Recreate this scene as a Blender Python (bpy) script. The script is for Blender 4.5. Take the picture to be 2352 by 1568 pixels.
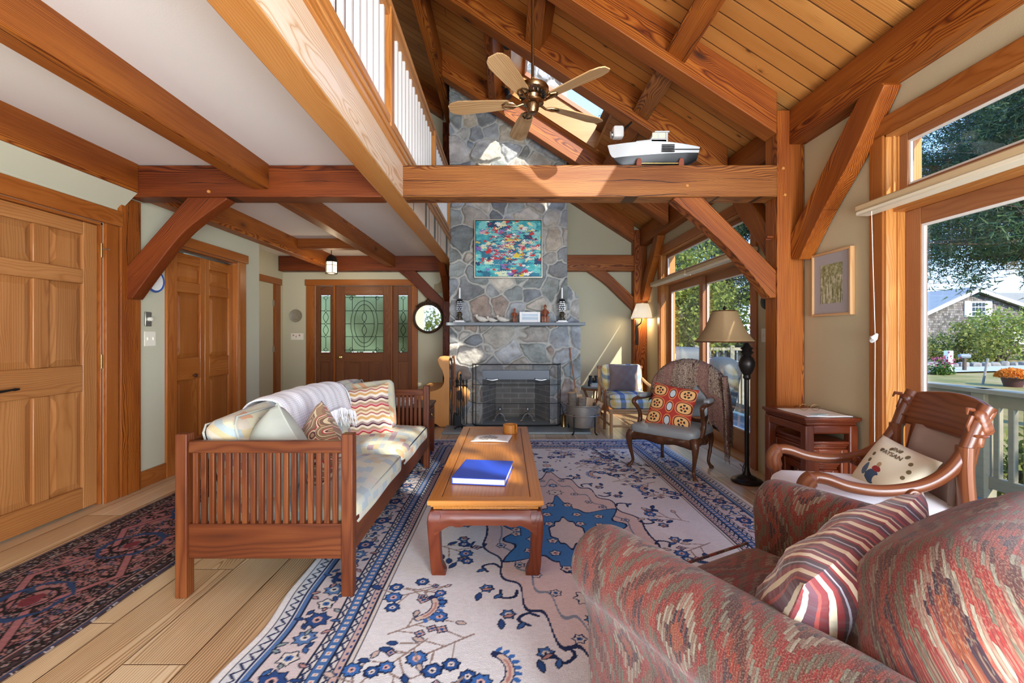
import bpy, math, random
import numpy as np
from mathutils import Matrix, Vector
R = math.radians
random.seed(7)
SC = bpy.context.scene
for o in list(bpy.data.objects): bpy.data.objects.remove(o)
COL = SC.collection
# ---------------------------------------------------------------- camera, sky, sun, exposure
cam_d = bpy.data.cameras.new('camera')
cam_d.sensor_width = 36.0
cam_d.lens = 36.0 * 1045 / 2352
cam_d.shift_x = (1176 - 1165) / 2352
cam_d.shift_y = (772 - 784) / 2352
cam_d.clip_start = 0.05; cam_d.clip_end = 500
cam = bpy.data.objects.new('camera', cam_d); COL.objects.link(cam)
cam.location = (0, 0, 1.2); cam.rotation_euler = (R(90), 0, 0)
SC.camera = cam
world = bpy.data.worlds.new('world'); SC.world = world; world.use_nodes = True
wn = world.node_tree; wn.nodes.clear()
w_out = wn.nodes.new('ShaderNodeOutputWorld'); w_bg = wn.nodes.new('ShaderNodeBackground')
w_tc = wn.nodes.new('ShaderNodeTexCoord'); w_sep = wn.nodes.new('ShaderNodeSeparateXYZ'); w_ramp = wn.nodes.new('ShaderNodeValToRGB')
wn.links.new(w_tc.outputs['Generated'], w_sep.inputs[0]); wn.links.new(w_sep.outputs[2], w_ramp.inputs[0])
els = w_ramp.color_ramp.elements
els[0].position = 0.0; els[0].color = (0.62, 0.78, 0.98, 1)
els[1].position = 0.75; els[1].color = (0.12, 0.30, 0.72, 1)
e = els.new(0.12); e.color = (0.34, 0.55, 0.95, 1)
e = els.new(0.35); e.color = (0.20, 0.40, 0.85, 1)
wn.links.new(w_ramp.outputs[0], w_bg.inputs[0]); wn.links.new(w_bg.outputs[0], w_out.inputs[0])
w_bg.inputs[1].default_value = 2.4
sun_d = bpy.data.lights.new('sun', 'SUN'); sun_d.energy = 5.0; sun_d.angle = R(0.6); sun_d.color = (1.0, 0.93, 0.82)
sun = bpy.data.objects.new('sun', sun_d); COL.objects.link(sun)
SUN_DIR = Vector((-0.42, 1.0, -0.66)).normalized()
sun.rotation_euler = SUN_DIR.to_track_quat('-Z', 'Y').to_euler(); sun.location = (6, -10, 9)
def area(name, loc, aim, sx, sy, energy, col=(1, 1, 1)):
    d = bpy.data.lights.new(name, 'AREA'); d.shape = 'RECTANGLE'; d.size = sx; d.size_y = sy; d.energy = energy; d.color = col
    o = bpy.data.objects.new(name, d); COL.objects.link(o); o.location = loc
    o.rotation_euler = (Vector(aim) - Vector(loc)).to_track_quat('-Z', 'Y').to_euler()
    return o
# added fill lamps behind the viewpoint; only the first stands at modelled windows
area('dining_window_fill', (0.2, -4.3, 1.9), (0.0, 4.0, 1.5), 4.6, 2.2, 30, (0.78, 0.90, 1.0))
area('kitchen_fill', (-4.5, -2.6, 1.5), (-1.0, 1.5, 2.0), 1.6, 1.8, 60, (0.78, 0.90, 1.0))
area('side_fill', (2.05, -1.6, 1.3), (-1.0, 2.6, 2.4), 2.2, 2.2, 300, (0.86, 0.93, 1.0))
area('floor_fill', (0.4, -1.6, 0.35), (0.2, 2.5, 3.6), 2.8, 1.6, 115, (0.86, 0.93, 1.0))
SC.view_settings.view_transform = 'Standard'; SC.view_settings.look = 'None'
SC.view_settings.gamma = 1.0; SC.view_settings.use_curve_mapping = False
SC.view_settings.exposure = 0.84
SC.cycles.max_bounces = 8; SC.cycles.diffuse_bounces = 5; SC.cycles.transparent_max_bounces = 16
SC.cycles.caustics_reflective = False; SC.cycles.caustics_refractive = False
SC.cycles.sample_clamp_indirect = 4.0
SC.cycles.use_denoising = True
# ---------------------------------------------------------------- colour and node helpers
def lin(h):
    h = h.lstrip('#'); c = [int(h[i:i+2], 16) / 255 for i in (0, 2, 4)]
    return tuple((x / 12.92 if x <= 0.04045 else ((x + 0.055) / 1.055) ** 2.4) for x in c)
def C4(h): return lin(h) + (1,)
class F:
    """a float expression in a shader node tree"""
    def __init__(s, t, k): s.t = t; s.k = k
    def _m(s, op, *a, clamp=False):
        n = s.t.nodes.new('ShaderNodeMath'); n.operation = op; n.use_clamp = clamp
        for i, x in enumerate((s,) + a):
            if isinstance(x, F): s.t.links.new(x.k, n.inputs[i])
            else: n.inputs[i].default_value = float(x)
        return F(s.t, n.outputs[0])
    def __add__(s, o): return s._m('ADD', o)
    __radd__ = __add__
    def __sub__(s, o): return s._m('SUBTRACT', o)
    def __rsub__(s, o): return (s * -1) + o
    def __mul__(s, o): return s._m('MULTIPLY', o)
    __rmul__ = __mul__
    def __truediv__(s, o): return s._m('DIVIDE', o)
    def __pow__(s, o): return s._m('POWER', o)
    def abs(s): return s._m('ABSOLUTE')
    def sin(s): return s._m('SINE')
    def floor(s): return s._m('FLOOR')
    def frac(s): return s._m('FRACT')
    def sqrt(s): return s._m('SQRT')
    def lt(s, o): return s._m('LESS_THAN', o)
    def gt(s, o): return s._m('GREATER_THAN', o)
    def min(s, o): return s._m('MINIMUM', o)
    def max(s, o): return s._m('MAXIMUM', o)
    def clamp(s): return s._m('ADD', 0.0, clamp=True)
    def pp(s, o): return s._m('PINGPONG', o)
    def ss(s, a, b):
        n = s.t.nodes.new('ShaderNodeMapRange'); n.interpolation_type = 'SMOOTHSTEP'
        s.t.links.new(s.k, n.inputs[0]); n.inputs[1].default_value = a; n.inputs[2].default_value = b
        return F(s.t, n.outputs[0])
class NT:
    def __init__(s, name):
        s.m = bpy.data.materials.new(name); s.m.use_nodes = True; s.t = s.m.node_tree; s.t.nodes.clear()
        s.out = s.t.nodes.new('ShaderNodeOutputMaterial'); s.b = s.t.nodes.new('ShaderNodeBsdfPrincipled')
        s.t.links.new(s.b.outputs[0], s.out.inputs[0])
        s._g = None
    def g(s, name='gc'):
        if s._g is None or s._gn != name:
            a = s.t.nodes.new('ShaderNodeAttribute'); a.attribute_name = name
            q = s.t.nodes.new('ShaderNodeSeparateXYZ'); s.t.links.new(a.outputs['Vector'], q.inputs[0])
            s._g = tuple(F(s.t, q.outputs[i]) for i in range(3)); s._gn = name
        return s._g
    def pos(s):
        a = s.t.nodes.new('ShaderNodeNewGeometry'); q = s.t.nodes.new('ShaderNodeSeparateXYZ'); s.t.links.new(a.outputs['Position'], q.inputs[0])
        return tuple(F(s.t, q.outputs[i]) for i in range(3))
    def rnd(s):
        n = s.t.nodes.new('ShaderNodeObjectInfo'); return F(s.t, n.outputs['Random'])
    def vec(s, x, y=0.0, z=0.0):
        n = s.t.nodes.new('ShaderNodeCombineXYZ')
        for i, v in enumerate((x, y, z)):
            if isinstance(v, F): s.t.links.new(v.k, n.inputs[i])
            else: n.inputs[i].default_value = float(v)
        return n.outputs[0]
    def noise(s, vec, scale=1.0, detail=3.0, rough=0.5, dist=0.0):
        n = s.t.nodes.new('ShaderNodeTexNoise'); s.t.links.new(vec, n.inputs['Vector'])
        n.inputs['Scale'].default_value = scale; n.inputs['Detail'].default_value = detail
        n.inputs['Roughness'].default_value = rough; n.inputs['Distortion'].default_value = dist
        return F(s.t, n.outputs[0])
    def white(s, vec):
        n = s.t.nodes.new('ShaderNodeTexWhiteNoise'); s.t.links.new(vec, n.inputs['Vector']); return F(s.t, n.outputs['Value'])
    def voro(s, vec, scale=1.0, feature='F1', rnd=1.0):
        n = s.t.nodes.new('ShaderNodeTexVoronoi'); n.feature = feature; s.t.links.new(vec, n.inputs['Vector'])
        n.inputs['Scale'].default_value = scale; n.inputs['Randomness'].default_value = rnd
        c = n.outputs.get('Color'); r = None
        if feature != 'DISTANCE_TO_EDGE':
            q = s.t.nodes.new('ShaderNodeSeparateColor'); s.t.links.new(c, q.inputs[0]); r = F(s.t, q.outputs[0])
        return F(s.t, n.outputs['Distance']), r
    def ramp(s, f, stops, interp='LINEAR'):
        n = s.t.nodes.new('ShaderNodeValToRGB'); s.t.links.new(f.k, n.inputs[0]); cr = n.color_ramp; cr.interpolation = interp
        e = cr.elements; e[0].position, e[0].color = stops[0][0], C4(stops[0][1]); e[1].position, e[1].color = stops[-1][0], C4(stops[-1][1])
        for p, c in stops[1:-1]: x = e.new(p); x.color = C4(c)
        return n.outputs[0]
    def mix(s, f, a, b, mode='MIX'):
        n = s.t.nodes.new('ShaderNodeMix'); n.data_type = 'RGBA'; n.blend_type = mode
        if isinstance(f, F): s.t.links.new(f.k, n.inputs[0])
        else: n.inputs[0].default_value = f
        for i, c in ((6, a), (7, b)):
            if isinstance(c, str): n.inputs[i].default_value = C4(c)
            elif isinstance(c, tuple): n.inputs[i].default_value = c
            elif isinstance(c, F): s.t.links.new(c.k, n.inputs[i])
            else: s.t.links.new(c, n.inputs[i])
        return n.outputs[2]
    def scale(s, col, f):
        """multiply a colour by a float"""
        n = s.t.nodes.new('ShaderNodeVectorMath'); n.operation = 'SCALE'; s.t.links.new(col, n.inputs[0])
        if isinstance(f, F): s.t.links.new(f.k, n.inputs['Scale'])
        else: n.inputs['Scale'].default_value = f
        return n.outputs[0]
    def color(s, c):
        if isinstance(c, str): s.b.inputs['Base Color'].default_value = C4(c)
        else: s.t.links.new(c, s.b.inputs['Base Color'])
        return s
    def set(s, **k):
        for a, v in k.items():
            i = s.b.inputs[{'rough': 'Roughness', 'metal': 'Metallic', 'spec': 'Specular IOR Level', 'coat': 'Coat Weight', 'coatr': 'Coat Roughness',
                            'sheen': 'Sheen Weight', 'trans': 'Transmission Weight', 'alpha': 'Alpha', 'sub': 'Subsurface Weight', 'ior': 'IOR', 'emis': 'Emission Strength'}[a]]
            if isinstance(v, F): s.t.links.new(v.k, i)
            else: i.default_value = v
        return s
    def bump(s, f, dist=0.002, strength=1.0):
        n = s.t.nodes.new('ShaderNodeBump'); n.inputs['Distance'].default_value = dist; n.inputs['Strength'].default_value = strength
        s.t.links.new(f.k, n.inputs['Height']); s.t.links.new(n.outputs[0], s.b.inputs['Normal']); return s
# ---------------------------------------------------------------- mesh builder
class MB:
    def __init__(s): s.v = []; s.f = []; s.g = []; s.mi = []
    def add(s, verts, faces, g=None, T=None, mi=0):
        b = len(s.v)
        if g is None: g = verts
        if T is not None: verts = [tuple(T @ Vector(p)) for p in verts]
        s.v.extend(verts); s.g.extend(g); s.f.extend([tuple(i + b for i in f) for f in faces]); s.mi.extend([mi] * len(faces))
        return s
    def box(s, x0, y0, z0, x1, y1, z1, axis=None, T=None, mi=0, off=None):
        x0, x1 = min(x0, x1), max(x0, x1); y0, y1 = min(y0, y1), max(y0, y1); z0, z1 = min(z0, z1), max(z0, z1)
        v = [(x, y, z) for x in (x0, x1) for y in (y0, y1) for z in (z0, z1)]
        f = [(0, 1, 3, 2), (4, 6, 7, 5), (0, 4, 5, 1), (2, 3, 7, 6), (0, 2, 6, 4), (1, 5, 7, 3)]
        if axis is None:
            d = (x1 - x0, y1 - y0, z1 - z0); axis = 'xyz'[d.index(max(d))]
        o = off or (random.random() * 9, random.random() * 3, random.random() * 3)
        pm = {'x': (0, 1, 2), 'y': (1, 2, 0), 'z': (2, 0, 1)}[axis]
        g = [(p[pm[0]] + o[0], p[pm[1]] + o[1], p[pm[2]] + o[2]) for p in v]
        return s.add(v, f, g, T, mi)
    def prism(s, poly, a0, a1, plane='xz', axis='x', T=None, mi=0):
        """polygon in a plane, extruded along the third axis; concave polygons allowed"""
        def P(p, h): return {'xz': (p[0], h, p[1]), 'yz': (h, p[0], p[1]), 'xy': (p[0], p[1], h)}[plane]
        n = len(poly); v = [P(p, a0) for p in poly] + [P(p, a1) for p in poly]
        ar = sum(poly[i][0] * poly[(i + 1) % n][1] - poly[(i + 1) % n][0] * poly[i][1] for i in range(n))
        f = [tuple(range(n)), tuple(range(2 * n - 1, n - 1, -1))] + [(i, i + n, (i + 1) % n + n, (i + 1) % n) for i in range(n)]
        flip = (ar < 0) != (plane in ('xy', 'yz'))
        if flip: f = [tuple(reversed(q)) for q in f]
        o = (random.random() * 9, random.random() * 3, random.random() * 3); pm = {'x': (0, 1, 2), 'y': (1, 2, 0), 'z': (2, 0, 1)}[axis]
        return s.add(v, f, [(p[pm[0]] + o[0], p[pm[1]] + o[1], p[pm[2]] + o[2]) for p in v], T, mi)
    def tube(s, pts, rad, n=8, T=None, mi=0, sx=1.0, sy=1.0, up=(0, 0, 1)):
        pts = [Vector(p) for p in pts]; k = len(pts)
        if not hasattr(rad, '__len__'): rad = [rad] * k
        v = []; g = []; f = []; L = 0; prev = None
        for i in range(k):
            t = (pts[min(i + 1, k - 1)] - pts[max(i - 1, 0)]).normalized()
            if prev is None:
                u = Vector(up); 
                if abs(t.dot(u)) > 0.95: u = Vector((0, 1, 0)) if abs(t.y) < 0.9 else Vector((1, 0, 0))
                a = t.cross(u).normalized()
            else: a = (prev - t * prev.dot(t)).normalized()
            prev = a; b = t.cross(a)
            if i: L += (pts[i] - pts[i - 1]).length
            for j in range(n):
                an = 2 * math.pi * j / n; ca, sa = math.cos(an), math.sin(an)
                v.append(tuple(pts[i] + a * ca * rad[i] * sx + b * sa * rad[i] * sy)); g.append((L, ca * rad[i], sa * rad[i]))
        for i in range(k - 1):
            for j in range(n):
                f.append((i * n + j, (i + 1) * n + j, (i + 1) * n + (j + 1) % n, i * n + (j + 1) % n))
        f.append(tuple(range(n))); f.append(tuple(range(k * n - 1, (k - 1) * n - 1, -1)))
        f = [tuple(reversed(q)) for q in f]
        return s.add(v, f, g, T, mi)
    def lathe(s, prof, n=24, c=(0, 0, 0), T=None, mi=0, sx=1, sy=1, cap=True):
        if prof[0] == prof[-1] or (len(prof) == 2 and prof[0][1] == prof[1][1]): cap = False
        v = []; g = []; f = []; k = len(prof)
        for r, z in prof:
            for j in range(n):
                a = 2 * math.pi * j / n; v.append((c[0] + r * math.cos(a) * sx, c[1] + r * math.sin(a) * sy, c[2] + z)); g.append((z, r * math.cos(a), r * math.sin(a)))
        for i in range(k - 1):
            lo_, hi_ = prof[i][0] < 1e-6, prof[i + 1][0] < 1e-6
            for j in range(n):
                a_, b_, c_, d_ = i * n + j, i * n + (j + 1) % n, (i + 1) * n + (j + 1) % n, (i + 1) * n + j
                if lo_ and hi_: continue
                f.append((i * n, c_, d_) if lo_ else ((a_, b_, (i + 1) * n) if hi_ else (a_, b_, c_, d_)))
        if cap and prof[0][0] > 1e-4: f.append(tuple(range(n - 1, -1, -1)))
        if cap and prof[-1][0] > 1e-4: f.append(tuple(range((k - 1) * n, k * n)))
        return s.add(v, f, g, T, mi)
    def surf(s, fn, nu, nv, T=None, mi=0, wrap=False, flip=False):
        v = []; g = []; f = []
        for j in range(nv + 1):
            for i in range(nu + 1):
                p, q = fn(i / nu, j / nv); v.append(tuple(p)); g.append(tuple(q))
        w = nu + 1
        for j in range(nv):
            for i in range(nu):
                q = (j * w + i, j * w + i + 1, (j + 1) * w + i + 1, (j + 1) * w + i); f.append(q[::-1] if flip else q)
        return s.add(v, f, g, T, mi)
    def rbox(s, sx, sy, sz, r, n=6, bulge=(0, 0, 0), T=None, mi=0, off=(0, 0, 0), warp=None):
        """rounded, puffed box centred on the origin"""
        hx, hy, hz = sx / 2, sy / 2, sz / 2; r = min(r, hx, hy, hz) * 0.999
        idx = {}; v = []; g = []; f = []
        def add(i, j, k):
            key = (i, j, k)
            if key in idx: return idx[key]
            a, b, c = [math.copysign(1, t) * (abs(t) ** 0.75) for t in ((2 * i / n - 1), (2 * j / n - 1), (2 * k / n - 1))]
            # (flatter sampling towards the rims)
            p = Vector((a * hx, b * hy, c * hz)); q = Vector((max(-hx + r, min(hx - r, p.x)), max(-hy + r, min(hy - r, p.y)), max(-hz + r, min(hz - r, p.z))))
            d = p - q
            if d.length > 1e-9: p = q + d.normalized() * min(r, d.length) if d.length > r else q + d
            if max(abs(a), abs(b), abs(c)) > 0.999 and d.length > 1e-9: p = q + d.normalized() * r
            p.x += math.copysign(bulge[0], a) * (1 - b * b) * (1 - c * c) * (abs(a) > 0.999)
            p.y += math.copysign(bulge[1], b) * (1 - a * a) * (1 - c * c) * (abs(b) > 0.999)
            p.z += math.copysign(bulge[2], c) * (1 - a * a) * (1 - b * b) * (abs(c) > 0.999)
            if warp: p = Vector(warp(p))
            idx[key] = len(v); v.append(tuple(p)); g.append((p.x + off[0], p.y + off[1], p.z + off[2])); return idx[key]
        R_ = range(n)
        for i in R_:
            for j in R_:
                for c, fl in ((0, 0), (n, 1)):
                    q = [(i, j), (i + 1, j), (i + 1, j + 1), (i, j + 1)]
                    for fn in (lambda a, b: (a, b, c), lambda a, b: (b, c, a), lambda a, b: (c, a, b)):
                        w = [add(*fn(a, b)) for a, b in q]; f.append(tuple(w if fl else w[::-1]))
        return s.add(v, f, g, T, mi)
    def pillow(s, w, h, t, T=None, n=14, mi=0, pinch=0.07, p=0.55, wob=0.0, seed=1):
        """square pillow in local XZ, thickness along Y"""
        rr = random.Random(seed); ph = [rr.random() * 6 for _ in range(6)]
        def mk(sg):
            def fn(a, b):
                x = 2 * a - 1; z = 2 * b - 1
                x = math.sin(x * math.pi / 2) * 0.35 + x * 0.65; z = math.sin(z * math.pi / 2) * 0.35 + z * 0.65
                d = max(0.0, (1 - x * x)) * max(0.0, (1 - z * z)); th = t / 2 * d ** p
                wb = wob * (math.sin(7 * x + ph[0] + 3 * z) * math.sin(6 * z + ph[1]) + 0.5 * math.sin(13 * x + ph[2] - 9 * z)) * d ** 0.3
                X = x * w / 2 * (1 - pinch * (1 - z * z)); Z = z * h / 2 * (1 - pinch * (1 - x * x))
                return (X, sg * (th + wb), Z), (x * w / 2, z * h / 2, sg)
            return fn
        s.surf(mk(-1), n, n, T, mi); s.surf(mk(1), n, n, T, mi, flip=True); return s
    def beam(s, p0, p1, w, h, up=(0, 0, 1), mi=0, ext=0.0):
        """straight bar from p0 to p1, w wide (sideways), h high (along up)"""
        p0 = Vector(p0); p1 = Vector(p1); x = (p1 - p0).normalized(); L = (p1 - p0).length
        y = Vector(up).cross(x).normalized(); z = x.cross(y)
        M = Matrix(((x.x, y.x, z.x, p0.x), (x.y, y.y, z.y, p0.y), (x.z, y.z, z.z, p0.z), (0, 0, 0, 1)))
        return s.box(-ext, -w / 2, -h / 2, L + ext, w / 2, h / 2, 'x', M, mi)
    def build(s, name, mat, parent=None, bevel=0.0, smooth=True, angle=40, loc=None, rot=None, sub=0, cols=None, **props):
        me = bpy.data.meshes.new(name); me.from_pydata(s.v, [], s.f)
        a = me.attributes.new('gc', 'FLOAT_VECTOR', 'POINT'); a.data.foreach_set('vector', np.array(s.g, dtype=np.float32).ravel())
        mats = mat if isinstance(mat, (list, tuple)) else [mat]
        for m in mats: me.materials.append(m)
        if len(mats) > 1: me.polygons.foreach_set('material_index', s.mi)
        if cols is not None:
            ca = me.color_attributes.new('col', 'FLOAT_COLOR', 'POINT'); ca.data.foreach_set('color', np.asarray(cols, dtype=np.float32).ravel())
        me.update(); me.validate()
        if smooth:
            me.polygons.foreach_set('use_smooth', [True] * len(me.polygons)); me.set_sharp_from_angle(angle=R(angle))
        o = bpy.data.objects.new(name, me); COL.objects.link(o)
        if parent is not None: o.parent = parent
        if loc: o.location = loc
        if rot: o.rotation_euler = rot
        if bevel:
            b = o.modifiers.new('bevel', 'BEVEL'); b.width = bevel; b.segments = 2; b.limit_method = 'ANGLE'; b.angle_limit = R(35)
        if sub:
            m = o.modifiers.new('subsurf', 'SUBSURF'); m.levels = sub; m.render_levels = sub
        for k, v in props.items(): o[k] = v
        return o
def tag(o, label, cat, group=None, kind=None):
    o['label'] = label; o['category'] = cat
    if group: o['group'] = group
    if kind: o['kind'] = kind
    return o
def thing(name, label, cat, loc=(0, 0, 0), rz=0.0, group=None):
    o = bpy.data.objects.new(name, None); COL.objects.link(o); o.empty_display_size = 0.1
    o.location = loc; o.rotation_euler = (0, 0, rz); return tag(o, label, cat, group)
def copy_tree(o, parent=None):
    c = o.copy(); COL.objects.link(c)
    if parent is not None: c.parent = parent
    for ch in [x for x in COL.objects if x.parent == o]: copy_tree(ch, c)
    return c
def TR(loc=(0, 0, 0), rx=0, ry=0, rz=0):
    return Matrix.Translation(loc) @ Matrix.Rotation(rz, 4, 'Z') @ Matrix.Rotation(ry, 4, 'Y') @ Matrix.Rotation(rx, 4, 'X')
def spline(pts, n=6):
    """Catmull-Rom through points (any dimension)"""
    P = [Vector(p) for p in pts]; out = []
    for i in range(len(P) - 1):
        a = P[max(i - 1, 0)]; b = P[i]; c = P[i + 1]; d = P[min(i + 2, len(P) - 1)]
        for k in range(n):
            t = k / n; out.append(0.5 * ((2 * b) + (c - a) * t + (2 * a - 5 * b + 4 * c - d) * t * t + (3 * b - a - 3 * c + d) * t ** 3))
    out.append(P[-1]); return [tuple(p) for p in out]
# numpy value noise
def vnoise(x, y, seed=0):
    xi = np.floor(x).astype(np.int64); yi = np.floor(y).astype(np.int64); xf = x - xi; yf = y - yi
    def h(a, b):
        n = (a * 374761393 + b * 668265263 + seed * 974634777) & 0xffffffff
        n = ((n ^ (n >> 13)) * 1274126177) & 0xffffffff
        return ((n ^ (n >> 16)) & 0xffff) / 65535.0
    u = xf * xf * (3 - 2 * xf); v = yf * yf * (3 - 2 * yf)
    return (h(xi, yi) * (1 - u) + h(xi + 1, yi) * u) * (1 - v) + (h(xi, yi + 1) * (1 - u) + h(xi + 1, yi + 1) * u) * v
def fbm(x, y, seed=0, o=4):
    s = 0; a = 0.5
    for i in range(o): s = s + a * vnoise(x * 2 ** i, y * 2 ** i, seed + i); a *= 0.5
    return s
def np_mesh(name, verts, faces, mat, parent=None, cols=None, gc=None, smooth=False, fmat=None):
    """fast mesh from arrays; faces (n,3) or (n,4)"""
    me = bpy.data.meshes.new(name); k = faces.shape[1]
    me.vertices.add(len(verts)); me.vertices.foreach_set('co', verts.astype(np.float32).ravel())
    me.loops.add(faces.size); me.loops.foreach_set('vertex_index', faces.astype(np.int32).ravel())
    me.polygons.add(len(faces)); me.polygons.foreach_set('loop_start', np.arange(0, faces.size, k, dtype=np.int32))
    me.polygons.foreach_set('loop_total', np.full(len(faces), k, dtype=np.int32))
    for m in (mat if isinstance(mat, (list, tuple)) else [mat]): me.materials.append(m)
    if fmat is not None: me.polygons.foreach_set('material_index', fmat.astype(np.int32))
    if cols is not None:
        c4 = np.ones((len(verts), 4), dtype=np.float32); c4[:, :3] = cols
        ca = me.color_attributes.new('col', 'FLOAT_COLOR', 'POINT'); ca.data.foreach_set('color', c4.ravel())
    if gc is not None:
        a = me.attributes.new('gc', 'FLOAT_VECTOR', 'POINT'); a.data.foreach_set('vector', gc.astype(np.float32).ravel())
    if smooth: me.polygons.foreach_set('use_smooth', np.ones(len(faces), dtype=bool))
    me.update(calc_edges=True)
    o = bpy.data.objects.new(name, me); COL.objects.link(o)
    if parent is not None: o.parent = parent
    return o
# ---------------------------------------------------------------- materials
def m_plain(name, c, rough=0.5, metal=0.0, var=0.06, nscale=6.0, bump=0.0, **k):
    n = NT(name); x, y, z = n.g(); q = n.noise(n.vec(x, y, z), nscale, 4)
    n.color(n.scale(n.mix(0.0, c, c), q * (2 * var) + (1 - var))); n.set(rough=rough, metal=metal, **k)
    if bump: n.bump(n.noise(n.vec(x, y, z), nscale * 14, 3), bump)
    return n.m
def m_wood(name, dark, mid, light, rough=0.4, ring=900.0, knots=0.6, kscale=1.0, contrast=1.5, coat=0.15, crack=0.0, stretch=1.0, objvar=0.12):
    n = NT(name); x, y, z = n.g(); r = n.rnd()
    wob = n.noise(n.vec(x * 0.9 + r * 31, y * 3.0, z * 3.0), 1.0, 3)
    yy = y + (wob - 0.5) * 0.09 + r * 0.03; zz = z + (wob - 0.5) * 0.13
    # rings around a pith line lying off to the side of each piece
    cy = (yy * 1.7 + 7.3 + r * 3).pp(0.33); cz = (zz * 1.7 + 3.1).pp(0.41)
    rad = (cy * cy + cz * cz).sqrt()
    kd, kr = n.voro(n.vec(x * 1.9 * kscale, y * 4.6 * kscale + r * 7, z * 4.6 * kscale), 1.0)
    kk = kr.gt(1 - knots)
    kn = (kd.ss(0.16, 0.03)) * kk; kh = (kd.ss(0.34, 0.05)) * kk
    rad2 = rad + kh * 0.035
    rings = 1.0 - ((rad2 * ring * 0.5).sin().abs() ** 0.7)
    fine = n.noise(n.vec(x * 3.0 * stretch, y * 170, z * 170), 1.0, 2)
    tone = n.noise(n.vec(x * 0.8 + r * 17, y * 5, z * 5), 1.0, 2)
    fac = (tone * 0.75 + (fine - 0.5) * 0.35 * contrast + (0.32 - rings) * 0.42 * contrast + 0.16).clamp()
    c = n.ramp(fac, ((0.12, dark), (0.48, mid), (0.85, light)))
    c = n.mix(kh * 0.45, c, dark); c = n.mix(kn * 0.8, c, '#2c150a')
    if crack:
        cl = (y - 0.03 + (n.noise(n.vec(x * 1.3, 0.0, 0.0), 1.0, 3) - 0.5) * 0.12)
        pc = (z * 1.0).pp(0.11) + (n.noise(n.vec(x * 1.4 + r * 9, 5.0, 1.0), 1.0, 2) - 0.5) * 0.10
        ck = (pc - 0.055).abs().lt(n.noise(n.vec(x * 1.1 + r * 5, 2.0, 7.0), 1.0, 1).ss(0.42, 0.66) * crack)
        c = n.mix(ck * 0.85, c, '#1e0e07')
    c = n.scale(c, r * (2 * objvar) + (1 - objvar))
    n.color(c); n.set(rough=rough, coat=coat * 0.5, coatr=0.2, spec=0.3)
    n.bump(fine * 0.3 + rings * 0.5 + kn, 0.0008, 0.6); return n.m
def m_planks(name, dark, mid, light, width, length, rough=0.35, knots=0.5, seam=0.004, seamcol='#2a140a', coat=0.1, ring=700, var=0.5, wmix=1.0, kscale=1.0):
    """boards: gc.x along the board, gc.y across"""
    n = NT(name); x, y, z = n.g()
    row = (y / width).floor(); fy = (y / width).frac()
    off = n.white(n.vec(row, 3.0)); xs = x / length + off * 7; bx = xs.floor(); fx = xs.frac()
    pid = n.white(n.vec(row, bx, 1.0)); pid2 = n.white(n.vec(bx, row, 5.0))
    wob = n.noise(n.vec(x * 1.1 + pid * 40, y * 3), 1.0, 2)
    ly = (fy - 0.5) * width + (pid2 - 0.5) * 0.25 + (wob - 0.5) * 0.10
    kd, kr = n.voro(n.vec(x * 2.3 * kscale + pid * 60, y * 6.0 * kscale, pid * 9), 1.0)
    kk = kr.gt(1 - knots); kn = kd.ss(0.13, 0.04) * kk; kh = kd.ss(0.36, 0.05) * kk
    rings = 1.0 - ((((ly * ly + 0.0006).sqrt() + kh * 0.02) * ring * 0.5).sin().abs() ** 0.7)
    fine = n.noise(n.vec(x * 3, y * 190), 1.0, 2)
    tone = n.noise(n.vec(x * 0.9, y * 6, pid * 30), 1.0, 2)
    fac = (tone * 0.5 + (pid - 0.5) * var + (fine - 0.5) * 0.30 * wmix + (0.32 - rings) * 0.45 * wmix + 0.27).clamp()
    c = n.ramp(fac, ((0.1, dark), (0.5, mid), (0.9, light)))
    c = n.mix(kh * 0.35, c, dark); c = n.mix(kn * 0.85, c, '#2b140a')
    e = ((fy - 0.5).abs() * -1 + 0.5) * width; e2 = ((fx - 0.5).abs() * -1 + 0.5) * length
    sm = e.lt(seam).max(e2.lt(seam * 0.7))
    c = n.mix(sm * 0.8, c, seamcol); n.color(c); n.set(rough=rough, coat=coat, coatr=0.2)
    n.bump(e.min(e2).ss(0.0, seam * 2) + fine * 0.03, 0.003, 0.8); return n.m
W = {}
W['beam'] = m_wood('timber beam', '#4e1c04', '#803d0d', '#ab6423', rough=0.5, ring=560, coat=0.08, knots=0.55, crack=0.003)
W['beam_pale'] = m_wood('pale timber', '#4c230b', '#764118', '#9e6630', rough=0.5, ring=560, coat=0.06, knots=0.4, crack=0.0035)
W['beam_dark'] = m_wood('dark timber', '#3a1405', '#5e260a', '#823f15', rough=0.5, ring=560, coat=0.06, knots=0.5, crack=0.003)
W['trim'] = m_wood('casing wood', '#753a14', '#95521f', '#b06c34', rough=0.35, ring=500, knots=0.35, kscale=0.8, contrast=0.6)
W['door'] = m_wood('door wood', '#7f4d26', '#9c6536', '#b27c4a', rough=0.38, ring=350, knots=0.06, contrast=0.7, coat=0.25)
W['closet'] = m_wood('closet door wood', '#783a12', '#985420', '#b47034', rough=0.3, ring=350, knots=0.06, contrast=0.7, coat=0.35)
W['entry'] = m_wood('entry door wood', '#5a3018', '#724325', '#875633', rough=0.5, ring=420, knots=0.0, contrast=0.7, coat=0.1)
W['sash'] = m_wood('sash wood', '#7d4a2c', '#96603c', '#aa744c', rough=0.4, ring=350, knots=0.05, contrast=0.5)
W['sofa'] = m_wood('sofa wood', '#3e1a0a', '#5c2b12', '#7c4622', rough=0.4, ring=260, knots=0.04, contrast=0.7, coat=0.04, objvar=0.08)
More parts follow.
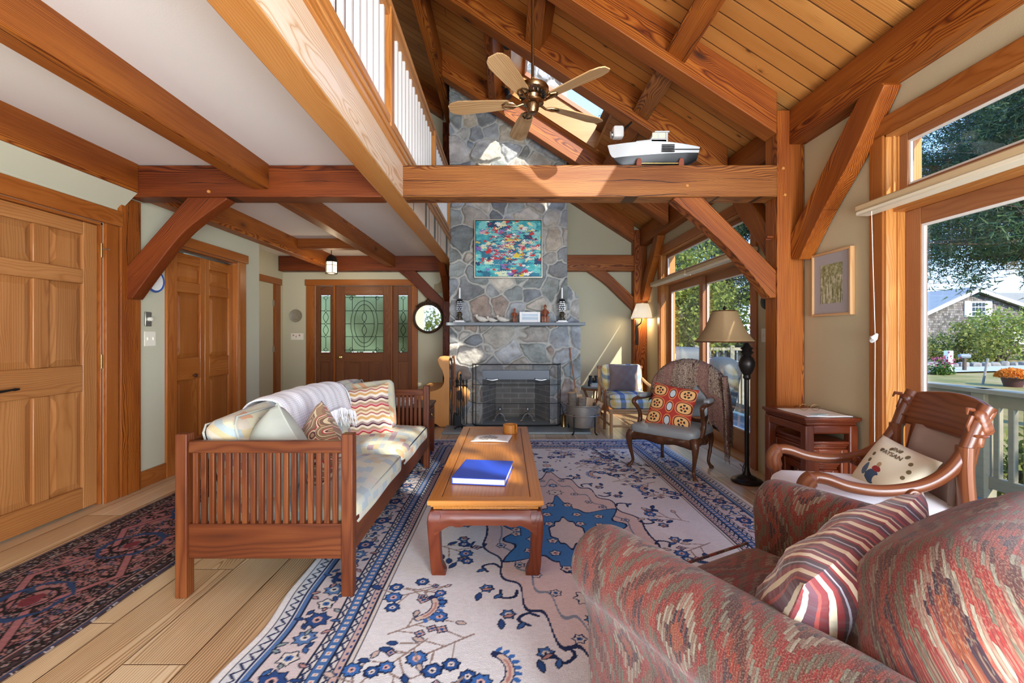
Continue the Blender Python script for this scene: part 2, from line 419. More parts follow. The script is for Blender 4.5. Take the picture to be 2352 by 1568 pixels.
W['table'] = m_wood('table top wood', '#96541d', '#b8732d', '#cf8f45', rough=0.28, ring=240, knots=0.05, contrast=0.5, coat=0.4, objvar=0.04)
W['rose'] = m_wood('rosewood', '#421809', '#602813', '#7c3e22', rough=0.3, ring=240, knots=0.0, contrast=0.5, coat=0.35, objvar=0.06)
W['walnut'] = m_wood('carved walnut', '#301b10', '#4b2c1b', '#674029', rough=0.33, ring=200, knots=0.0, contrast=0.5, coat=0.3)
W['mahog'] = m_wood('mahogany', '#4c2413', '#6d3a22', '#8c5535', rough=0.3, ring=200, knots=0.0, contrast=0.6, coat=0.35)
W['pine'] = m_wood('old pine', '#a76b34', '#c38749', '#d49c60', rough=0.4, ring=300, knots=0.5, contrast=0.5)
W['cane'] = m_wood('rattan cane', '#b07a48', '#cd9c69', '#e0b98a', rough=0.4, ring=200, knots=0.0, contrast=0.5)
W['darkcane'] = m_wood('dark rattan', '#6b3d25', '#8a5638', '#a3704c', rough=0.4, ring=200, knots=0.0, contrast=0.5)
W['blade'] = m_wood('fan blade oak', '#876440', '#a9865c', '#c2a379', rough=0.4, ring=330, knots=0.0, contrast=1.0)
W['log'] = m_wood('split log', '#a8794f', '#c79e72', '#dcbb92', rough=0.8, ring=300, knots=0.0, coat=0)
W['rail'] = m_wood('rail wood', '#9a5a26', '#bd7c3e', '#d29a5c', rough=0.3, ring=400, knots=0.1, contrast=0.6, coat=0.3)
W['carve'] = m_wood('carved figure wood', '#5a2a18', '#8b4a2e', '#ab6844', rough=0.4, ring=300, knots=0.0, contrast=0.5)
W['lit_fascia'] = m_wood('pale fir with window light', '#c79f78', '#e2c6a6', '#f0dcc6', rough=0.4, ring=560, knots=0.3, crack=0.004)  # pale fir with the window light on the beam face put into its colour
W['roof'] = m_planks('pine roof boards', '#8f5420', '#bb7a38', '#d49a54', 0.135, 9.0, rough=0.5, knots=0.8, var=0.30, seam=0.0042, kscale=1.6, wmix=.7)
W['floor'] = m_planks('pine floor boards', '#8a6b48', '#c6a57c', '#e2cba6', 0.235, 1.9, rough=0.3, knots=0.18, var=0.45, seam=0.0028, seamcol='#4a2d17', coat=0.35, ring=620, wmix=1.7)
W['deck'] = m_planks('painted deck boards', '#4a6574', '#587787', '#688896', 0.14, 9.0, rough=0.6, knots=0.0, var=0.1, wmix=0.2, seam=0.004, seamcol='#2c3a40')
W['shingle'] = m_planks('cedar shingles', '#524a45', '#6f6660', '#8a817a', 0.16, 0.14, rough=0.9, knots=0.0, var=0.9, wmix=0.4, seam=0.01, coat=0)
P = {}
def wallmat(name, c):
    n = NT(name); x, y, z = n.pos(); v = n.vec(x, y, z)
    n.color(n.scale(n.mix(0.0, c, c), n.noise(v, 0.8, 2) * 0.06 + 0.97)); n.set(rough=0.85, spec=0.25)
    n.bump(n.noise(v, 160, 2), 0.0009, 0.5); return n.m
P['wall'] = wallmat('sage wall paint', '#c3bda2')
P['tansign'] = m_plain('aged cream sign', '#a3906c', 0.7, var=0.3, nscale=60)
P['wallL'] = wallmat('pale sage wall paint', '#c0bda6')
P['wallR'] = wallmat('khaki wall paint', '#c0b190')
P['ceil'] = wallmat('white ceiling paint', '#eae6e3')
P['white'] = m_plain('white paint', '#eceae6', 0.45)
P['ivory'] = m_plain('ivory plastic', '#e9e4d2', 0.4, var=0.02)
P['black'] = m_plain('black metal', '#1c1b1b', 0.45, 0.4)
P['bronze'] = m_plain('dark bronze', '#2b2624', 0.38, 0.6)
P['iron'] = m_plain('wrought iron', '#262829', 0.55, 0.6)
P['brass'] = m_plain('aged brass', '#a98752', 0.28, 1.0)
P['fanmetal'] = m_plain('antique brass', '#8d7456', 0.25, 1.0)
P['gold'] = m_plain('polished brass', '#d6b368', 0.2, 1.0)
P['steel'] = m_plain('brushed steel', '#b7b6b2', 0.35, 1.0)
P['zinc'] = m_plain('galvanised zinc', '#a39c92', 0.5, 0.75, var=0.25, nscale=9)
P['slate'] = m_plain('slate', '#747b80', 0.5, var=0.12, nscale=5, bump=0.001)
P['hearth'] = m_plain('hearth slate', '#8b9696', 0.45, var=0.15, nscale=4, bump=0.001)
P['soot'] = m_plain('firebrick', '#4a4744', 0.9, var=0.3, nscale=7)
P['trimgrey'] = m_plain('painted deck rail', '#968c76', 0.6)
P['cream'] = m_plain('beige valance', '#c9ae85', 0.6, var=0.03)
P['creamedge'] = m_plain('cream hem', '#eadfc4', 0.6, var=0.03)
P['paper'] = m_plain('paper', '#eceae6', 0.6, var=0.03)
P['book'] = m_plain('blue cover', '#2b52d0', 0.35, var=0.02)
P['greyleather'] = m_plain('grey leather', '#8f9597', 0.42, var=0.08, nscale=8, bump=0.001)
P['velvet'] = m_plain('pale lilac velvet', '#cfccd4', 0.8, var=0.08, nscale=7, sheen=0.6)
P['panelpink'] = m_plain('rose grey panel cloth', '#a8948c', 0.85, var=0.05)
P['brownvelvet'] = m_plain('brown velvet', '#7b655e', 0.7, var=0.25, nscale=10, sheen=0.5)
P['shade'] = m_plain('parchment shade', '#8d7350', 0.8, var=0.08, nscale=30)
P['hull'] = m_plain('hull white', '#b9bcbd', 0.35, var=0.02)
P['hulldark'] = m_plain('hull black', '#1b1e20', 0.45, var=0.1)
P['boatdeck'] = m_plain('boat pale green', '#c5c9b8', 0.4, var=0.03)
P['stand'] = m_plain('red brown stand', '#7e3f2a', 0.45)
P['navy'] = m_plain('blue glaze', '#2f549e', 0.25, var=0.1)
P['stoneware'] = m_plain('stoneware plate', '#8f8572', 0.5, var=0.3, nscale=40)
P['grillcover'] = m_plain('grey vinyl cover', '#4f5356', 0.6, var=0.1)
P['red'] = m_plain('red paint', '#b3261d', 0.5)
P['grill'] = m_plain('grill lid', '#33373a', 0.65)
P['trunk'] = m_plain('bark', '#5b4a3b', 0.9, var=0.3, nscale=10, bump=0.01)
P['bark'] = m_plain('birch bark', '#7c7064', 0.9, var=0.6, nscale=25, bump=0.004)
P['broomtwig'] = m_plain('broom straw', '#b09066', 0.8, var=0.3, nscale=60)
P['mattegrey'] = m_plain('grey roof', '#848382', 0.9, var=0.1, nscale=3)
P['road'] = m_plain('pale road', '#a5a19b', 0.9, var=0.08, nscale=1)
P['rock'] = m_plain('fieldstone', '#857f77', 0.9, var=0.3, nscale=4)
P['glaze'] = m_plain('dark binocular rubber', '#1e2b36', 0.35)
P['teal'] = m_plain('pale teal box', '#b8d6dc', 0.5)
P['pot'] = m_plain('dark red pot', '#4a2b2a', 0.5)
P['wirebead'] = m_plain('glass beads', '#c9ccd2', 0.2, 0.5, var=0.4, nscale=120)
P['shell'] = m_plain('painted bird', '#d3ccbf', 0.5, var=0.25, nscale=50)
P['fringe'] = m_plain('woven edge', '#ddd9cf', 0.9, var=0.1, nscale=60)
P['rugedge'] = m_plain('dark binding', '#22283c', 0.9, var=0.2, nscale=60)
def m_emit(name, c, s, base='#ffffff'):
    n = NT(name); n.color(base); n.b.inputs['Emission Color'].default_value = C4(c); n.set(emis=s, rough=0.6); return n.m
P['lampglass'] = m_emit('lit lantern glass', '#ffe0a8', 1.1)
P['litshade'] = m_emit('lit lamp shade', '#ffe7bd', 0.55, '#efe6d2')
def m_glass(name, tint=(0.97, 0.99, 0.98), fres=1.12):
    m = bpy.data.materials.new(name); m.use_nodes = True; t = m.node_tree; t.nodes.clear()
    o = t.nodes.new('ShaderNodeOutputMaterial'); mx = t.nodes.new('ShaderNodeMixShader'); tr = t.nodes.new('ShaderNodeBsdfTransparent'); gl = t.nodes.new('ShaderNodeBsdfGlossy')
    lw = t.nodes.new('ShaderNodeLayerWeight'); pw = t.nodes.new('ShaderNodeMath'); pw.operation = 'POWER'; pw.inputs[1].default_value = 4.0; t.links.new(lw.outputs['Facing'], pw.inputs[0]); sc_ = t.nodes.new('ShaderNodeMath'); sc_.operation = 'MULTIPLY_ADD'; sc_.inputs[1].default_value = 0.45; sc_.inputs[2].default_value = 0.03; t.links.new(pw.outputs[0], sc_.inputs[0])
    tr.inputs[0].default_value = tint + (1,); gl.inputs['Roughness'].default_value = 0.02
    t.links.new(sc_.outputs[0], mx.inputs[0]); t.links.new(tr.outputs[0], mx.inputs[1]); t.links.new(gl.outputs[0], mx.inputs[2]); t.links.new(mx.outputs[0], o.inputs[0]); return m
P['glass'] = m_glass('window glass')
P['mirror'] = m_plain('mirror silver', '#e8e8e8', 0.02, 1.0, var=0.0)
# translucent textured entry glass
def m_entry(name, c):
    n = NT(name); x, y, z = n.g(); n.color(c); n.set(rough=0.35, trans=0.7, ior=1.15); n.bump(n.noise(n.vec(x, y, z), 90, 2), 0.003); return n.m
P['entryglass'] = m_entry('seeded glass', '#8b966c')
P['lead'] = m_plain('lead came', '#22231f', 0.5, 0.5)
# fire screen mesh
m = bpy.data.materials.new('screen mesh'); m.use_nodes = True; t = m.node_tree; t.nodes.clear()
o_ = t.nodes.new('ShaderNodeOutputMaterial'); mx = t.nodes.new('ShaderNodeMixShader'); tr = t.nodes.new('ShaderNodeBsdfTransparent'); pb = t.nodes.new('ShaderNodeBsdfPrincipled')
pb.inputs['Base Color'].default_value = C4('#5a5c60'); pb.inputs['Metallic'].default_value = 0.5; pb.inputs['Roughness'].default_value = 0.5; mx.inputs[0].default_value = 0.17
t.links.new(tr.outputs[0], mx.inputs[1]); t.links.new(pb.outputs[0], mx.inputs[2]); t.links.new(mx.outputs[0], o_.inputs[0]); P['mesh'] = m
# vertex coloured material
def m_vcol(name, rough=0.9, bump=0.002, bs=300, sheen=0.0):
    n = NT(name); a = n.t.nodes.new('ShaderNodeAttribute'); a.attribute_name = 'col'; x, y, z = n.pos()
    q = n.noise(n.vec(x, y, z), bs, 2); n.color(n.scale(a.outputs['Color'], q * 0.35 + 0.825)); n.set(rough=rough, spec=0.25, sheen=sheen); n.bump(q, bump, 0.6); return n.m
P['rug'] = m_vcol('rug wool', 0.95, 0.004, 260)
P['stone'] = m_vcol('field stone', 0.85, 0.008, 38)
# fabrics
def m_sofa():
    n = NT('patchwork upholstery'); x, y, z = n.g(); w = n.noise(n.vec(x, y, z), 5, 2) - 0.5
    a = (x + z + y * 0.06) / 0.040; b = (y + x * 0.05) / 0.092
    row = (a + w * 0.5).floor(); bb = b + n.white(n.vec(row, 2.0)) * 5; cell = bb.floor()
    r1 = n.white(n.vec(row, cell, 1.0)); base = n.ramp(n.noise(n.vec(x, y, z), 4, 2), ((0.3, '#b9bcb6'), (0.5, '#c9c6b4'), (0.7, '#b3b9bb')))
    c = n.ramp(r1, ((0.0, '#c2bc9c'), (0.30, '#b4b5a6'), (0.55, '#97a6aa'), (0.70, '#bfb19c'), (0.78, '#cb8c5c'), (0.855, '#8d6f7c'), (0.91, '#b9a578')), 'CONSTANT')
    c = n.mix(0.15, c, base)
    st = n.noise(n.vec(x * 300, y * 300, z * 300), 1, 1)
    n.color(n.scale(c, st * 0.3 + 0.85)); n.set(rough=0.95, spec=0.2, sheen=0.2); n.bump(n.noise(n.vec(x, y, z), 9, 3), 0.02, 0.35); return n.m
P['sofafab'] = m_sofa()
def m_kilim():
    """red chair cloth: gc.x runs around/across, gc.y along; short dashes of thread build stepped diamonds"""
    n = NT('woven diamond upholstery'); x, y, z = n.g()
    px, py = 0.36, 0.20
    rung = (y / 0.0056).floor(); sf = ((y / 0.0056).frac() - 0.5).abs()
    xs = x + (n.white(n.vec(rung, 9.0)) - 0.5) * 0.020; cx = (xs / 0.004).floor(); xq = cx * 0.004; yq = rung * 0.0056
    col = (yq / py).floor()
    du = (((xq / px) + (col * 0.5)).frac() - 0.5).abs() * 2; dv = ((yq / py).frac() - 0.5).abs() * 2
    d = (du + dv) * 0.5
    ring = (d * 9.0).floor(); par = ring.pp(1.0)
    band = n.ramp(d, ((0.0, '#8d4a2f'), (0.09, '#3a2a32'), (0.17, '#9a8f7c'), (0.28, '#8c3330'), (0.37, '#66604f'), (0.48, '#87342f'), (0.58, '#7d7666'), (0.66, '#4f302d'), (0.78, '#8f3a2c'), (0.88, '#42303a')), 'CONSTANT')
    gnd = n.ramp(n.white(n.vec((rung / 3.0).floor(), 3.0)), ((0.0, '#6e3a30'), (0.3, '#80433a'), (0.6, '#5b3530'), (0.8, '#93483c')), 'CONSTANT')
    dash = n.white(n.vec(((xs + n.white(n.vec(rung, 2.0)) * 0.3) / 0.021).floor(), rung, 5.0))
    c = n.mix((rung.pp(1.0)) * 0.6 + dash.gt(0.72) * 0.4, band, gnd)
    spk = n.noise(n.vec(x, y, z), 330, 1)
    c = n.mix(sf.gt(0.36) * 0.38, c, '#3d2522')
    c = n.mix(spk.gt(0.56) * 0.32, c, '#8a8068')
    n.color(n.scale(c, spk * 0.7 + 0.50)); n.set(rough=0.9, spec=0.2, sheen=0.2)
    n.bump(spk - sf.gt(0.34) * 0.5, 0.0015, 0.6); return n.m
P['kilim'] = m_kilim()
def m_stripe():
    n = NT('velvet stripe'); x, y, z = n.g(); a = x + (n.noise(n.vec(x, y, z), 6, 2) - 0.5) * 0.012
    c = n.ramp((a / 0.118).frac(), ((0.0, '#6e2326'), (0.13, '#d8c9a8'), (0.25, '#83292b'), (0.36, '#4a2c34'), (0.42, '#a7a6b0'), (0.46, '#4a2c34'), (0.56, '#8c2f2e'), (0.62, '#e0d3b5'), (0.72, '#7a2528'), (0.82, '#c5b8a0'), (0.86, '#57303a'), (0.94, '#9d4038')), 'CONSTANT')
    n.color(c); n.set(rough=0.7, spec=0.3, sheen=0.4); n.bump(n.noise(n.vec(x * 2.5, y * 9, z), 4, 2), 0.02, 0.4); return n.m
P['stripe'] = m_stripe()
def m_wavy():
    n = NT('wavy stripes'); x, y, z = n.g()
    a = (y + (x / 0.0135).sin() * 0.0075 + ((x * 9.0).sin()) * 0.006) / 0.21
    c = n.ramp(a.frac(), ((0.0, '#d9c3a0'), (0.09, '#ab1f2c'), (0.14, '#c98f8c'), (0.2, '#a58a6c'), (0.28, '#dccdb4'), (0.36, '#4f1f30'), (0.42, '#a58d86'), (0.5, '#e2d7c4'), (0.6, '#cda063'), (0.7, '#e3d5bd'), (0.78, '#b06e63'), (0.84, '#dcc9a3'), (0.92, '#b58a63')), 'CONSTANT')
    n.color(c); n.set(rough=0.85, sheen=0.2); n.bump(n.noise(n.vec(x, y, z), 20, 2), 0.004); return n.m
P['wavy'] = m_wavy()
def m_swirl():
    n = NT('brown swirl print'); x, y, z = n.g(); d, r = n.voro(n.vec(x, y, z * 0.1), 9.0, 'F1')
    k = ((d * 2.3 + n.noise(n.vec(x, y, z * 0.1), 6, 1) * 1.4)).frac()
    c = n.ramp(k, ((0.0, '#8a6d50'), (0.22, '#c9b48f'), (0.36, '#6d4f3c'), (0.5, '#a8895f'), (0.62, '#57202a'), (0.7, '#d1bfa0'), (0.82, '#b32430'), (0.9, '#7d5d44')), 'CONSTANT')
    n.color(c); n.set(rough=0.85, sheen=0.2); return n.m
P['swirl'] = m_swirl()
P['greycush'] = m_plain('grey green cushion cloth', '#a9aca0', 0.9, var=0.12, nscale=18)
P['throw'] = (lambda n: (n.color(n.mix(((n.g()[0] / 0.016).frac().gt(0.78)).max((n.g()[1] / 0.016).frac().gt(0.78)) * 0.5, '#efeef0', '#a9a8ac')), n.set(rough=0.95, sheen=0.3), n.m)[2])(NT('white knitted throw'))
P['yarn'] = m_plain('white yarn', '#efeef0', 0.95, var=0.05)
def m_check():
    n = NT('blue and yellow check'); x, y, z = n.g()
    a = (x / 0.21).frac(); b = ((y + z) / 0.19).frac()
    ca = n.ramp(a, ((0.0, '#f5e6ae'), (0.22, '#fbf8ec'), (0.42, '#8ba5d4'), (0.72, '#fbf8ec'), (0.85, '#f4f2ea')), 'CONSTANT')
    cb = n.ramp(b, ((0.0, '#9db4dc'), (0.30, '#fbf8ec'), (0.5, '#f5e6b4'), (0.75, '#fbf8ec')), 'CONSTANT')
    c = n.mix(1.0, ca, cb, 'MULTIPLY'); n.color(c); n.set(rough=0.85); return n.m
P['check'] = m_check()
def m_folk():
    """red cushion with framed flowers and pale lozenges; gc x,y in -0.2..0.2"""
    n = NT('red folk print'); x, y, z = n.g()
    ax = x.abs(); yy = ((y + 0.325) / 0.13).frac() * 0.13 - 0.065; yq = ((y + 0.30) / 0.15).floor()
    yl = ((y + 0.325 + 0.01) / 0.13).frac() * 0.13 - 0.065
    # pale lozenges up the middle
    d1 = ((x / 0.030) * (x / 0.030) * 1.0 + (yl / 0.047) * (yl / 0.047)).sqrt()
    # flower frames at both sides
    fx = ax - 0.128; d2 = (((fx / 0.078).abs() ** 2.6) + ((yy / 0.062).abs() ** 2.6)) ** 0.4
    d3 = ((fx * fx + yy * yy).sqrt()) / 0.037
    ang = n.t.nodes.new('ShaderNodeMath'); ang.operation = 'ARCTAN2'; n.t.links.new(yy.k, ang.inputs[0]); n.t.links.new(fx.k, ang.inputs[1]); an = F(n.t, ang.outputs[0])
    pet = ((d3 - 0.72).abs().lt(0.22)) * ((an * 5.0).sin().gt(-0.35)) * 1.0
    c = n.mix(0.0, '#a83226', '#a83226')
    c = n.mix(d2.lt(1.0), c, '#d88048'); c = n.mix(d2.lt(0.88), c, '#5a1518'); c = n.mix(d2.lt(0.76), c, '#dfab6b')
    c = n.mix(pet, c, '#1d1516'); c = n.mix(d3.lt(0.26), c, '#8d1f1c')
    c = n.mix(d1.lt(1.25), c, '#d88048'); c = n.mix(d1.lt(1.02), c, '#5a1518'); c = n.mix(d1.lt(0.78), c, '#b9c3c4')
    n.color(c); n.set(rough=0.85); return n.m
P['folk'] = m_folk()
def m_shawl():
    n = NT('brown lace shawl'); x, y, z = n.g(); d, r = n.voro(n.vec(x, y, z), 55, 'DISTANCE_TO_EDGE')
    blk = ((n.noise(n.vec(x, y, z), 3.2, 1) + ((x.abs() - 0.19).abs().lt(0.05)) * 0.25).gt(0.56))
    c = n.mix(d.lt(0.08), '#a08b78', '#5a4038'); c = n.mix(blk * 0.7, c, '#7f554b')
    n.color(n.scale(c, n.noise(n.vec(x, y, z), 150, 2) * 0.7 + 0.65)); n.set(rough=0.95); n.bump(d, 0.003); return n.m
P['shawl'] = m_shawl()
def m_art():
    """loose abstract of brushed blocks, gc x,y across the canvas 0..1"""
    n = NT('abstract paint strokes'); x, y, z = n.g()
    wx = x + (n.noise(n.vec(x * 3, y * 9), 8, 3) - 0.5) * 0.10; wy = y + (n.noise(n.vec(x * 5 + 4, y * 2), 9, 3) - 0.5) * 0.09
    def layer(sx, sy, seed, th, stops, base):
        cx = (wx * sx + n.white(n.vec((wy * sy).floor(), seed)) * 3).floor(); cy = (wy * sy + n.white(n.vec(cx, seed + 1.0)) * 2).floor()
        r = n.white(n.vec(cx, cy, seed)); rc = n.white(n.vec(cx, cy, seed + 3.0))
        edge = ((x - 0.5).abs() * 1.5 + (y - 0.5).abs() * 1.2)
        return n.mix((r + edge * 0.55).lt(th), base, n.ramp(rc, stops, 'CONSTANT'))
    base = n.ramp(n.noise(n.vec(wx * 3, wy * 5), 1.2, 5, 0.7), ((0.3, '#0f5f78'), (0.42, '#2293a3'), (0.52, '#4fc0bd'), (0.62, '#a6ded2'), (0.72, '#0d4a66')))
    blue = ((0.0, '#0f3f63'), (0.3, '#1f7f97'), (0.5, '#7fd0c9'), (0.65, '#dfe9c4'), (0.8, '#126a84'))
    warm = ((0.0, '#c92a2c'), (0.2, '#e9e2ae'), (0.36, '#e6c832'), (0.44, '#8d6bb8'), (0.54, '#e7a5a8'), (0.66, '#d6312f'), (0.78, '#f0efe4'), (0.9, '#0f3f63'))
    c = layer(8, 9, 1.0, 0.75, blue, base); c = layer(12, 15, 2.0, 0.60, warm, c); c = layer(22, 26, 5.0, 0.58, warm, c); c = layer(14, 50, 8.0, 0.48, blue, c)
    n.color(c); n.set(rough=0.45); n.bump(n.noise(n.vec(wx, wy), 60, 3), 0.004); return n.m
P['art'] = m_art()
def m_leaf(name, a, b, c_):
    n = NT(name); x, y, z = n.g(); r = n.white(n.vec(x, y, z)); n.color(n.ramp(r, ((0.0, a), (0.5, b), (1.0, c_)))); n.set(rough=0.6, spec=0.3)
    tl = n.t.nodes.new('ShaderNodeBsdfTranslucent'); mx = n.t.nodes.new('ShaderNodeMixShader'); mx.inputs[0].default_value = 0.35
    n.t.links.new(n.b.inputs['Base Color'].links[0].from_socket, tl.inputs[0]); n.t.links.new(n.b.outputs[0], mx.inputs[1]); n.t.links.new(tl.outputs[0], mx.inputs[2]); n.t.links.new(mx.outputs[0], n.out.inputs[0]); return n.m
P['needle'] = m_leaf('pine needles', '#22362a', '#344a30', '#5c7344')
P['leafy'] = m_leaf('yellow green leaves', '#53652a', '#788636', '#a3a046')
P['shrub'] = m_leaf('shrub leaves', '#47562a', '#6c7434', '#94893c')
P['green'] = m_leaf('fresh green leaves', '#35511f', '#507030', '#70893f')
P['orange'] = m_leaf('orange petals', '#c9661b', '#e0872a', '#e8a03a')
P['pinkf'] = m_leaf('pink petals', '#7d3a4c', '#a64a63', '#c67a90')
def m_grass():
    n = NT('dry lawn'); x, y, z = n.pos(); q = n.noise(n.vec(x, y), 0.8, 5, 0.7)
    n.color(n.ramp(q, ((0.3, '#5d6735'), (0.5, '#8a7b4d'), (0.7, '#9c8862')))); n.set(rough=1.0, spec=0.1); return n.m
P['grass'] = m_grass()
# ---------------------------------------------------------------- house shell
def at(u, v, Y): return ((u - 1165) / 1045 * Y, Y, 1.2 + (772 - v) / 1045 * Y)
def st(name, mb, mat, label, cat, **k):
    o = mb.build(name, mat, **k); tag(o, label, cat, None, 'structure'); return o
def empty_st(name, label, cat):
    o = thing(name, label, cat); o['kind'] = 'structure'; return o
XL, XR, YF, YM = -2.9, 2.24, 7.45, 3.42
fl = MB(); fl.surf(lambda a, b: ((-4.7 + a * 7.1, -4.5 + b * 12.0, 0), (-4.5 + b * 12.0, -4.7 + a * 7.1, 0)), 1, 1)
fl.box(-4.7, -4.5, -0.12, 2.4, 7.5, -0.002)
st('floor', fl, W['floor'], 'worn pale pine plank floor with wide boards', 'floor')
# --- left wall (x = -2.9) pieces round the openings
lw = MB()
def wy(mb, y0, y1, z0, z1, x0, x1): mb.box(x0, y0, z0, x1, y1, z1)
D1 = (2.46, 3.265, 2.012); D2 = (3.97, 4.90, 2.0)
for a, b, c, d in ((-1.2, D1[0], 0, 2.49), (D1[0], D1[1], D1[2], 2.49), (D1[1], D2[0], 0, 2.49), (D2[0], D2[1], D2[2], 2.49), (D2[1], 5.32, 0, 2.49)):
    wy(lw, a, b, c, d, XL - 0.14, XL)
lw.box(XL - 0.9, D1[0] - 0.1, 0, XL - 0.8, D2[1] + 0.3, 2.49)
lw.prism([(-2.775, 2.28), (XL - 0.05, 2.10), (XL-.05, 2.28)], -1.2, YM, 'xz')
st('wall_left', lw, P['wallL'], 'sage green wall beside the doors with a sloped strip above', 'wall')
rw = MB(); rw.box(-3.79, 5.32, 0, XL - 0.14, 5.44, 2.49); rw.box(-3.81, 5.44, 0, -3.67, YF, 2.49)
st('wall_entry', rw, P['wall'], 'sage green walls of the entry recess', 'wall')
# --- far wall
fw = MB()
def wx(x0, x1, z0, z1): fw.box(x0, YF, z0, x1, YF + 0.15, z1)
wx(-4.7, -3.147, 0, 6.9); wx(-3.147, -1.561, 2.027, 2.79); wx(-1.561, 2.4, 0, 2.79)
fw.prism([(-3.147, 2.79), (2.4, 2.79), (-3.147, 6.40)], YF, YF + 0.15, 'xz')
st('wall_far', fw, P['wall'], 'pale sage end wall behind the chimney and entry door', 'wall')
# --- right wall with two glazed openings
O1 = (0.23, 2.69); O2 = (4.16, 6.62); ZH = 2.387
rr = MB()
for a, b, c, d in ((-4.6, O1[0], 0, 2.9), (O1[0], O1[1], ZH, 2.9), (O1[1], O2[0], 0, 2.9), (O2[0], O2[1], ZH, 2.9), (O2[1], YF + 0.15, 0, 2.9)):
    rr.box(XR, a, c, XR + 0.2, b, d)
st('wall_right', rr, P['wallR'], 'khaki wall holding the sliding glass doors', 'wall')
# --- closing walls behind the viewpoint and over the loft, with windows that light the dining end
bw = MB()
def by(x0, x1, z0, z1): bw.box(x0, -4.72, z0, x1, -4.6, z1)
by(-4.82, -4.2, 0, 3.2); by(-4.2, 1.9, 0, .5); by(-4.2, 1.9, 2.5, 3.2); by(-1.2, -0.9, .5, 2.5); by(1.9, 2.44, 0, 3.2)
bw.prism([(-4.82, 3.2), (2.44, 3.2), (2.44, 2.75), (2.44, 2.8), (-4.82, 7.45)], -4.72, -4.6, 'xz')
st('wall_back', bw, P['wall'], 'sage wall with windows behind the viewpoint', 'wall')
kw = MB(); kw.box(-4.82, -4.6, 0, -4.7, -1.2, 2.49); kw.box(-4.82, -4.6, 2.49, -4.7, 7.5, 7.45); kw.box(-4.7, -1.3, 0, XL, -1.2, 2.49)
st('wall_kitchen', kw, P['wall'], 'sage side wall of the kitchen end and loft', 'wall')
# --- loft underside
cl = MB(); cl.box(-4.7, -2.5, 2.49, -0.80, YF, 2.56)
st('ceiling', cl, P['ceil'], 'flat white ceiling between the loft joists', 'ceiling')
# --- sloping roof deck, with two skylight holes
K = 0.65; CS = 1 / math.sqrt(1 + K * K); SN = K * CS
def RZ(X, d=0.0): return 4.354 - K * X + d
def deck(X0, X1, Y0, Y1, t=0.24):
    mb = roofm
    def fn(a, b):
        X = X0 + (X1 - X0) * a; Y = Y0 + (Y1 - Y0) * b; return (X, Y, RZ(X)), (X / CS, Y, 0.0)
    mb.surf(fn, 1, 1, flip=True)
    mb.surf(lambda a, b: ((X0 + (X1 - X0) * a, Y0 + (Y1 - Y0) * b, RZ(X0 + (X1 - X0) * a, t)), (0, 0, 0)), 1, 1)
roofm = MB()
SK = ((0.70, 1.53, 0.97, 2.25), (0.03, 1.13, 4.62, 5.86), (1.0, 1.95, -2.15, -0.75))
ys = [-4.6, SK[2][2], SK[2][3], SK[0][2], SK[0][3], SK[1][2], SK[1][3], YF + 0.5]
for i in range(7):
    hole = {1: SK[2], 3: SK[0], 5: SK[1]}.get(i)
    if i == 6: deck(-4.7, 2.42, ys[i], 6.12); deck(-4.7, -0.80, 6.12, 7.46); deck(0.83, 2.42, 6.12, 7.46); deck(-4.7, 2.42, 7.46, ys[7])
    elif hole is None: deck(-4.7, 2.42, ys[i], ys[i + 1])
    else: deck(-4.7, hole[0], ys[i], ys[i + 1]); deck(hole[1], 2.42, ys[i], ys[i + 1])
st('ceiling_slope', roofm, W['roof'], 'sloping roof lined with knotty pine boards', 'ceiling')
# skylight wells
for k, (x0, x1, y0, y1) in enumerate(SK):
    w = empty_st('window_%d' % (3 + k), ('roof skylight above the seating', 'roof skylight between the rafters beside the chimney', 'roof skylight over the dining end')[k], 'skylight')
    m = MB(); t = 0.30
    def bx(xa, xb, ya, yb, c=None):
        m.prism([(xa, RZ(xa) - 0.012), (xb, RZ(xb) - 0.012), (xb + SN * t, RZ(xb) + CS * t), (xa + SN * t, RZ(xa) + CS * t)], ya, yb, 'xz', 'x')
    bx(x0, x1, y0 - 0.02, y0 + 0.012); bx(x0, x1, y1 - 0.012, y1 + 0.02)
    for xa in (x0 - 0.012, x1 - 0.012): bx(xa, xa + 0.024, y0, y1)
    m.build('well', W['rail'], w)
    m = MB()
    def fr(xa, xb, ya, yb): m.prism([(xa + SN * (t - .02), RZ(xa) + CS * (t - .02)), (xb + SN * (t - .02), RZ(xb) + CS * (t - .02)), (xb + SN * (t + .03), RZ(xb) + CS * (t + .03)), (xa + SN * (t + .03), RZ(xa) + CS * (t + .03))], ya, yb, 'xz', 'x')
    fr(x0, x1, y0, y0 + .04); fr(x0, x1, y1 - .04, y1); fr(x0, x0 + .04, y0, y1); fr(x1 - .04, x1, y0, y1)
    m.build('frame', W['sash'], w)
    g = MB(); g.surf(lambda a, b: ((x0 + (x1 - x0) * a + SN * t, y0 + (y1 - y0) * b, RZ(x0 + (x1 - x0) * a) + CS * t), (a, b, 0)), 1, 1); g.build('pane', P['glass'], w, smooth=False)
# trim board beside the visible skylight
tb = MB()
for xa, ya, yb in ((-0.03, 4.5, 5.92),): tb.prism([(xa, RZ(xa) - .02), (xa + .07, RZ(xa + .07) - .02), (xa + .07, RZ(xa + .07) + .02), (xa, RZ(xa) + .02)], ya, yb, 'xz', 'y')
for ya, yb in ((4.5, 4.63), (5.85, 5.92)): tb.prism([(0.03, RZ(.03) - .012), (1.18, RZ(1.18) - .012), (1.18, RZ(1.18) + .01), (0.03, RZ(.03) + .01)], ya, yb, 'xz', 'x')
st('trim_1', tb, W['rail'], 'pine boards edging the skylight', 'trim')
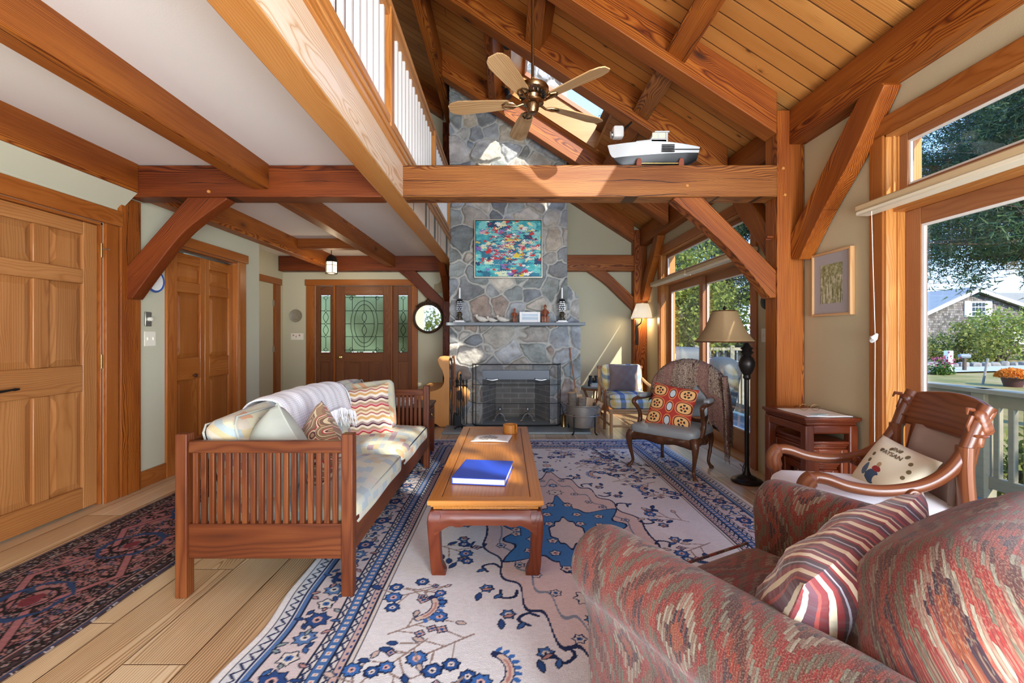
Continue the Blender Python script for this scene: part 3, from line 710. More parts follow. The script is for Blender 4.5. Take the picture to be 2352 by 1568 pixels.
# ---------------------------------------------------------------- timber frame
def timber(name, mb, label, mat='beam', cat='timber beam', bevel=0.006):
    return st(name, mb, W[mat], label, cat, bevel=bevel)
def one(fn, *a, **k):
    m = MB(); getattr(m, fn)(*a, **k); return m
TB0, TB1 = 2.247, 2.486
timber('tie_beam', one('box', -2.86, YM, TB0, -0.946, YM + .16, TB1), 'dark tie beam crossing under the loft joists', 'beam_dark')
timber('tie_beam', one('box', -0.787, YM - .004, TB0, 2.03, YM + .16, TB1), 'long pale tie beam carrying the model boat', 'beam_pale')
timber('post_column', one('box', -2.91, YM - .035, 0, -2.872, YM + .15, TB0), 'timber post beside the panelled door', 'beam', 'timber post')
pc = MB(); pc.box(2.03, YM, 0, 2.236, YM + .16, 2.90)
timber('post_column', pc, 'tall timber post beside the nest of tables', 'beam', 'timber post')
timber('post_column', one('box', 2.03, 7.28, 0, 2.236, 7.45, 2.90), 'timber post carrying the wall lamp by the end wall', 'beam', 'timber post')
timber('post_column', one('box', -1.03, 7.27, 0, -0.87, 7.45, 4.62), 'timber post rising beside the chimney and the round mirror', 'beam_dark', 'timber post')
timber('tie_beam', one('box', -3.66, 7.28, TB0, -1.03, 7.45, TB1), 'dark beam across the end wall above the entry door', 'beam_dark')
timber('tie_beam', one('box', 0.83, 7.28, 2.25, 2.03, 7.45, 2.50), 'short beam between chimney and post on the end wall', 'beam')
# loft edge beam and joists
lb = MB(); lb.box(-0.944, -1.2, TB0 + .003, -0.788, 7.27, 2.487)
timber('loft_beam', lb, 'long loft edge beam with a cracked pale face', 'rail')
timber('joist_beam', one('box', -1.911, -1.2, 2.303, -1.79, YM, 2.495), 'middle ceiling joist over the long sofa side', 'beam')
timber('joist_beam', one('box', -1.911, YM + .16, 2.303, -1.79, 7.28, 2.495), 'middle ceiling joist leading to the entry door', 'beam')
timber('joist_beam', one('box', -2.89, -1.2, 2.275, -2.77, YM, 2.495), 'ceiling joist along the wall above the panelled door', 'beam')
timber('joist_beam', one('box', -2.89, YM + .16, 2.275, -2.77, 7.28, 2.495), 'ceiling joist above the closet and pendant lantern', 'beam')
timber('header_beam', one('box', -2.77, 6.0, 2.36, -1.911, 6.14, 2.495), 'short trimmer beam behind the pendant lantern', 'beam')
fc_ = MB(); fc_.box(-.789, -1.2, TB0 + .004, -.783, YM, 2.486, 'y'); fc_.box(-.789, YM + .16, TB0 + .004, -.783, 6.2, 2.486, 'y')  # thin added board; its pale tone stands in for the light on this side
st('trim_7', fc_, W['lit_fascia'], 'pale face of the loft edge beam, window light in its colour', 'trim')
# eaves plates
timber('plate_beam', one('box', 2.12, -1.3, 2.64, XR + .005, YM, 2.90), 'heavy eaves plate above the tall window', 'beam')
timber('plate_beam', one('box', 2.12, YM + .16, 2.64, XR + .005, 7.28, 2.90), 'eaves plate above the sliding door by the end wall', 'beam')
# rafters
def rafter(X0, X1, Y0, Y1, th=0.31, mat='beam', label='', nm='rafter_beam'):
    m = MB(); m.prism([(X0, RZ(X0)), (X1, RZ(X1)), (X1, RZ(X1) - th), (X0, RZ(X0) - th)], Y0, Y1, 'xz', 'x')
    # grain must follow the slope
    c, s_ = CS, -SN
    m.g = [(v[0] * c + v[2] * s_ , v[1] + 3.1, -v[0] * s_ + v[2] * c) for v in m.v]
    timber(nm, m, label, mat)
rafter(-4.7, 2.029, YM, YM + .16, .31, 'beam', 'main roof rafter landing on the tall post')
rafter(-0.85, 2.10, 4.33, 4.49, .31, 'beam', 'roof rafter on the near side of the skylight')
rafter(-0.85, 2.10, 5.92, 6.08, .31, 'beam', 'roof rafter just in front of the stone chimney')
rafter(-4.7, -1.04, 7.28, 7.448, .31, 'beam', 'roof rafter against the loft gable wall')
rafter(0.83, 2.029, 7.28, 7.448, .31, 'beam', 'roof rafter against the end wall right of the chimney'.replace(' right of', ' beside'))
rafter(-4.7, 2.10, 0.7, 0.86, .31, 'beam', 'roof rafter overhead near the tall window')
def purlin(X, w, h, Y0, Y1, label, mat='beam'):
    z = RZ(X) - h / CS
    p = [(X, z), (X + w * CS, z - w * SN), (X + w * CS + SN * h * 1.05, z - w * SN + CS * h * 1.05), (X + SN * h * 1.05, z + CS * h * 1.05)]
    timber('purlin_beam', one('prism', p, Y0, Y1, 'xz', 'y'), label, mat)
purlin(1.19, .17, .2, 2.32, YM, 'lower purlin running overhead from the main rafter')
purlin(1.19, .17, .2, YM + .16, 4.33, 'pale purlin standing behind the model boat', 'beam_pale')
purlin(1.19, .17, .2, 4.49, 5.92, 'purlin below the skylight')
purlin(0.17, .165, .2, YM + .16, 4.33, 'short purlin behind the fan rod')
purlin(-0.244, .11, .2, 4.49, 5.92, 'orange purlin beside the black light track')
timber('purlin_beam', one('box', -0.97, -1.3, 4.6, -0.85, 7.28, 4.93), 'great purlin above the loft railing', 'beam')
# knee braces
def curve_poly(outer, inner, n=5): return outer + spline(inner, n)
def brace(poly, a, b, plane, label, mat='beam'):
    m = MB(); m.prism(poly, a, b, plane, 'x')
    # grain along the brace
    (p, q) = ((min(poly, key=lambda t: t[1])), (max(poly, key=lambda t: t[1]))); d = Vector((q[0] - p[0], q[1] - p[1])).normalized()
    h = {'xz': 0, 'yz': 1}[plane]; o_ = random.random() * 5
    m.g = [(v[h] * d.x + v[2] * d.y + o_, v[1 - h], -v[h] * d.y + v[2] * d.x + o_) for v in m.v]
    timber('brace_beam', m, label, mat, 'knee brace')
def pp(u, v, Y): p = at(u, v, Y); return (p[0], p[2])
Yb = YM + .03
brace([pp(*p, Yb) for p in ((1545, 458), (1553, 450), (1610, 450), (1782, 622), (1782, 684), (1767, 684))] + spline([pp(*p, Yb) for p in ((1767, 684), (1705, 606), (1632, 532), (1545, 458))], 5)[1:-1],
      YM + .02, YM + .13, 'xz', 'pale knee brace from tie beam down to the tall post', 'beam')
brace([pp(*p, Yb) for p in ((283, 686), (305, 686))] + spline([pp(*p, Yb) for p in ((305, 686), (372, 596), (430, 528), (524, 457))], 6)[1:] + [pp(*p, Yb) for p in ((516, 450), (436, 450), (283, 624))],
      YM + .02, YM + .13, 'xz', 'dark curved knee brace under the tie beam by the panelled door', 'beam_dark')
Yb = 7.33
brace([pp(*p, Yb) for p in ((1346, 621), (1352, 615), (1384, 615), (1457, 684), (1457, 716))] + spline([pp(*p, Yb) for p in ((1457, 716), (1424, 684), (1388, 650), (1346, 621))], 4)[1:-1],
      7.31, 7.42, 'xz', 'small knee brace on the end wall above the wall lamp')
brace([pp(*p, Yb) for p in ((914, 622), (920, 618), (950, 618), (1020, 690), (1020, 724))] + spline([pp(*p, Yb) for p in ((1020, 724), (985, 690), (950, 652), (914, 622))], 4)[1:-1],
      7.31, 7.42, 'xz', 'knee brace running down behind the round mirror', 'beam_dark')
def wallbrace(ypost, sg, label, X0=2.13, X1=2.232):
    L = .83; D = .76
    o_ = [(ypost, 2.66 - D - .12), (ypost, 2.66 - D + .06), (ypost + sg * (L - .17), 2.645), (ypost + sg * L, 2.645), (ypost + sg * (L + .02), 2.62)]
    i_ = spline([(ypost + sg * (L + .02), 2.62), (ypost + sg * .60, 2.30), (ypost + sg * .32, 2.02), (ypost + sg * .1, 1.76)], 4)[1:]
    brace(o_ + i_, X0, X1, 'yz', label)
wallbrace(YM, -1, 'knee brace from the tall post to the plate over the picture')
wallbrace(YM + .16, 1, 'knee brace hidden behind the tall post')
wallbrace(7.28, -1, 'knee brace beside the far sliding door and wall lamp')
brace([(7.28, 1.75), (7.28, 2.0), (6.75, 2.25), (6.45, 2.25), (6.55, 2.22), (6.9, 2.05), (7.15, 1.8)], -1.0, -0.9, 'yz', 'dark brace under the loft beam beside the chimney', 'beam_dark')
# loft gable timbers seen over the railing
timber('gable_beam', one('prism', [(-1.55, 4.02), (-1.03, 3.45), (-1.03, 3.7), (-1.55, 4.25)], 7.3, 7.44, 'xz', 'x'), 'slanting gable timber seen past the loft rail end', 'beam_dark')
# oak pegs
for (u, v, Y, w) in ((1767, 550, 3.5, 0), (1776, 544, 3.48, 0)):
    x, y, z = at(u, v, Y); o = MB().tube([(2.04, y, z), (1.985, y, z + .002)], [.011, .009], 8).build('peg', W['beam_dark']); tag(o, 'round oak peg standing out of the tall post', 'peg', 'oak pegs in the tall post')
for (u, v, w) in ((1578, 427, 'pale tie beam'), (1802, 448, 'tall post'), (1798, 387, 'tall post'), (480, 440, 'dark tie beam')):
    x, y, z = at(u, v, YM - .004); o = MB().tube([(x, YM + .02, z), (x, YM - .012, z)], [.012, .011], 8).build('peg', W['rail']); tag(o, 'flush round peg end in the %s%s' % (w, {448: ' below the beam line', 387: ' near the beam top'}.get(v, '')), 'peg')
# ---------------------------------------------------------------- loft edge and railing
lt = MB()
lt.box(-0.80, -1.2, 2.487, -0.765, 6.22, 2.53); lt.box(-0.80, -1.2, 2.53, -0.752, 6.22, 2.552); lt.box(-0.86, -1.2, 2.556, -0.768, 6.22, 2.59); lt.box(-0.86, -1.2, 2.50, -0.79, 6.22, 2.62)
st('trim_2', lt, W['rail'], 'pale moulded nosing along the loft edge', 'trim', bevel=.006)
lr = thing('loft_railing', 'loft railing with white balusters and honey wood handrail', 'railing', (0, 0, 0))
MB().box(-0.845, -1.1, 2.62, -0.775, 6.2, 2.672).build('shoe_rail', W['rail'], lr, bevel=.008)
hp = MB(); hp.box(-0.84, -1.1, 3.34, -0.78, 6.2, 3.40); hp.box(-0.85, -1.1, 3.40, -0.765, 6.2, 3.435); hp.build('handrail', W['rail'], lr, bevel=.012)
for yn in (1.24, 3.07, 4.9, 6.14):
    MB().box(-0.85, yn - .04, 2.60, -0.77, yn + .04, 3.40).build('newel_post', W['rail'], lr, bevel=.005)
bal = None
for a, b, n_ in ((1.24, 3.07, 14), (3.07, 4.9, 14), (4.9, 6.14, 10)):
    for i in range(1, n_ + 1):
        y = a + (b - a) * i / (n_ + 1)
        if bal is None: bal = MB().box(-0.0155, -0.0155, 2.66, 0.0155, 0.0155, 3.35).build('baluster', P['white'], lr, bevel=.003); o = bal
        else: o = bal.copy(); COL.objects.link(o)
        o.location = (-0.812, y, 0)
# ---------------------------------------------------------------- doors
def casing(mb, y0, y1, z1, w=.09, x=XL, d=.022, head=.115, over=.03, s=1):
    mb.box(x, y0 - w, 0, x + d * s, y0, z1, 'z'); mb.box(x, y1, 0, x + d * s, y1 + w, z1, 'z')
    mb.box(x, y0 - w - over, z1, x + (d + .01) * s, y1 + w + over, z1 + head, 'y')
cs = MB(); casing(cs, D1[0], D1[1], D1[2], w=.105)
cs.box(XL - .13, D1[1] - .02, 0, XL, D1[1], D1[2], 'z'); cs.box(XL - .13, D1[0], D1[2] - .02, XL, D1[1], D1[2], 'y')
st('trim_3', cs, W['trim'], 'wooden casing round the six-panel door', 'door casing', bevel=.004)
def panel_door(root, y0, y1, z0, z1, x, cols, rows, mat, stile=.11, mid=.10, th=.035, rail=.12, axis='y', sgn=1):
    """stile-and-rail door; cols = panels across, rows = list of (z0,z1)"""
    fr = MB(); pn = MB(); W_ = (y1 - y0 - 2 * stile - (cols - 1) * mid) / cols
    def B(mb, a, b, c, d, d0, d1, ax, **k):
        if axis == 'y': mb.box(x + d0 * sgn, a, c, x + d1 * sgn, b, d, ax, **k)
        else: mb.box(a, x + d0 * sgn, c, b, x + d1 * sgn, d, ax, **k)
    ax = axis
    B(fr, y0, y0 + stile, z0, z1, -th, 0, 'z'); B(fr, y1 - stile, y1, z0, z1, -th, 0, 'z')
    edges = [z0] + [e for r_ in rows for e in r_] + [z1]
    for i in range(0, len(edges), 2): B(fr, y0 + stile, y1 - stile, edges[i], edges[i + 1], -th, 0, ax)
    for c in range(cols - 1):
        a = y0 + stile + (c + 1) * W_ + c * mid
        for r0, r1 in rows: B(fr, a, a + mid, r0, r1, -th, 0, 'z')
    fr.build('door_frame', mat, root, bevel=.006)
    for c in range(cols):
        a = y0 + stile + c * (W_ + mid)
        for r0, r1 in rows:
            m = MB(); k = .045
            o_ = (random.random() * 9, random.random(), random.random())
            d0, d1, d2 = (x - .020 * sgn, x - .004 * sgn, x - .028 * sgn)
            def q(h, z, d): return (d, h, z) if axis == 'y' else (h, d, z)
            v = [q(a, r0, d0), q(a + W_, r0, d0), q(a + W_, r1, d0), q(a, r1, d0), q(a + k, r0 + k, d1), q(a + W_ - k, r0 + k, d1), q(a + W_ - k, r1 - k, d1), q(a + k, r1 - k, d1),
                 q(a, r0, d2), q(a + W_, r0, d2), q(a + W_, r1, d2), q(a, r1, d2)]
            f = [(4, 5, 6, 7), (0, 1, 5, 4), (1, 2, 6, 5), (2, 3, 7, 6), (3, 0, 4, 7), (8, 11, 10, 9), (8, 9, 1, 0), (9, 10, 2, 1), (10, 11, 3, 2), (11, 8, 0, 3)]
            m.add(v, f, [(p[2] + o_[0], p[0] + p[1] + o_[1], o_[2]) for p in v]); m.build('raised_panel', mat, root, angle=10)
d1 = empty_st('door_1', 'honey brown six-panel door with a black lever', 'door')
panel_door(d1, D1[0] + .004, D1[1] - .022, .012, D1[2] - .022, XL - .02, 2, [(.16, .82), (1.00, 1.56), (1.66, 1.90)], W['door'])
lv = MB(); x, y, z = at(28, 900, 2.58); y = 2.56
lv.lathe([(.0, 0), (.028, 0), (.028, .006), (.012, .012), (.010, .045), (0, .045)], 16, T=TR((XL - .02, y, z), ry=R(90)))
lv.tube([(XL + .022, y, z), (XL + .024, y + .03, z), (XL + .022, y + .085, z + .004), (XL + .02, y + .10, z + .004), (XL + .02, y + .125, z + .004)], [.008, .0075, .006, .0095, .006], 8)
lv.build('lever_handle', P['black'], d1)
for v_ in (575, 830):
    m = MB(); zc = at(242, v_, 3.25)[2]
    m.tube([(XL + .004, D1[1] - .016, zc - .05), (XL + .004, D1[1] - .016, zc + .05)], .0075, 8); m.build('hinge', P['gold'], d1)
m = MB(); m.tube([(XL + .01, 3.25, at(0, 572, 3.25)[2]), (XL + .05, 3.262, at(0, 572, 3.25)[2])], .004, 6); m.build('hinge_stop', P['steel'], d1)
cs = MB(); casing(cs, D2[0], D2[1], D2[2], w=.12, head=.09)
cs.box(XL - .13, D2[0], 0, XL, D2[0] + .018, D2[2], 'z'); cs.box(XL - .13, D2[1] - .018, 0, XL, D2[1], D2[2], 'z'); cs.box(XL - .13, D2[0], D2[2] - .018, XL, D2[1], D2[2], 'y')
st('trim_4', cs, W['trim'], 'wooden casing round the folding closet door', 'door casing', bevel=.004)
d2 = empty_st('door_2', 'folding closet door of two panelled leaves', 'door')
ym = (D2[0] + D2[1]) / 2
for a, b in ((D2[0] + .02, ym - .002), (ym + .002, D2[1] - .02)):
    panel_door(d2, a, b, .015, 1.955, XL - .045, 1, [(.14, .80), (1.00, 1.60), (1.70, 1.86)], W['closet'], stile=.065, th=.03)
MB().lathe([(0, 0), (.011, 0), (.009, .012), (.019, .02), (.016, .033), (0, .036)], 14, T=TR((XL - .045, D2[0] + .30, 1.2 + (772 - 862) * 4.27 / 1045), ry=R(90))).build('knob', W['walnut'], d2)
MB().box(XL - .07, D2[0] + .02, 1.965, XL - .045, D2[1] - .02, 1.985).build('track', P['steel'], d2)
# entry recess door on x=-3.67
d3 = empty_st('door_3', 'dark orange side door in the entry recess', 'door')
panel_door(d3, 6.3, 7.13, .01, 2.0, -3.68, 2, [(.16, .82), (1.00, 1.56), (1.66, 1.90)], W['closet'])
for z in (1.72, 1.0): MB().box(-3.675, 7.115, z - .045, -3.655, 7.15, z + .045).build('hinge', P['steel'], d3)
cs = MB(); casing(cs, 6.28, 7.17, 2.02, w=.16, x=-3.67, head=.10); cs.box(-3.7, 7.13, 0, -3.66, 7.17, 2.02, 'z')
st('trim_5', cs, W['trim'], 'casing round the side door in the entry recess', 'door casing', bevel=.004)
# entry door unit
def X7(u): return (u - 1165) / 1045 * YF
def Z7(v): return 1.2 + (772 - v) / 1045 * YF
cs = MB(); cs.box(X7(704.5), YF - .025, 0, X7(723.6), YF, Z7(656), 'z'); cs.box(X7(946), YF - .025, 0, X7(960), YF, Z7(656), 'z'); cs.box(X7(702), YF - .035, Z7(656), X7(962), YF, Z7(642), 'x')
for a, b in ((766, 770.5), (898, 901.5)): cs.box(X7(a), YF - .012, 0, X7(b), YF + .1, Z7(656), 'z')
st('trim_6', cs, W['trim'], 'wooden casing framing the leaded entry door', 'door casing', bevel=.004)
d4 = empty_st('door_4', 'brown entry door with oval leaded glass and sidelights', 'door')
def leaded(u0, u1, v0, v1, main):
    a, b, c, d = X7(u0), X7(u1), Z7(v1), Z7(v0)
    g = MB(); o_ = random.random() * 9
    g.box(a, YF + .045, c, b, YF + .05, d, 'z'); g.build('leaded_glass', P['entryglass'], d4, smooth=False)
    y = YF + .036; L = MB(); cx, cz = (a + b) / 2, (c + d) / 2; w, h = (b - a) / 2, (d - c) / 2; r = .0042
    def ln(*ps): L.tube([(cx + p[0] * w, y, cz + p[1] * h) for p in ps], r, 4)
    def ell(ex, ey, n=28): ln(*[(ex * math.cos(2 * math.pi * i / n), ey * math.sin(2 * math.pi * i / n)) for i in range(n + 1)])
    def dia(x, z, s, sz): ln((x - s, z), (x, z + sz), (x + s, z), (x, z - sz), (x - s, z))
    def lens(z0, z1, k): 
        for sg in (-1, 1): ln(*[(sg * k * math.sin(math.pi * i / 8), z0 + (z1 - z0) * i / 8) for i in range(9)])
    if main:
        ell(.52, .69); ell(.70, .83)
        for s in (-1, 1):
            ln((-1, .94 * s), (1, .94 * s)); ln((.62 * s, 1), (.62 * s, .44)); ln((.62 * s, -1), (.62 * s, -.44)); ln((s, .46), (s * .62, .46)); ln((s, -.46), (s * .62, -.46)); ln((s, 0), (s * .70, 0)); ln((s * .52, .46), (.03 * s, .46)); ln((s * .52, -.46), (.03 * s, -.46)); ln((s * .52, 0), (.08 * s, 0))
            for q in (-1, 1): dia(.68 * s, .92 * q, .10, .075)
        ln((0, 1), (0, .5)); ln((0, -1), (0, -.5)); dia(0, .46, .06, .04); dia(0, -.46, .06, .04); dia(0, 0, .07, .05); lens(.05, .42, .12); lens(-.42, -.05, .12)
    else:
        for z in (.92, .46, 0, -.46, -.92): dia(0, z, .45 if abs(z) > .9 else .3, .07 if abs(z) > .9 else .05)
        for z in (.46, 0, -.46): ln((-1, z), (-.3, z)); ln((.3, z), (1, z))
        ln((0, .85), (0, .51)); ln((0, -.51), (0, -.85)); lens(.05, .41, .5); lens(-.41, -.05, .5)
    L.build('lead_came', P['lead'], d4)
def entry_leaf(u0, u1, gu0, gu1, pans):
    a, b = X7(u0), X7(u1); g0, g1 = X7(gu0), X7(gu1); zt, zb = Z7(677.5), Z7(809); f = MB(); y0, y1 = YF + .02, YF + .065
    f.box(a, y0, .012, g0, y1, 2.02, 'z'); f.box(g1, y0, .012, b, y1, 2.02, 'z'); f.box(g0, y0, zt, g1, y1, 2.02, 'x'); f.box(g0, y0, Z7(831), g1, y1, zb, 'x'); f.box(g0, y0, .012, g1, y1, .24, 'x')
    ps = pans
    for i in range(len(ps) - 1): f.box(X7(ps[i][1]), y0, .24, X7(ps[i + 1][0]), y1, Z7(831), 'z')
    k = .014
    for c_, d_ in ((g0 - k, g0), (g1, g1 + k)): f.box(c_, y0 - .01, zb - k, d_, y0, zt + k, 'z')
    for c_, d_ in ((zt, zt + k), (zb - k, zb)): f.box(g0, y0 - .01, c_, g1, y0, d_, 'x')
    f.build('door_leaf', W['entry'], d4, bevel=.003)
    for p0, p1 in ps:
        m = MB(); m.box(X7(p0), y0 + .012, .24, X7(p1), y1, Z7(831), 'z'); m.box(X7(p0) + .03, y0 + .004, .27, X7(p1) - .03, y0 + .013, Z7(831) - .03, 'z'); m.build('raised_panel', W['entry'], d4, bevel=.003)
    leaded(gu0, gu1, 678.6, 807.7, u1 - u0 > 100)
entry_leaf(770.5, 898, 790.7, 879.4, [(790.7, 827), (846, 879.4)]); entry_leaf(723.6, 766, 734.6, 758, [(734.6, 758)]); entry_leaf(901.5, 946, 914, 936, [(914, 936)])
MB().lathe([(0, 0), (.03, 0), (.03, .006), (.012, .012), (.012, .04), (.028, .052), (.028, .068), (0, .078)], 18, T=TR((X7(780.5), YF + .02, Z7(820)), rx=R(90))).build('door_knob', P['gold'], d4)
# baseboards
for i, (nm, bx_, lb_) in enumerate((('baseboard_left', (XL, 3.57, 0, XL + .018, 3.85, .13), 'wooden baseboard between post and closet'), ('baseboard_far', (.98, YF - .018, 0, 2.03, YF, .13), 'wooden baseboard on the end wall by the rattan table'),
                         ('baseboard_right', (XR - .018, 2.82, 0, XR, YM, .13), 'wooden baseboard behind the nest of tables'), ('baseboard_entry', (-3.67, YF - .018, 0, X7(704.5), YF, .13), 'wooden baseboard beside the entry door'))):
    st(nm, MB().box(*bx_), W['trim'], lb_, 'baseboard', bevel=.003)
# ---------------------------------------------------------------- sliding doors with transoms
def glazed(nm, y0, y1, label, split):
    w = empty_st(nm, label, 'sliding glass door')
    c = MB(); k = .10
    c.box(XR - .022, y1, 0, XR, y1 + k, ZH, 'z'); c.box(XR - .022, y0 - k, 0, XR, y0, ZH, 'z'); c.box(XR - .032, y0 - k - .03, ZH, XR, y1 + k + .03, ZH + .10, 'y'); c.build('window_casing', W['trim'], w, bevel=.004)
    j = MB()
    for yy, s in ((y1, -1), (y0, 1)):
        j.box(XR - .01, yy, 0, XR + .2, yy + s * .014, ZH, 'z'); j.box(XR + .02, yy + s * .012, 1.95, XR + .032, yy + s * .03, ZH, 'z'); j.box(XR + .05, yy + s * .012, 0, XR + .062, yy + s * .024, ZH, 'z')
    j.box(XR - .01, y0, ZH - .016, XR + .2, y1, ZH, 'y'); j.box(XR + .03, y0, 1.93, XR + .15, y1, 2.02, 'y'); j.box(XR, y0, -.02, XR + .2, y1, .02, 'y'); j.build('jamb', W['rail'], w, bevel=.003)
    # transom
    xt = XR + .06; t = MB(); a, b, z0, z1 = y0 + .016, y1 - .016, 2.02, ZH - .016
    for q in ((a, a + .06, z0, z1, 'z'), (b - .06, b, z0, z1, 'z'), (a + .06, b - .06, z0, z0 + .05, 'y'), (a + .06, b - .06, z1 - .045, z1, 'y')): t.box(xt, q[0], q[2], xt + .04, q[1], q[3], q[4])
    t.build('transom_frame', W['sash'], w, bevel=.004)
    MB().box(xt + .02, a + .05, z0 + .04, xt + .023, b - .05, z1 - .03).build('transom_pane', P['glass'], w, smooth=False)
    e = MB()
    for q in ((a + .06, a + .072, z0 + .05, z1 - .045), (b - .072, b - .06, z0 + .05, z1 - .045)): e.box(xt + .008, q[0], q[2], xt + .02, q[1], q[3])
    for z in (z0 + .05, z1 - .057): e.box(xt + .008, a + .072, z, xt + .02, b - .072, z + .012)
    e.build('glazing_bead', P['white'], w)
    ym_ = split
    for (a, b, x) in ((ym_ - .05, y1 - .016, XR + .10), (y0 + .016, ym_ + .05, XR + .145)):
        s = MB(); z0, z1 = .02, 1.93
        for q in ((a, a + .10, z0, z1, 'z'), (b - .10, b, z0, z1, 'z'), (a + .10, b - .10, z0, .243, 'y'), (a + .10, b - .10, 1.835, z1, 'y')): s.box(x, q[0], q[2], x + .04, q[1], q[3], q[4])
        s.build('sash', W['sash'], w, bevel=.004)
        MB().box(x + .02, a + .09, .235, x + .024, b - .09, 1.84).build('pane', P['glass'], w, smooth=False)
        g = MB()
        for q in ((a + .10, a + .113, .243, 1.835), (b - .113, b - .10, .243, 1.835)): g.box(x + .006, q[0], q[2], x + .02, q[1], q[3])
        for z in (.243, 1.822): g.box(x + .006, a + .113, z, x + .02, b - .113, z + .013)
        g.build('glazing_bead', P['white'], w)
    g = MB(); g.box(XR + .147, ym_ + .05, .02, XR + .19, ym_ + .10, 1.93); g.build('meeting_strip', P['white'], w)
    return w
glazed('window_1', O1[0], O1[1], 'tall sliding glass door with transom beside the armchairs', 1.46)
g2 = glazed('window_2', O2[0], O2[1], 'sliding glass door with transom behind the floor lamp', 5.50)
# shade valances
for a, b, lb_ in ((.15, 2.78, 'cream shade cassette above the tall glass door'), (4.02, 5.40, 'cream shade cassette half above the sliding door, lamp side'), (5.44, 6.75, 'cream shade cassette half above the sliding door, end wall side')):
    v = thing('shade_cassette', lb_, 'window shade', (2.12, 0, 0))
    MB().box(0, a, 1.955, .10, b, 1.995).build('headrail', P['cream'], v, bevel=.008)
    m = MB(); m.box(.0, a + .01, 1.930, .085, b - .01, 1.957); m.build('hem_bar', P['creamedge'], v, bevel=.006)
cd = MB(); p0 = at(2007, 482, 2.62); cd.tube([(2.13, 2.66, 1.94), (2.135, 2.655, 1.6), (2.20, 2.72, 1.2), (2.205, 2.73, .75), (2.205, 2.73, .25)], .0022, 5)
v = [q for q in COL.objects if q.name == 'shade_cassette'][0]; o = cd.build('pull_cord', P['white'], v); o.location = (-2.12, 0, 0)
o = MB().tube([(2.196, 2.70, 1.215), (2.19, 2.715, 1.19), (2.196, 2.735, 1.175), (2.198, 2.75, 1.2)], [.006, .018, .016, .006], 8).build('cord_cleat', P['white']); tag(o, 'white knotted cord bundle on the window casing', 'cord cleat')
# ---------------------------------------------------------------- stone chimney
STC = [lin(h) for h in ('#8f9192', '#a09b92', '#7f8483', '#b0a594', '#9a9690', '#8b8f93', '#a8a29b', '#77797a', '#b3ab9f', '#96877d', '#9c9e9f', '#868a86')]
def stones(X0, X1, Z0, Z1, seed, holes=(), scale=.255, res=.0105, mask=None):
    nx = int((X1 - X0) / res) + 1; nz = int((Z1 - Z0) / res) + 1
    x = np.linspace(X0, X1, nx); z = np.linspace(Z0, Z1, nz); gx, gz = np.meshgrid(x, z)
    rs = np.random.RandomState(seed); pts = []
    for j in range(-1, int((Z1 - Z0) / scale) + 3):
        for i in range(-1, int((X1 - X0) / scale) + 3):
            pts.append((X0 + (i + .5 * (j % 2) + rs.uniform(-.33, .33)) * scale * 1.05, Z0 + (j + rs.uniform(-.36, .36)) * scale * .95, rs.uniform(-.075, .075)))
    pts = np.array(pts)
    wx_ = gx + (fbm(gx * 6, gz * 6, seed) - .5) * .11; wz = gz + (fbm(gx * 6 + 9, gz * 6 + 3, seed + 5) - .5) * .11
    d1 = np.full(gx.shape, 9.); d2 = np.full(gx.shape, 9.); id1 = np.zeros(gx.shape, int)
    for k, (a, b, w) in enumerate(pts):
        d = np.sqrt((wx_ - a) ** 2 + ((wz - b) * 1.08) ** 2) + w
        m1 = d < d1; d2 = np.where(m1, d1, np.minimum(d2, d)); id1 = np.where(m1, k, id1); d1 = np.where(m1, d, d1)
    e = d2 - d1; t = np.clip((e - .010) / .034, 0, 1); t = t * t * (3 - 2 * t)
    tilt = rs.uniform(-.16, .16, (len(pts), 2)); base = rs.uniform(.026, .055, len(pts)); tone = rs.randint(0, len(STC), len(pts)); br = rs.uniform(.85, 1.35, len(pts))
    rough = fbm(gx * 22, gz * 22, seed + 11, 4) - .5
    h = t * (base[id1] + (wx_ - pts[id1, 0]) * tilt[id1, 0] + (wz - pts[id1, 1]) * tilt[id1, 1] + rough * .040 + (fbm(gx * 6, gz * 6, seed + 2) - .5) * .02) + .004
    c = np.array(STC)[tone[id1]] * br[id1][..., None]
    veins = fbm(gx * 9 + id1 * 3.1, gz * 14, seed + 21, 4); c = c * (.52 + .95 * veins)[..., None]
    rust = np.clip((fbm(gx * 3, gz * 3, seed + 31, 2) - .45) * 1.6, 0, .35)[..., None]; c = c * (1 - rust) + np.array(lin('#a58f78')) * rust * .8
    mor = np.array(lin('#b9b7b0')) * (.8 + .3 * fbm(gx * 30, gz * 30, seed + 41, 2))[..., None]
    tt = np.clip((e - .014) / .014, 0, 1)[..., None]; c = mor * (1 - tt) + c * tt
    return gx, gz, h, c, nx, nz
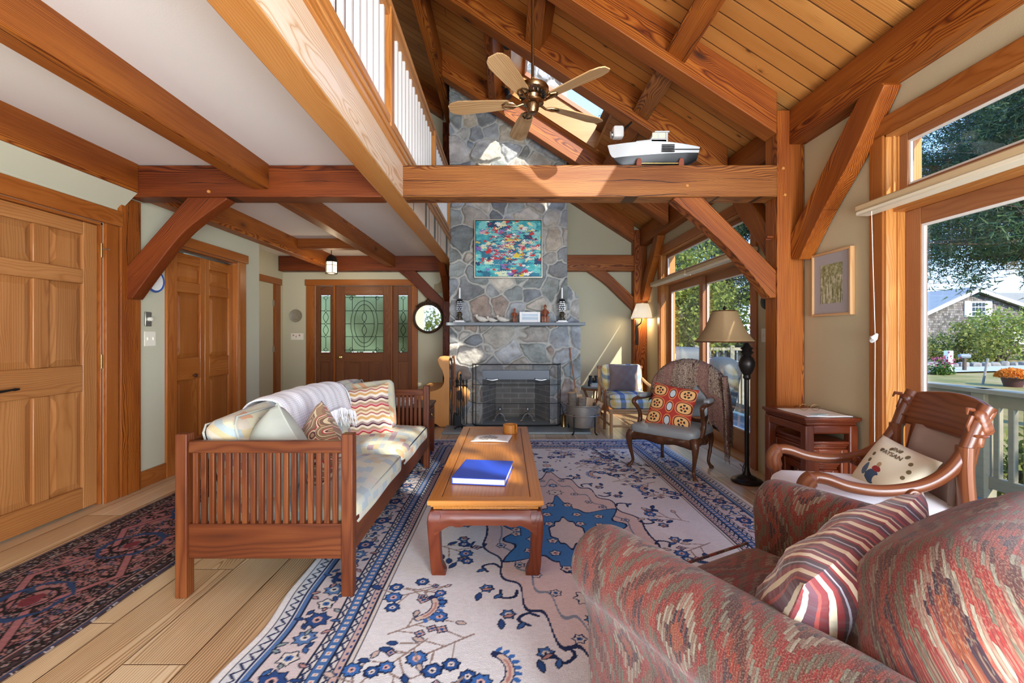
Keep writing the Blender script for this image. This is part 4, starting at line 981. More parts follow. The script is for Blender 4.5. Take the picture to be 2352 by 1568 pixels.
def stone_obj(name, Y, X0, X1, Z0, Z1, seed, parent, holes=(), back=.3, mask=None, **k):
    gx, gz, h, c, nx, nz = stones(X0, X1, Z0, Z1, seed, **k)
    V = np.stack([gx, Y - h, gz], -1).reshape(-1, 3)
    ii = (np.arange(nz - 1)[:, None] * nx + np.arange(nx - 1)[None, :]).ravel(); Fq = np.stack([ii, ii + 1, ii + nx + 1, ii + nx], -1)
    cx = gx.reshape(-1)[ii]; cz = gz.reshape(-1)[ii]; keep = np.ones(len(ii), bool)
    for (a, b, p, q) in holes: keep &= ~((cx >= a) & (cx < b) & (cz >= p) & (cz < q))
    if mask: keep &= mask(cx, cz); side_ = False
    else: side_ = True
    # returns along both side edges
    n0 = len(V); C = c.reshape(-1, 3)
    L = V.reshape(nz, nx, 3)[:, 0].copy(); Rr = V.reshape(nz, nx, 3)[:, -1].copy(); L[:, 1] = Y + back; Rr[:, 1] = Y + back
    if not mask: V = np.concatenate([V, L, Rr]); C = np.concatenate([C, c[:, 0], c[:, -1]])
    j = np.arange(nz - 1); fl_ = np.stack([n0 + j, j * nx, (j + 1) * nx, n0 + j + 1], -1); fr_ = np.stack([j * nx + nx - 1, n0 + nz + j, n0 + nz + j + 1, (j + 1) * nx + nx - 1], -1)
    Fq = np.concatenate([Fq[keep], fl_, fr_]) if side_ else Fq[keep]
    us = np.unique(Fq); mp = np.zeros(len(V), int); mp[us] = np.arange(len(us)); V = V[us]; C = C[us]; Fq = mp[Fq]
    return np_mesh(name, V, Fq, P['stone'], parent, cols=C, gc=V, smooth=True)
ch = thing('stone_chimney', 'tall fieldstone chimney and fireplace with grey mortar', 'fireplace')
FX0, FX1, FZ = -.335, .570, .745
stone_obj('lower_stonework', 6.15, -.775, .985, 0.0, 1.337, 3, ch, holes=((FX0, FX1, -1, FZ),), back=1.28)
stone_obj('upper_stonework', 6.25, -.79, .82, 1.337, 5.9, 8, ch, back=1.18)
stone_obj('shoulder_stonework', 6.28, .82, .985, 1.345, 1.92, 12, ch, back=1.17, mask=lambda x, z: z < 1.92 - (x - .82) * 1.15)
ms = MB(); ms.box(.80, 6.30, 1.34, .98, 7.44, 1.72); ms.prism([(.80, 1.72), (.985, 1.72), (.985, 1.735), (.82, 1.925), (.80, 1.925)], 6.29, 7.44, 'xz'); ms.box(-.77, 6.27, 1.3, .80, 7.44, 5.88); ms.box(-.76, 6.17, .0, FX0 - .02, 7.44, 1.34); ms.box(FX1 + .02, 6.17, 0, .97, 7.44, 1.34); ms.box(FX0 - .02, 6.17, FZ + .02, FX1 + .02, 7.44, 1.34)
ms.build('masonry_core', P['slate'], ch, smooth=False)
# firebox with splayed sides
fb = MB(); y0, y1 = 6.14, 6.62; a0, a1, b0, b1 = FX0, FX1, FX0 + .17, FX1 - .17
fb.add([(a0, y0, 0), (b0, y1, 0), (b0, y1, .9), (a0, y0, .9), (a1, y0, 0), (b1, y1, 0), (b1, y1, .9), (a1, y0, .9)], [(0, 3, 2, 1), (1, 2, 6, 5), (5, 6, 7, 4), (3, 7, 6, 2)])
nfb = NT('firebox brick'); x, y, z = nfb.pos()
br_ = nfb.t.nodes.new('ShaderNodeTexBrick'); nfb.t.links.new(nfb.vec(x + y, z), br_.inputs['Vector']); br_.inputs['Scale'].default_value = 1.0
br_.inputs['Brick Width'].default_value = .23; br_.inputs['Row Height'].default_value = .075; br_.inputs['Mortar Size'].default_value = .006
br_.inputs['Color1'].default_value = C4('#8d867c'); br_.inputs['Color2'].default_value = C4('#6f6a64'); br_.inputs['Mortar'].default_value = C4('#a7a39b')
nfb.color(nfb.scale(br_.outputs['Color'], nfb.noise(nfb.vec(x, y, z), 6, 3) * .7 + .5)); nfb.set(rough=.9)
fb.build('firebox', nfb.m, ch, smooth=False)
lp = MB(); lp.box(FX0, 6.115, FZ - .13, FX1, 6.15, FZ); lp.build('steel_lintel', m_plain('dull firebox steel', '#5b5e63', .4, .6), ch, bevel=.004)
for xa in (-.20, .45):
    m = MB(); m.tube([(xa - .075, 6.11, .63), (xa - .07, 6.08, .625), (xa - .02, 6.075, .615), (xa + .02, 6.075, .615), (xa + .07, 6.08, .625), (xa + .075, 6.11, .63)], .012, 8); m.build('damper_handle', P['steel'], ch)
hs = MB(); hs.box(-.80, 5.56, 0.0, 1.03, 6.16, .028); hs.box(FX0, 6.13, 0, FX1, 6.63, .03)
o = hs.build('hearth_slab', P['hearth'], None, bevel=.006); tag(o, 'flat grey slate hearth in front of the fireplace', 'hearth')
mt = MB(); mt.box(-.80, 5.93, 1.340, 1.02, 6.185, 1.382)
o = mt.build('mantel_shelf', P['slate'], None, bevel=.006); tag(o, 'long grey slate mantel shelf across the chimney', 'mantel')
# ---------------------------------------------------------------- painting
pt = thing('abstract_painting', 'colourful abstract canvas in a thin dark and silver frame on the chimney', 'painting', (.015, 6.135, 2.38))
w, h = .457, .392
c = MB(); c.surf(lambda a, b: ((-w + .012 + a * (2 * w - .024), 0, -h + .012 + b * (2 * h - .024)), (a, b, 0)), 1, 1); c.build('canvas', P['art'], pt, smooth=False)
f = MB()
for q in ((-w, -w + .011, -h, h, 'z'), (w - .011, w, -h, h, 'z'), (-w + .011, w - .011, -h, -h + .011, 'x'), (-w + .011, w - .011, h - .011, h, 'x')): f.box(q[0], -.02, q[2], q[1], .04, q[3], q[4])
f.build('picture_frame', m_plain('champagne silver frame', '#b9b3a3', .4, .5), pt)
f = MB(); f.box(-w + .008, .002, -h + .008, w - .008, .04, h - .008); f.build('backing', P['black'], pt)
f = MB()
for q in ((-w + .011, -w + .018, -h + .011, h - .011), (w - .018, w - .011, -h + .011, h - .011), (-w + .018, w - .018, -h + .011, -h + .018), (-w + .018, w - .018, h - .018, h - .011)): f.box(q[0], -.012, q[2], q[1], .003, q[3])
f.build('inner_liner', P['black'], pt)
# hanging wall holding plug so the canvas is fixed to the stones
MB().box(-.3, .035, -.1, .3, .06, .1).build('hanger', P['black'], pt)
# ---------------------------------------------------------------- mantel things
YMt = 6.05; ZMt = 1.382
def mx_(u): return (u - 1165) / 1045 * YMt
def candle(u, side):
    x = mx_(u)
    b = thing('white_book', 'upper white book under the candleholder at the %s' % side, 'book', (x, YMt, ZMt + .0125), group=None)
    MB().box(-.058, -.045, .0, .058, .045, .016).build('book_block', P['white'], b, bevel=.002)
    b = thing('white_book', 'lower white book on the slate mantel at the %s' % side, 'book', (x - .005, YMt, ZMt), group=None)
    MB().box(-.078, -.055, 0, .078, .055, .0125).build('book_block', P['white'], b, bevel=.002)
    t = thing('candle_holder', 'beaded glass and metal candleholder at the %s' % side, 'candleholder', (x, YMt, ZMt + .0285))
    m = MB(); m.lathe([(.045, 0), (.045, .008), (.02, .015), (.018, .04), (.03, .06), (.034, .085), (.02, .11), (.03, .115)], 14)
    for i in range(7):
        a = i * .9; m.tube([(0, 0, .02 + .012 * i), (.035 * math.cos(a), .035 * math.sin(a), .03 + .01 * i), (.048 * math.cos(a + .6), .048 * math.sin(a + .6), .01 + .012 * i)], [.006, .008, .003], 5)
    m.build('figure_base', m_plain('tarnished bronze ' + side[:4], '#5a5142', .45, .7, var=.4, nscale=50), t)
    m = MB()
    for k in range(6):
        z = .125 + k * .024
        for j in range(10):
            a = j * math.pi / 5 + k * .3; r_ = .034 + .006 * math.sin(k)
            m.lathe([(0, -.010), (.008, -.006), (.010, 0), (.008, .006), (0, .010)], 6, (r_ * math.cos(a), r_ * math.sin(a), z))
    m.build('bead_cup', P['wirebead'], t)
    m = MB(); m.lathe([(.026, .115), (.026, .265), (.04, .27), (.042, .278), (.014, .282), (.014, .29), (0, .29)], 12)
    for j in range(8): a = j * math.pi / 4; m.tube([(.03 * math.cos(a), .03 * math.sin(a), .265), (.048 * math.cos(a), .048 * math.sin(a), .25), (.052 * math.cos(a), .052 * math.sin(a), .235)], .003, 4)
    m.build('candle_cup', P['iron'], t)
    c = MB().lathe([(.0, 0), (.0125, 0), (.012, .145), (0, .15)], 12).build('candle', P['white'], None, loc=(x, YMt, ZMt + .0285 + .288)); tag(c, 'white taper candle standing in the holder at the %s' % side, 'candle')
candle(1056, 'mirror end of the mantel'); candle(1291, 'window end of the mantel')
bd = None
for u, v, s, lb in ((1107, 0, 1.1, 'pale carved bird, plumpest, on the mantel nearest the candleholder'), (1130, 0, .85, 'small hollowed pale bird between two others on the mantel'), (1154, 0, 1.0, 'pale carved bird next to the little brown figure')):
    t = thing('bird_figurine', lb, 'bird figurine', (mx_(u), YMt - .02, ZMt), group='pale birds on the mantel'); t.scale = (s, s, s)
    m = MB(); m.tube([(-.075, 0, .075), (-.055, 0, .06), (-.02, 0, .045), (.03, 0, .033), (.06, 0, .03), (.095, 0, .035)], [.004, .022, .036, .030, .016, .004], 12, sy=1.0); m.build('body', P['shell'], t)
    m = MB(); m.lathe([(0, -.02), (.014, -.014), (.02, 0), (.016, .013), (0, .02)], 12, (-.065, 0, .083)); m.tube([(-.082, 0, .084), (-.104, 0, .078)], [.006, .001], 6); m.build('head', P['shell'], t)
def figure(u, h, lb, seat):
    t = thing('carved_figure', lb, 'wooden figurine', (mx_(u), YMt, ZMt)); s = h / .23
    m = MB()
    if seat: m.rbox(.10 * s, .09 * s, .085 * s, .01, 4, T=TR((0, 0, .043 * s)))
    else: m.rbox(.06 * s, .06 * s, .03 * s, .01, 4, T=TR((0, 0, .015 * s)))
    m.build('plinth', W['carve'], t)
    m = MB(); z0 = .03 * s
    m.tube([(0, 0, z0), (0, -.005, .07 * s), (0, 0, .11 * s), (0, 0, .15 * s), (0, 0, .17 * s), (0, 0, .185 * s)], [.038 * s, .036 * s, .030 * s, .034 * s, .02 * s, .012 * s], 12, sy=.8)
    for q in (-1, 1):
        m.tube([(q * .03 * s, 0, .155 * s), (q * .042 * s, -.012, .12 * s), (q * .02 * s, -.036 * s, .105 * s)], [.012 * s, .011 * s, .008 * s], 8)
        m.tube([(q * .015 * s, -.02 * s, .09 * s), (q * .02 * s, -.045 * s, .075 * s), (q * .02 * s, -.045 * s, .01 * s)], [.014 * s, .014 * s, .009 * s], 8)
    m.build('robed_body', W['carve'], t)
    m = MB(); m.lathe([(0, -.018 * s), (.014 * s, -.012 * s), (.018 * s, 0), (.015 * s, .012 * s), (0, .019 * s)], 12, (0, -.003, .198 * s)); m.tube([(0, -.014 * s, .19 * s), (0, -.02 * s, .165 * s)], [.01 * s, .003 * s], 6); m.build('bearded_head', W['carve'], t)
    m = MB(); m.lathe([(.022 * s, 0), (.026 * s, .004 * s), (.016 * s, .012 * s), (.010 * s, .025 * s), (0, .03 * s)], 12, (0, 0, .207 * s)); m.build('hat', W['carve'], t)
figure(1182, .185, 'small reddish wooden figure in a pointed hood on the mantel', False); figure(1252, .235, 'larger seated wooden figure in a hat beside the white frame', True)
pf = thing('white_picture_frame', 'white framed pale seascape standing on the mantel', 'picture frame', (mx_(1217), YMt, ZMt)); w, h = .138, .143
m = MB()
for q in ((-w, -w + .035, 0, h), (w - .035, w, 0, h), (-w + .035, w - .035, 0, .033), (-w + .035, w - .035, h - .033, h)): m.box(q[0], -.012, q[2], q[1], .012, q[3])
m.build('frame_border', P['white'], pf, bevel=.003)
n = NT('pale seascape print'); x, y, z = n.g(); n.color(n.ramp((z * 12 + n.noise(n.vec(x * 20, z * 120), 1, 3) * .4).clamp(), ((.3, '#c9d1d6'), (.6, '#a9bccb'), (.75, '#dfe6ea'), (1.0, '#b6c9d9')))); n.set(rough=.5)
m = MB(); m.add([(-w + .03, -.004, .03), (w - .03, -.004, .03), (w - .03, -.004, h - .03), (-w + .03, -.004, h - .03)], [(0, 1, 2, 3)], [(0, 0, 0), (.2, 0, 0), (.2, 0, .08), (0, 0, .08)]); m.build('print', n.m, pf, smooth=False)
MB().box(-.02, .01, 0, .02, .05, .08).build('easel_back', P['white'], pf)
# ---------------------------------------------------------------- fire screen, andirons, tools
fs = thing('fire_screen', 'black mesh folding fire screen with curved ends', 'fire screen', (0, 0, 0))
pth = [(-.46, 6.06), (-.45, 6.0), (-.42, 5.93), (-.36, 5.90), (-.2, 5.89), (.15, 5.885), (.5, 5.89), (.62, 5.90), (.67, 5.93), (.70, 6.0), (.705, 6.06)]; pth = [p[:2] for p in spline(pth, 4)]
m = MB(); Lp = [0]
for i in range(1, len(pth)): Lp.append(Lp[-1] + math.dist(pth[i], pth[i - 1]))
m.surf(lambda a, b: ((*pth[round(a * (len(pth) - 1))], .045 + b * .79), (Lp[round(a * (len(pth) - 1))], b, 0)), len(pth) - 1, 1); m.build('mesh_panel', P['mesh'], fs)
m = MB()
for z, r_ in ((.045, .010), (.835, .007), (.57, .004), (.33, .004)): m.tube([(*p, z) for p in pth], r_, 6)
for p in (pth[0], pth[-1], pth[9], pth[-10]): m.tube([(*p, .03), (*p, .835)], .006, 6)
m.build('wire_frame', P['iron'], fs)
for xa, lb in ((-.10, 'brass andiron on the mirror side of the firebox'), (.28, 'brass andiron on the window side of the firebox')):
    t = thing('andiron', lb, 'andiron', (xa, 6.25, .03)); m = MB()
    m.tube(spline([(-.10, 0, .01), (-.07, 0, .02), (-.055, 0, .07), (0, 0, .11), (.055, 0, .07), (.07, 0, .02), (.10, 0, .01)], 5), .010, 8); m.tube([(0, 0, .1), (0, 0, .14)], .011, 8); m.lathe([(0, -.03), (.022, -.018), (.027, 0), (.02, .02), (.006, .03), (0, .034)], 14, (0, 0, .17)); m.build('standard', P['steel'], t)
    MB().box(-.012, 0, .05, .012, .34, .075).build('log_bar', P['iron'], t)
tl = thing('fireplace_tools', 'black iron fireplace tool stand with four tools', 'fireplace tool set', ((1058 - 1165) / 1045 * 5.78, 5.78, .028))
m = MB()
for a in range(4):
    an = a * math.pi / 2 + .5; m.tube([(0, 0, .03), (.05 * math.cos(an), .05 * math.sin(an), .028), (.085 * math.cos(an), .085 * math.sin(an), .006)], [.014, .012, .016], 8, sy=.7)
m.lathe([(.03, .02), (.02, .05), (.009, .08), (.008, .56), (.014, .58), (.009, .60), (.018, .63), (.012, .66), (.016, .68), (.0, .70)], 12); m.tube([(-.07, 0, .53), (-.05, .03, .545), (0, .03, .55), (.05, .03, .545), (.085, 0, .53)], .005, 6); m.tube([(-.07, 0, .53), (-.05, -.03, .545), (0, -.03, .55), (.05, -.03, .545), (.085, 0, .53)], .005, 6); m.build('stand', P['iron'], tl)
for k, (xa, kind) in enumerate(((-.055, 'brush'), (.035, 'tongs'), (.075, 'poker'), (-.03, 'shovel'))):
    m = MB(); yy = -.025 if k % 2 else .02
    m.lathe([(0, .50), (.006, .51), (.011, .54), (.007, .57), (.012, .59), (.015, .61), (.0, .628)], 10, (xa, yy, 0)); m.tube([(xa, yy, .51), (xa, yy, .12)], .005, 6)
    if kind == 'brush': m.lathe([(.012, .20), (.028, .17), (.035, .04), (0, .04)], 10, (xa - .015, yy, 0))
    if kind == 'tongs': m.tube([(xa, yy, .42), (xa + .016, yy, .33), (xa + .012, yy, .07)], .005, 6); m.tube([(xa, yy, .42), (xa - .016, yy, .33), (xa - .004, yy, .07)], .005, 6)
    if kind == 'shovel': m.box(xa - .045, yy - .004, .04, xa + .045, yy + .004, .17, T=None)
    if kind == 'poker': m.tube([(xa, yy, .14), (xa, yy, .05), (xa + .02, yy, .07)], [.006, .006, .002], 6)
    m.build(kind + '_tool', P['iron'], tl)
bl = thing('bellows', 'round wooden fireplace bellows hanging behind the tools', 'bellows', ((1056 - 1165) / 1045 * 6.02, 6.03, .42))
m = MB()
poly = [(.125 * math.cos(a), .165 * math.sin(a)) for a in [math.pi / 2 + .25 + i * (2 * math.pi - .5) / 26 for i in range(27)]] + [(.022, .20), (.018, .30), (0, .32), (-.018, .30), (-.022, .20)]
m.prism(poly[::-1], -.02, .02, 'xz', 'z'); m.build('board', W['pine'], bl, bevel=.004); m = MB(); m.prism([(p[0] * .97, p[1] * .97) for p in poly[::-1]], .02, .06, 'xz', 'z'); m.build('leather', P['black'], bl)
m = MB(); m.prism([(-.035, -.05), (0, -.075), (.035, -.05), (.035, .05), (0, .07), (-.035, .05)], -.026, -.019, 'xz'); m.build('shield', W['walnut'], bl, bevel=.002)
m = MB(); m.lathe([(.02, -.1), (.012, 0), (.0, .0)], 10, (0, .02, -.16)); m.build('nozzle', P['brass'], bl)
# walking sticks leaning beside the settle
for i, (dx, lb, mt_) in enumerate(((.0, 'dark notched walking stick leaning against the settle end', 'walnut'), (.05, 'plain brown walking cane with a bent top by the settle', 'darkcane'))):
    x0 = -.735 + dx * .8; yy_ = 6.0 - .05 * i; m = MB(); m.tube(spline([(x0, yy_ - .02, .03), (x0 + .01, yy_, .5), (x0, yy_ + .02, .86 + .03 * i), (x0 - .01, yy_ - .01, .91 + .03 * i), (x0 - .01, yy_ - .06, .90 + .02 * i)], 5), .011, 8); o = m.build('walking_stick', W[mt_]); tag(o, lb, 'walking stick')
# ---------------------------------------------------------------- pine settle
se = thing('pine_settle', 'honey pine settle with a scrolled end board beside the hearth', 'bench', (0, 6.0, 0))
pr = [at(u, v, 6.0) for u, v in ((1032, 980), (1032, 818), (1020, 817), (1010, 819), (1004, 826), (1008, 838), (1016, 852), (1020, 868), (1019, 880), (1014, 889), (1004, 895), (990, 899), (975, 899), (962, 903), (960, 915), (964, 930), (964, 950), (957, 972), (955, 980), (985, 980), (1000, 973), (1010, 980))]
poly = [(p[0], p[2]) for p in pr]; poly[0] = (poly[0][0], .0)
poly = [(a, max(b, 0.0)) for a, b in poly]
for yy in (0, 1.15): m = MB(); m.prism([(min(a, -.80 if yy else 0), b) for a, b in poly], yy, yy + .035, 'xz', 'z'); m.build('end_board', W['pine'], se, bevel=.006)
MB().box(-1.22, .035, .44, -.83, 1.15, .468, 'y').build('seat', W['pine'], se, bevel=.005)
MB().box(-.83, .035, .1, -.805, 1.15, .90, 'z').build('backrest', W['pine'], se, bevel=.004)
MB().box(-1.2, .035, .08, -1.18, 1.15, .44, 'y').build('front_board', W['pine'], se)
# ---------------------------------------------------------------- firewood tub
tb_ = thing('firewood_tub', 'round galvanised tub in an iron stand beside the hearth', 'tub', ((1337 - 1165) / 1045 * 5.72, 5.70, 0))
m = MB(); m.lathe([(.0, .065), (.13, .065), (.165, .08), (.195, .20), (.205, .335), (.215, .345), (.215, .352), (.20, .352), (.19, .335), (.18, .2), (.15, .1), (0, .09)], 32); m.build('tub', P['zinc'], tb_)
m = MB(); pts = [(.208 * math.cos(i * math.pi / 16), .208 * math.sin(i * math.pi / 16), .225) for i in range(33)]; m.tube(pts, .009, 6)
m.build('hoop', P['zinc'], tb_); m = MB()
for a in (-2.25, -.9, 1.0, 2.4):
    c, s = math.cos(a), math.sin(a); m = MB(); m.tube([(.205 * c, .205 * s, .24), (.205 * c, .205 * s, .03), (.225 * c, .225 * s, .008), (.24 * c, .24 * s, .008)], [.008, .008, .009, .010], 6); m.build('stand_leg', P['iron'], tb_)
m = MB(); m.tube(spline([(.205, -.03, .32), (.22, -.11, .29), (.12, -.215, .31), (.02, -.22, .335), (-.02, -.21, .345)], 5), .004, 6); m.build('handle', P['zinc'], tb_)
tbx, tby = tb_.location.x, tb_.location.y
def log(x, y, z, rx, ry, L, r, kind, lb):
    t = thing('firewood_log', lb, 'log', (tbx + x, tby + y, z), group=None); t.rotation_euler = (rx, ry, .3)
    m = MB()
    if kind == 'round':
        m.lathe([(r * .97, 0), (r, L * .3), (r * .96, L * .7), (r, L)], 14); m.build('bark', P['bark'], t); m = MB(); m.lathe([(r * .93, L * .985), (r * .93, L + .003), (0, L + .003)], 14); m.build('cut_end', W['log'], t)
    else:
        m.prism([(-r, -r * .6), (r, -r * .5), (r * .7, r * .5), (0, r), (-r * .8, r * .4)], 0, L, 'xy', 'z'); m.build('split_face', W['log'], t, bevel=.004)
log(-.10, .02, .10, .05, -.10, .40, .055, 'round', 'upright bark-covered log at the broom side of the tub'); log(-.025, -.06, .10, .02, .02, .34, .052, 'round', 'upright bark-covered log at the front of the tub')
log(.05, .02, .10, -.1, .18, .33, .05, 'split', 'pale split log in the middle of the tub'); log(.10, -.03, .12, 0, .46, .29, .042, 'split', 'pale split log leaning outward in the tub'); log(.07, .09, .11, -.2, .38, .32, .04, 'split', 'thin split log behind the others in the tub'); log(-.02, .09, .10, -.1, 0, .36, .045, 'split', 'split log standing at the back of the tub')
t = thing('twig_broom', 'twig broom with a long knobbly handle leaning on the chimney', 'broom', (0, 0, 0)); ys_ = 5.86
A = at(1309, 798, 6.1); B = at(1322, 892, 5.9); Cc = at(1323, 936, 5.82)
m = MB(); m.tube(spline([A, at(1311, 820, 6.05), at(1315, 850, 6.0), at(1319, 875, 5.94), B], 4), [.009 + .002 * math.sin(i * 2.2) for i in range(17)], 8); m.build('handle', W['darkcane'], t)
m = MB(); m.tube([B, at(1323, 900, 5.88), Cc], [.016, .030, .045], 10); m.build('broom_head', P['broomtwig'], t)
m = MB(); m.tube([at(1322, 893, 5.9), at(1322.5, 897, 5.89)], .024, 10); m.build('binding', P['broomtwig'], t)
t = thing('brass_canister', 'small tarnished brass canister with a thin handle by the screen', 'canister', (at(1295, 0, 5.9)[0], 5.92, .028))
MB().lathe([(0, 0), (.036, 0), (.033, .02), (.031, .12), (.034, .14), (.036, .145), (.033, .147), (.03, .14), (0, .13)], 18).build('cup', P['brass'], t); MB().tube([(0, 0, .12), (-.01, 0, .2), (-.03, 0, .27), (-.04, 0, .29)], [.005, .004, .004, .009], 6).build('handle', P['iron'], t)
# ---------------------------------------------------------------- rugs painted thread by thread as vertex colours
def hx(h): return np.array(lin(h))
class Canvas:
    def __init__(s, w, h, res, base):
        s.res = res; s.nx = int(w / res) + 1; s.ny = int(h / res) + 1; s.w = w; s.h = h
        x = np.linspace(-w / 2, w / 2, s.nx); y = np.linspace(-h / 2, h / 2, s.ny); s.x, s.y = np.meshgrid(x, y)
        s.c = np.ones(s.x.shape + (3,)) * hx(base); s.ax = np.abs(s.x); s.ay = np.abs(s.y)
    def put(s, mask, col): s.c[mask] = hx(col) if isinstance(col, str) else col
    def win(s, x, y, r):
        i0 = max(0, int((x - r + s.w / 2) / s.res)); i1 = min(s.nx, int((x + r + s.w / 2) / s.res) + 2); j0 = max(0, int((y - r + s.h / 2) / s.res)); j1 = min(s.ny, int((y + r + s.h / 2) / s.res) + 2)
        return (slice(j0, j1), slice(i0, i1)) if i1 > i0 and j1 > j0 else None
    def flower(s, x, y, r, pet=6, rot=0, fill='#6b8fbd', out='#23304d', cen='#c99a93', k=.28, squash=1.0):
        w = s.win(x, y, r * 1.3)
        if w is None: return
        dx = s.x[w] - x; dy = (s.y[w] - y) / squash; d = np.hypot(dx, dy); a = np.arctan2(dy, dx) - rot; e = r * (1 - k * np.abs(np.sin(a * pet / 2)))
        sub = s.c[w]; sub[(d < e)] = hx(out); sub[d < e - .0075] = hx(fill); sub[d < r * .34] = hx(cen); sub[d < r * .15] = hx(out)
    def leaf(s, x, y, a, L, wd, fill='#4d77ad', out='#23304d'):
        w = s.win(x, y, L * 1.1)
        if w is None: return
        dx = s.x[w] - x; dy = s.y[w] - y; u = dx * math.cos(a) + dy * math.sin(a); v = -dx * math.sin(a) + dy * math.cos(a)
        t = np.clip(u / L, 0, 1); e = wd * np.sin(t * math.pi) ** .8; m = (u > 0) & (u < L) & (np.abs(v) < e); sub = s.c[w]
        if out: sub[m] = hx(out); m = (u > .008) & (u < L - .008) & (np.abs(v) < e - .006)
        sub[m] = hx(fill)
    def line(s, pts, wd, col):
        for (a, b) in zip(pts, pts[1:]):
            n = max(1, int(math.dist(a, b) / (s.res * 1.2)))
            for i in range(n):
                x = a[0] + (b[0] - a[0]) * i / n; y = a[1] + (b[1] - a[1]) * i / n; w = s.win(x, y, wd)
                if w is None: continue
                s.c[w][np.hypot(s.x[w] - x, s.y[w] - y) < wd / 2 + s.res * .35] = hx(col)
def spray(C, x, y, a, s=1.0, rs=None, small=False):
    """a branch with leaves, buds and a few blossoms"""
    rs = rs or np.random; st_ = '#9a8880'; s *= 1.35; nb = 3 if not small else 2
    C.line([(x, y), (x + math.cos(a) * .16 * s, y + math.sin(a) * .16 * s)], .006, st_)
    for i in range(5 if not small else 3):
        t = .03 + .032 * i; sg = 1 if i % 2 else -1; px = x + math.cos(a) * t * s; py = y + math.sin(a) * t * s; b = a + sg * rs.uniform(.6, 1.1); L = rs.uniform(.05, .09) * s
        qx, qy = px + math.cos(b) * L, py + math.sin(b) * L; C.line([(px, py), (qx, qy)], .005, st_)
        k = rs.randint(0, 4)
        if k == 0: C.flower(qx, qy, .028 * s, 7, b, '#2b5596', '#1b2a4c', '#e2d8cf', k=.18)
        elif k == 1: C.flower(qx, qy, .022 * s, 4, b, '#d3aca3', '#22304f', '#4571ab')
        elif k == 2: C.leaf(qx, qy, b, .05 * s, .014 * s, '#2b4c84', '#22304f')
        else: C.leaf(qx, qy, b, .045 * s, .013 * s, '#cdb9ad', '#4b5368')
    ex, ey = x + math.cos(a) * .18 * s, y + math.sin(a) * .18 * s; C.flower(ex, ey, .034 * s, 8, a, '#3f72b8', '#1b2a4c', '#e0b8ae', k=.2)
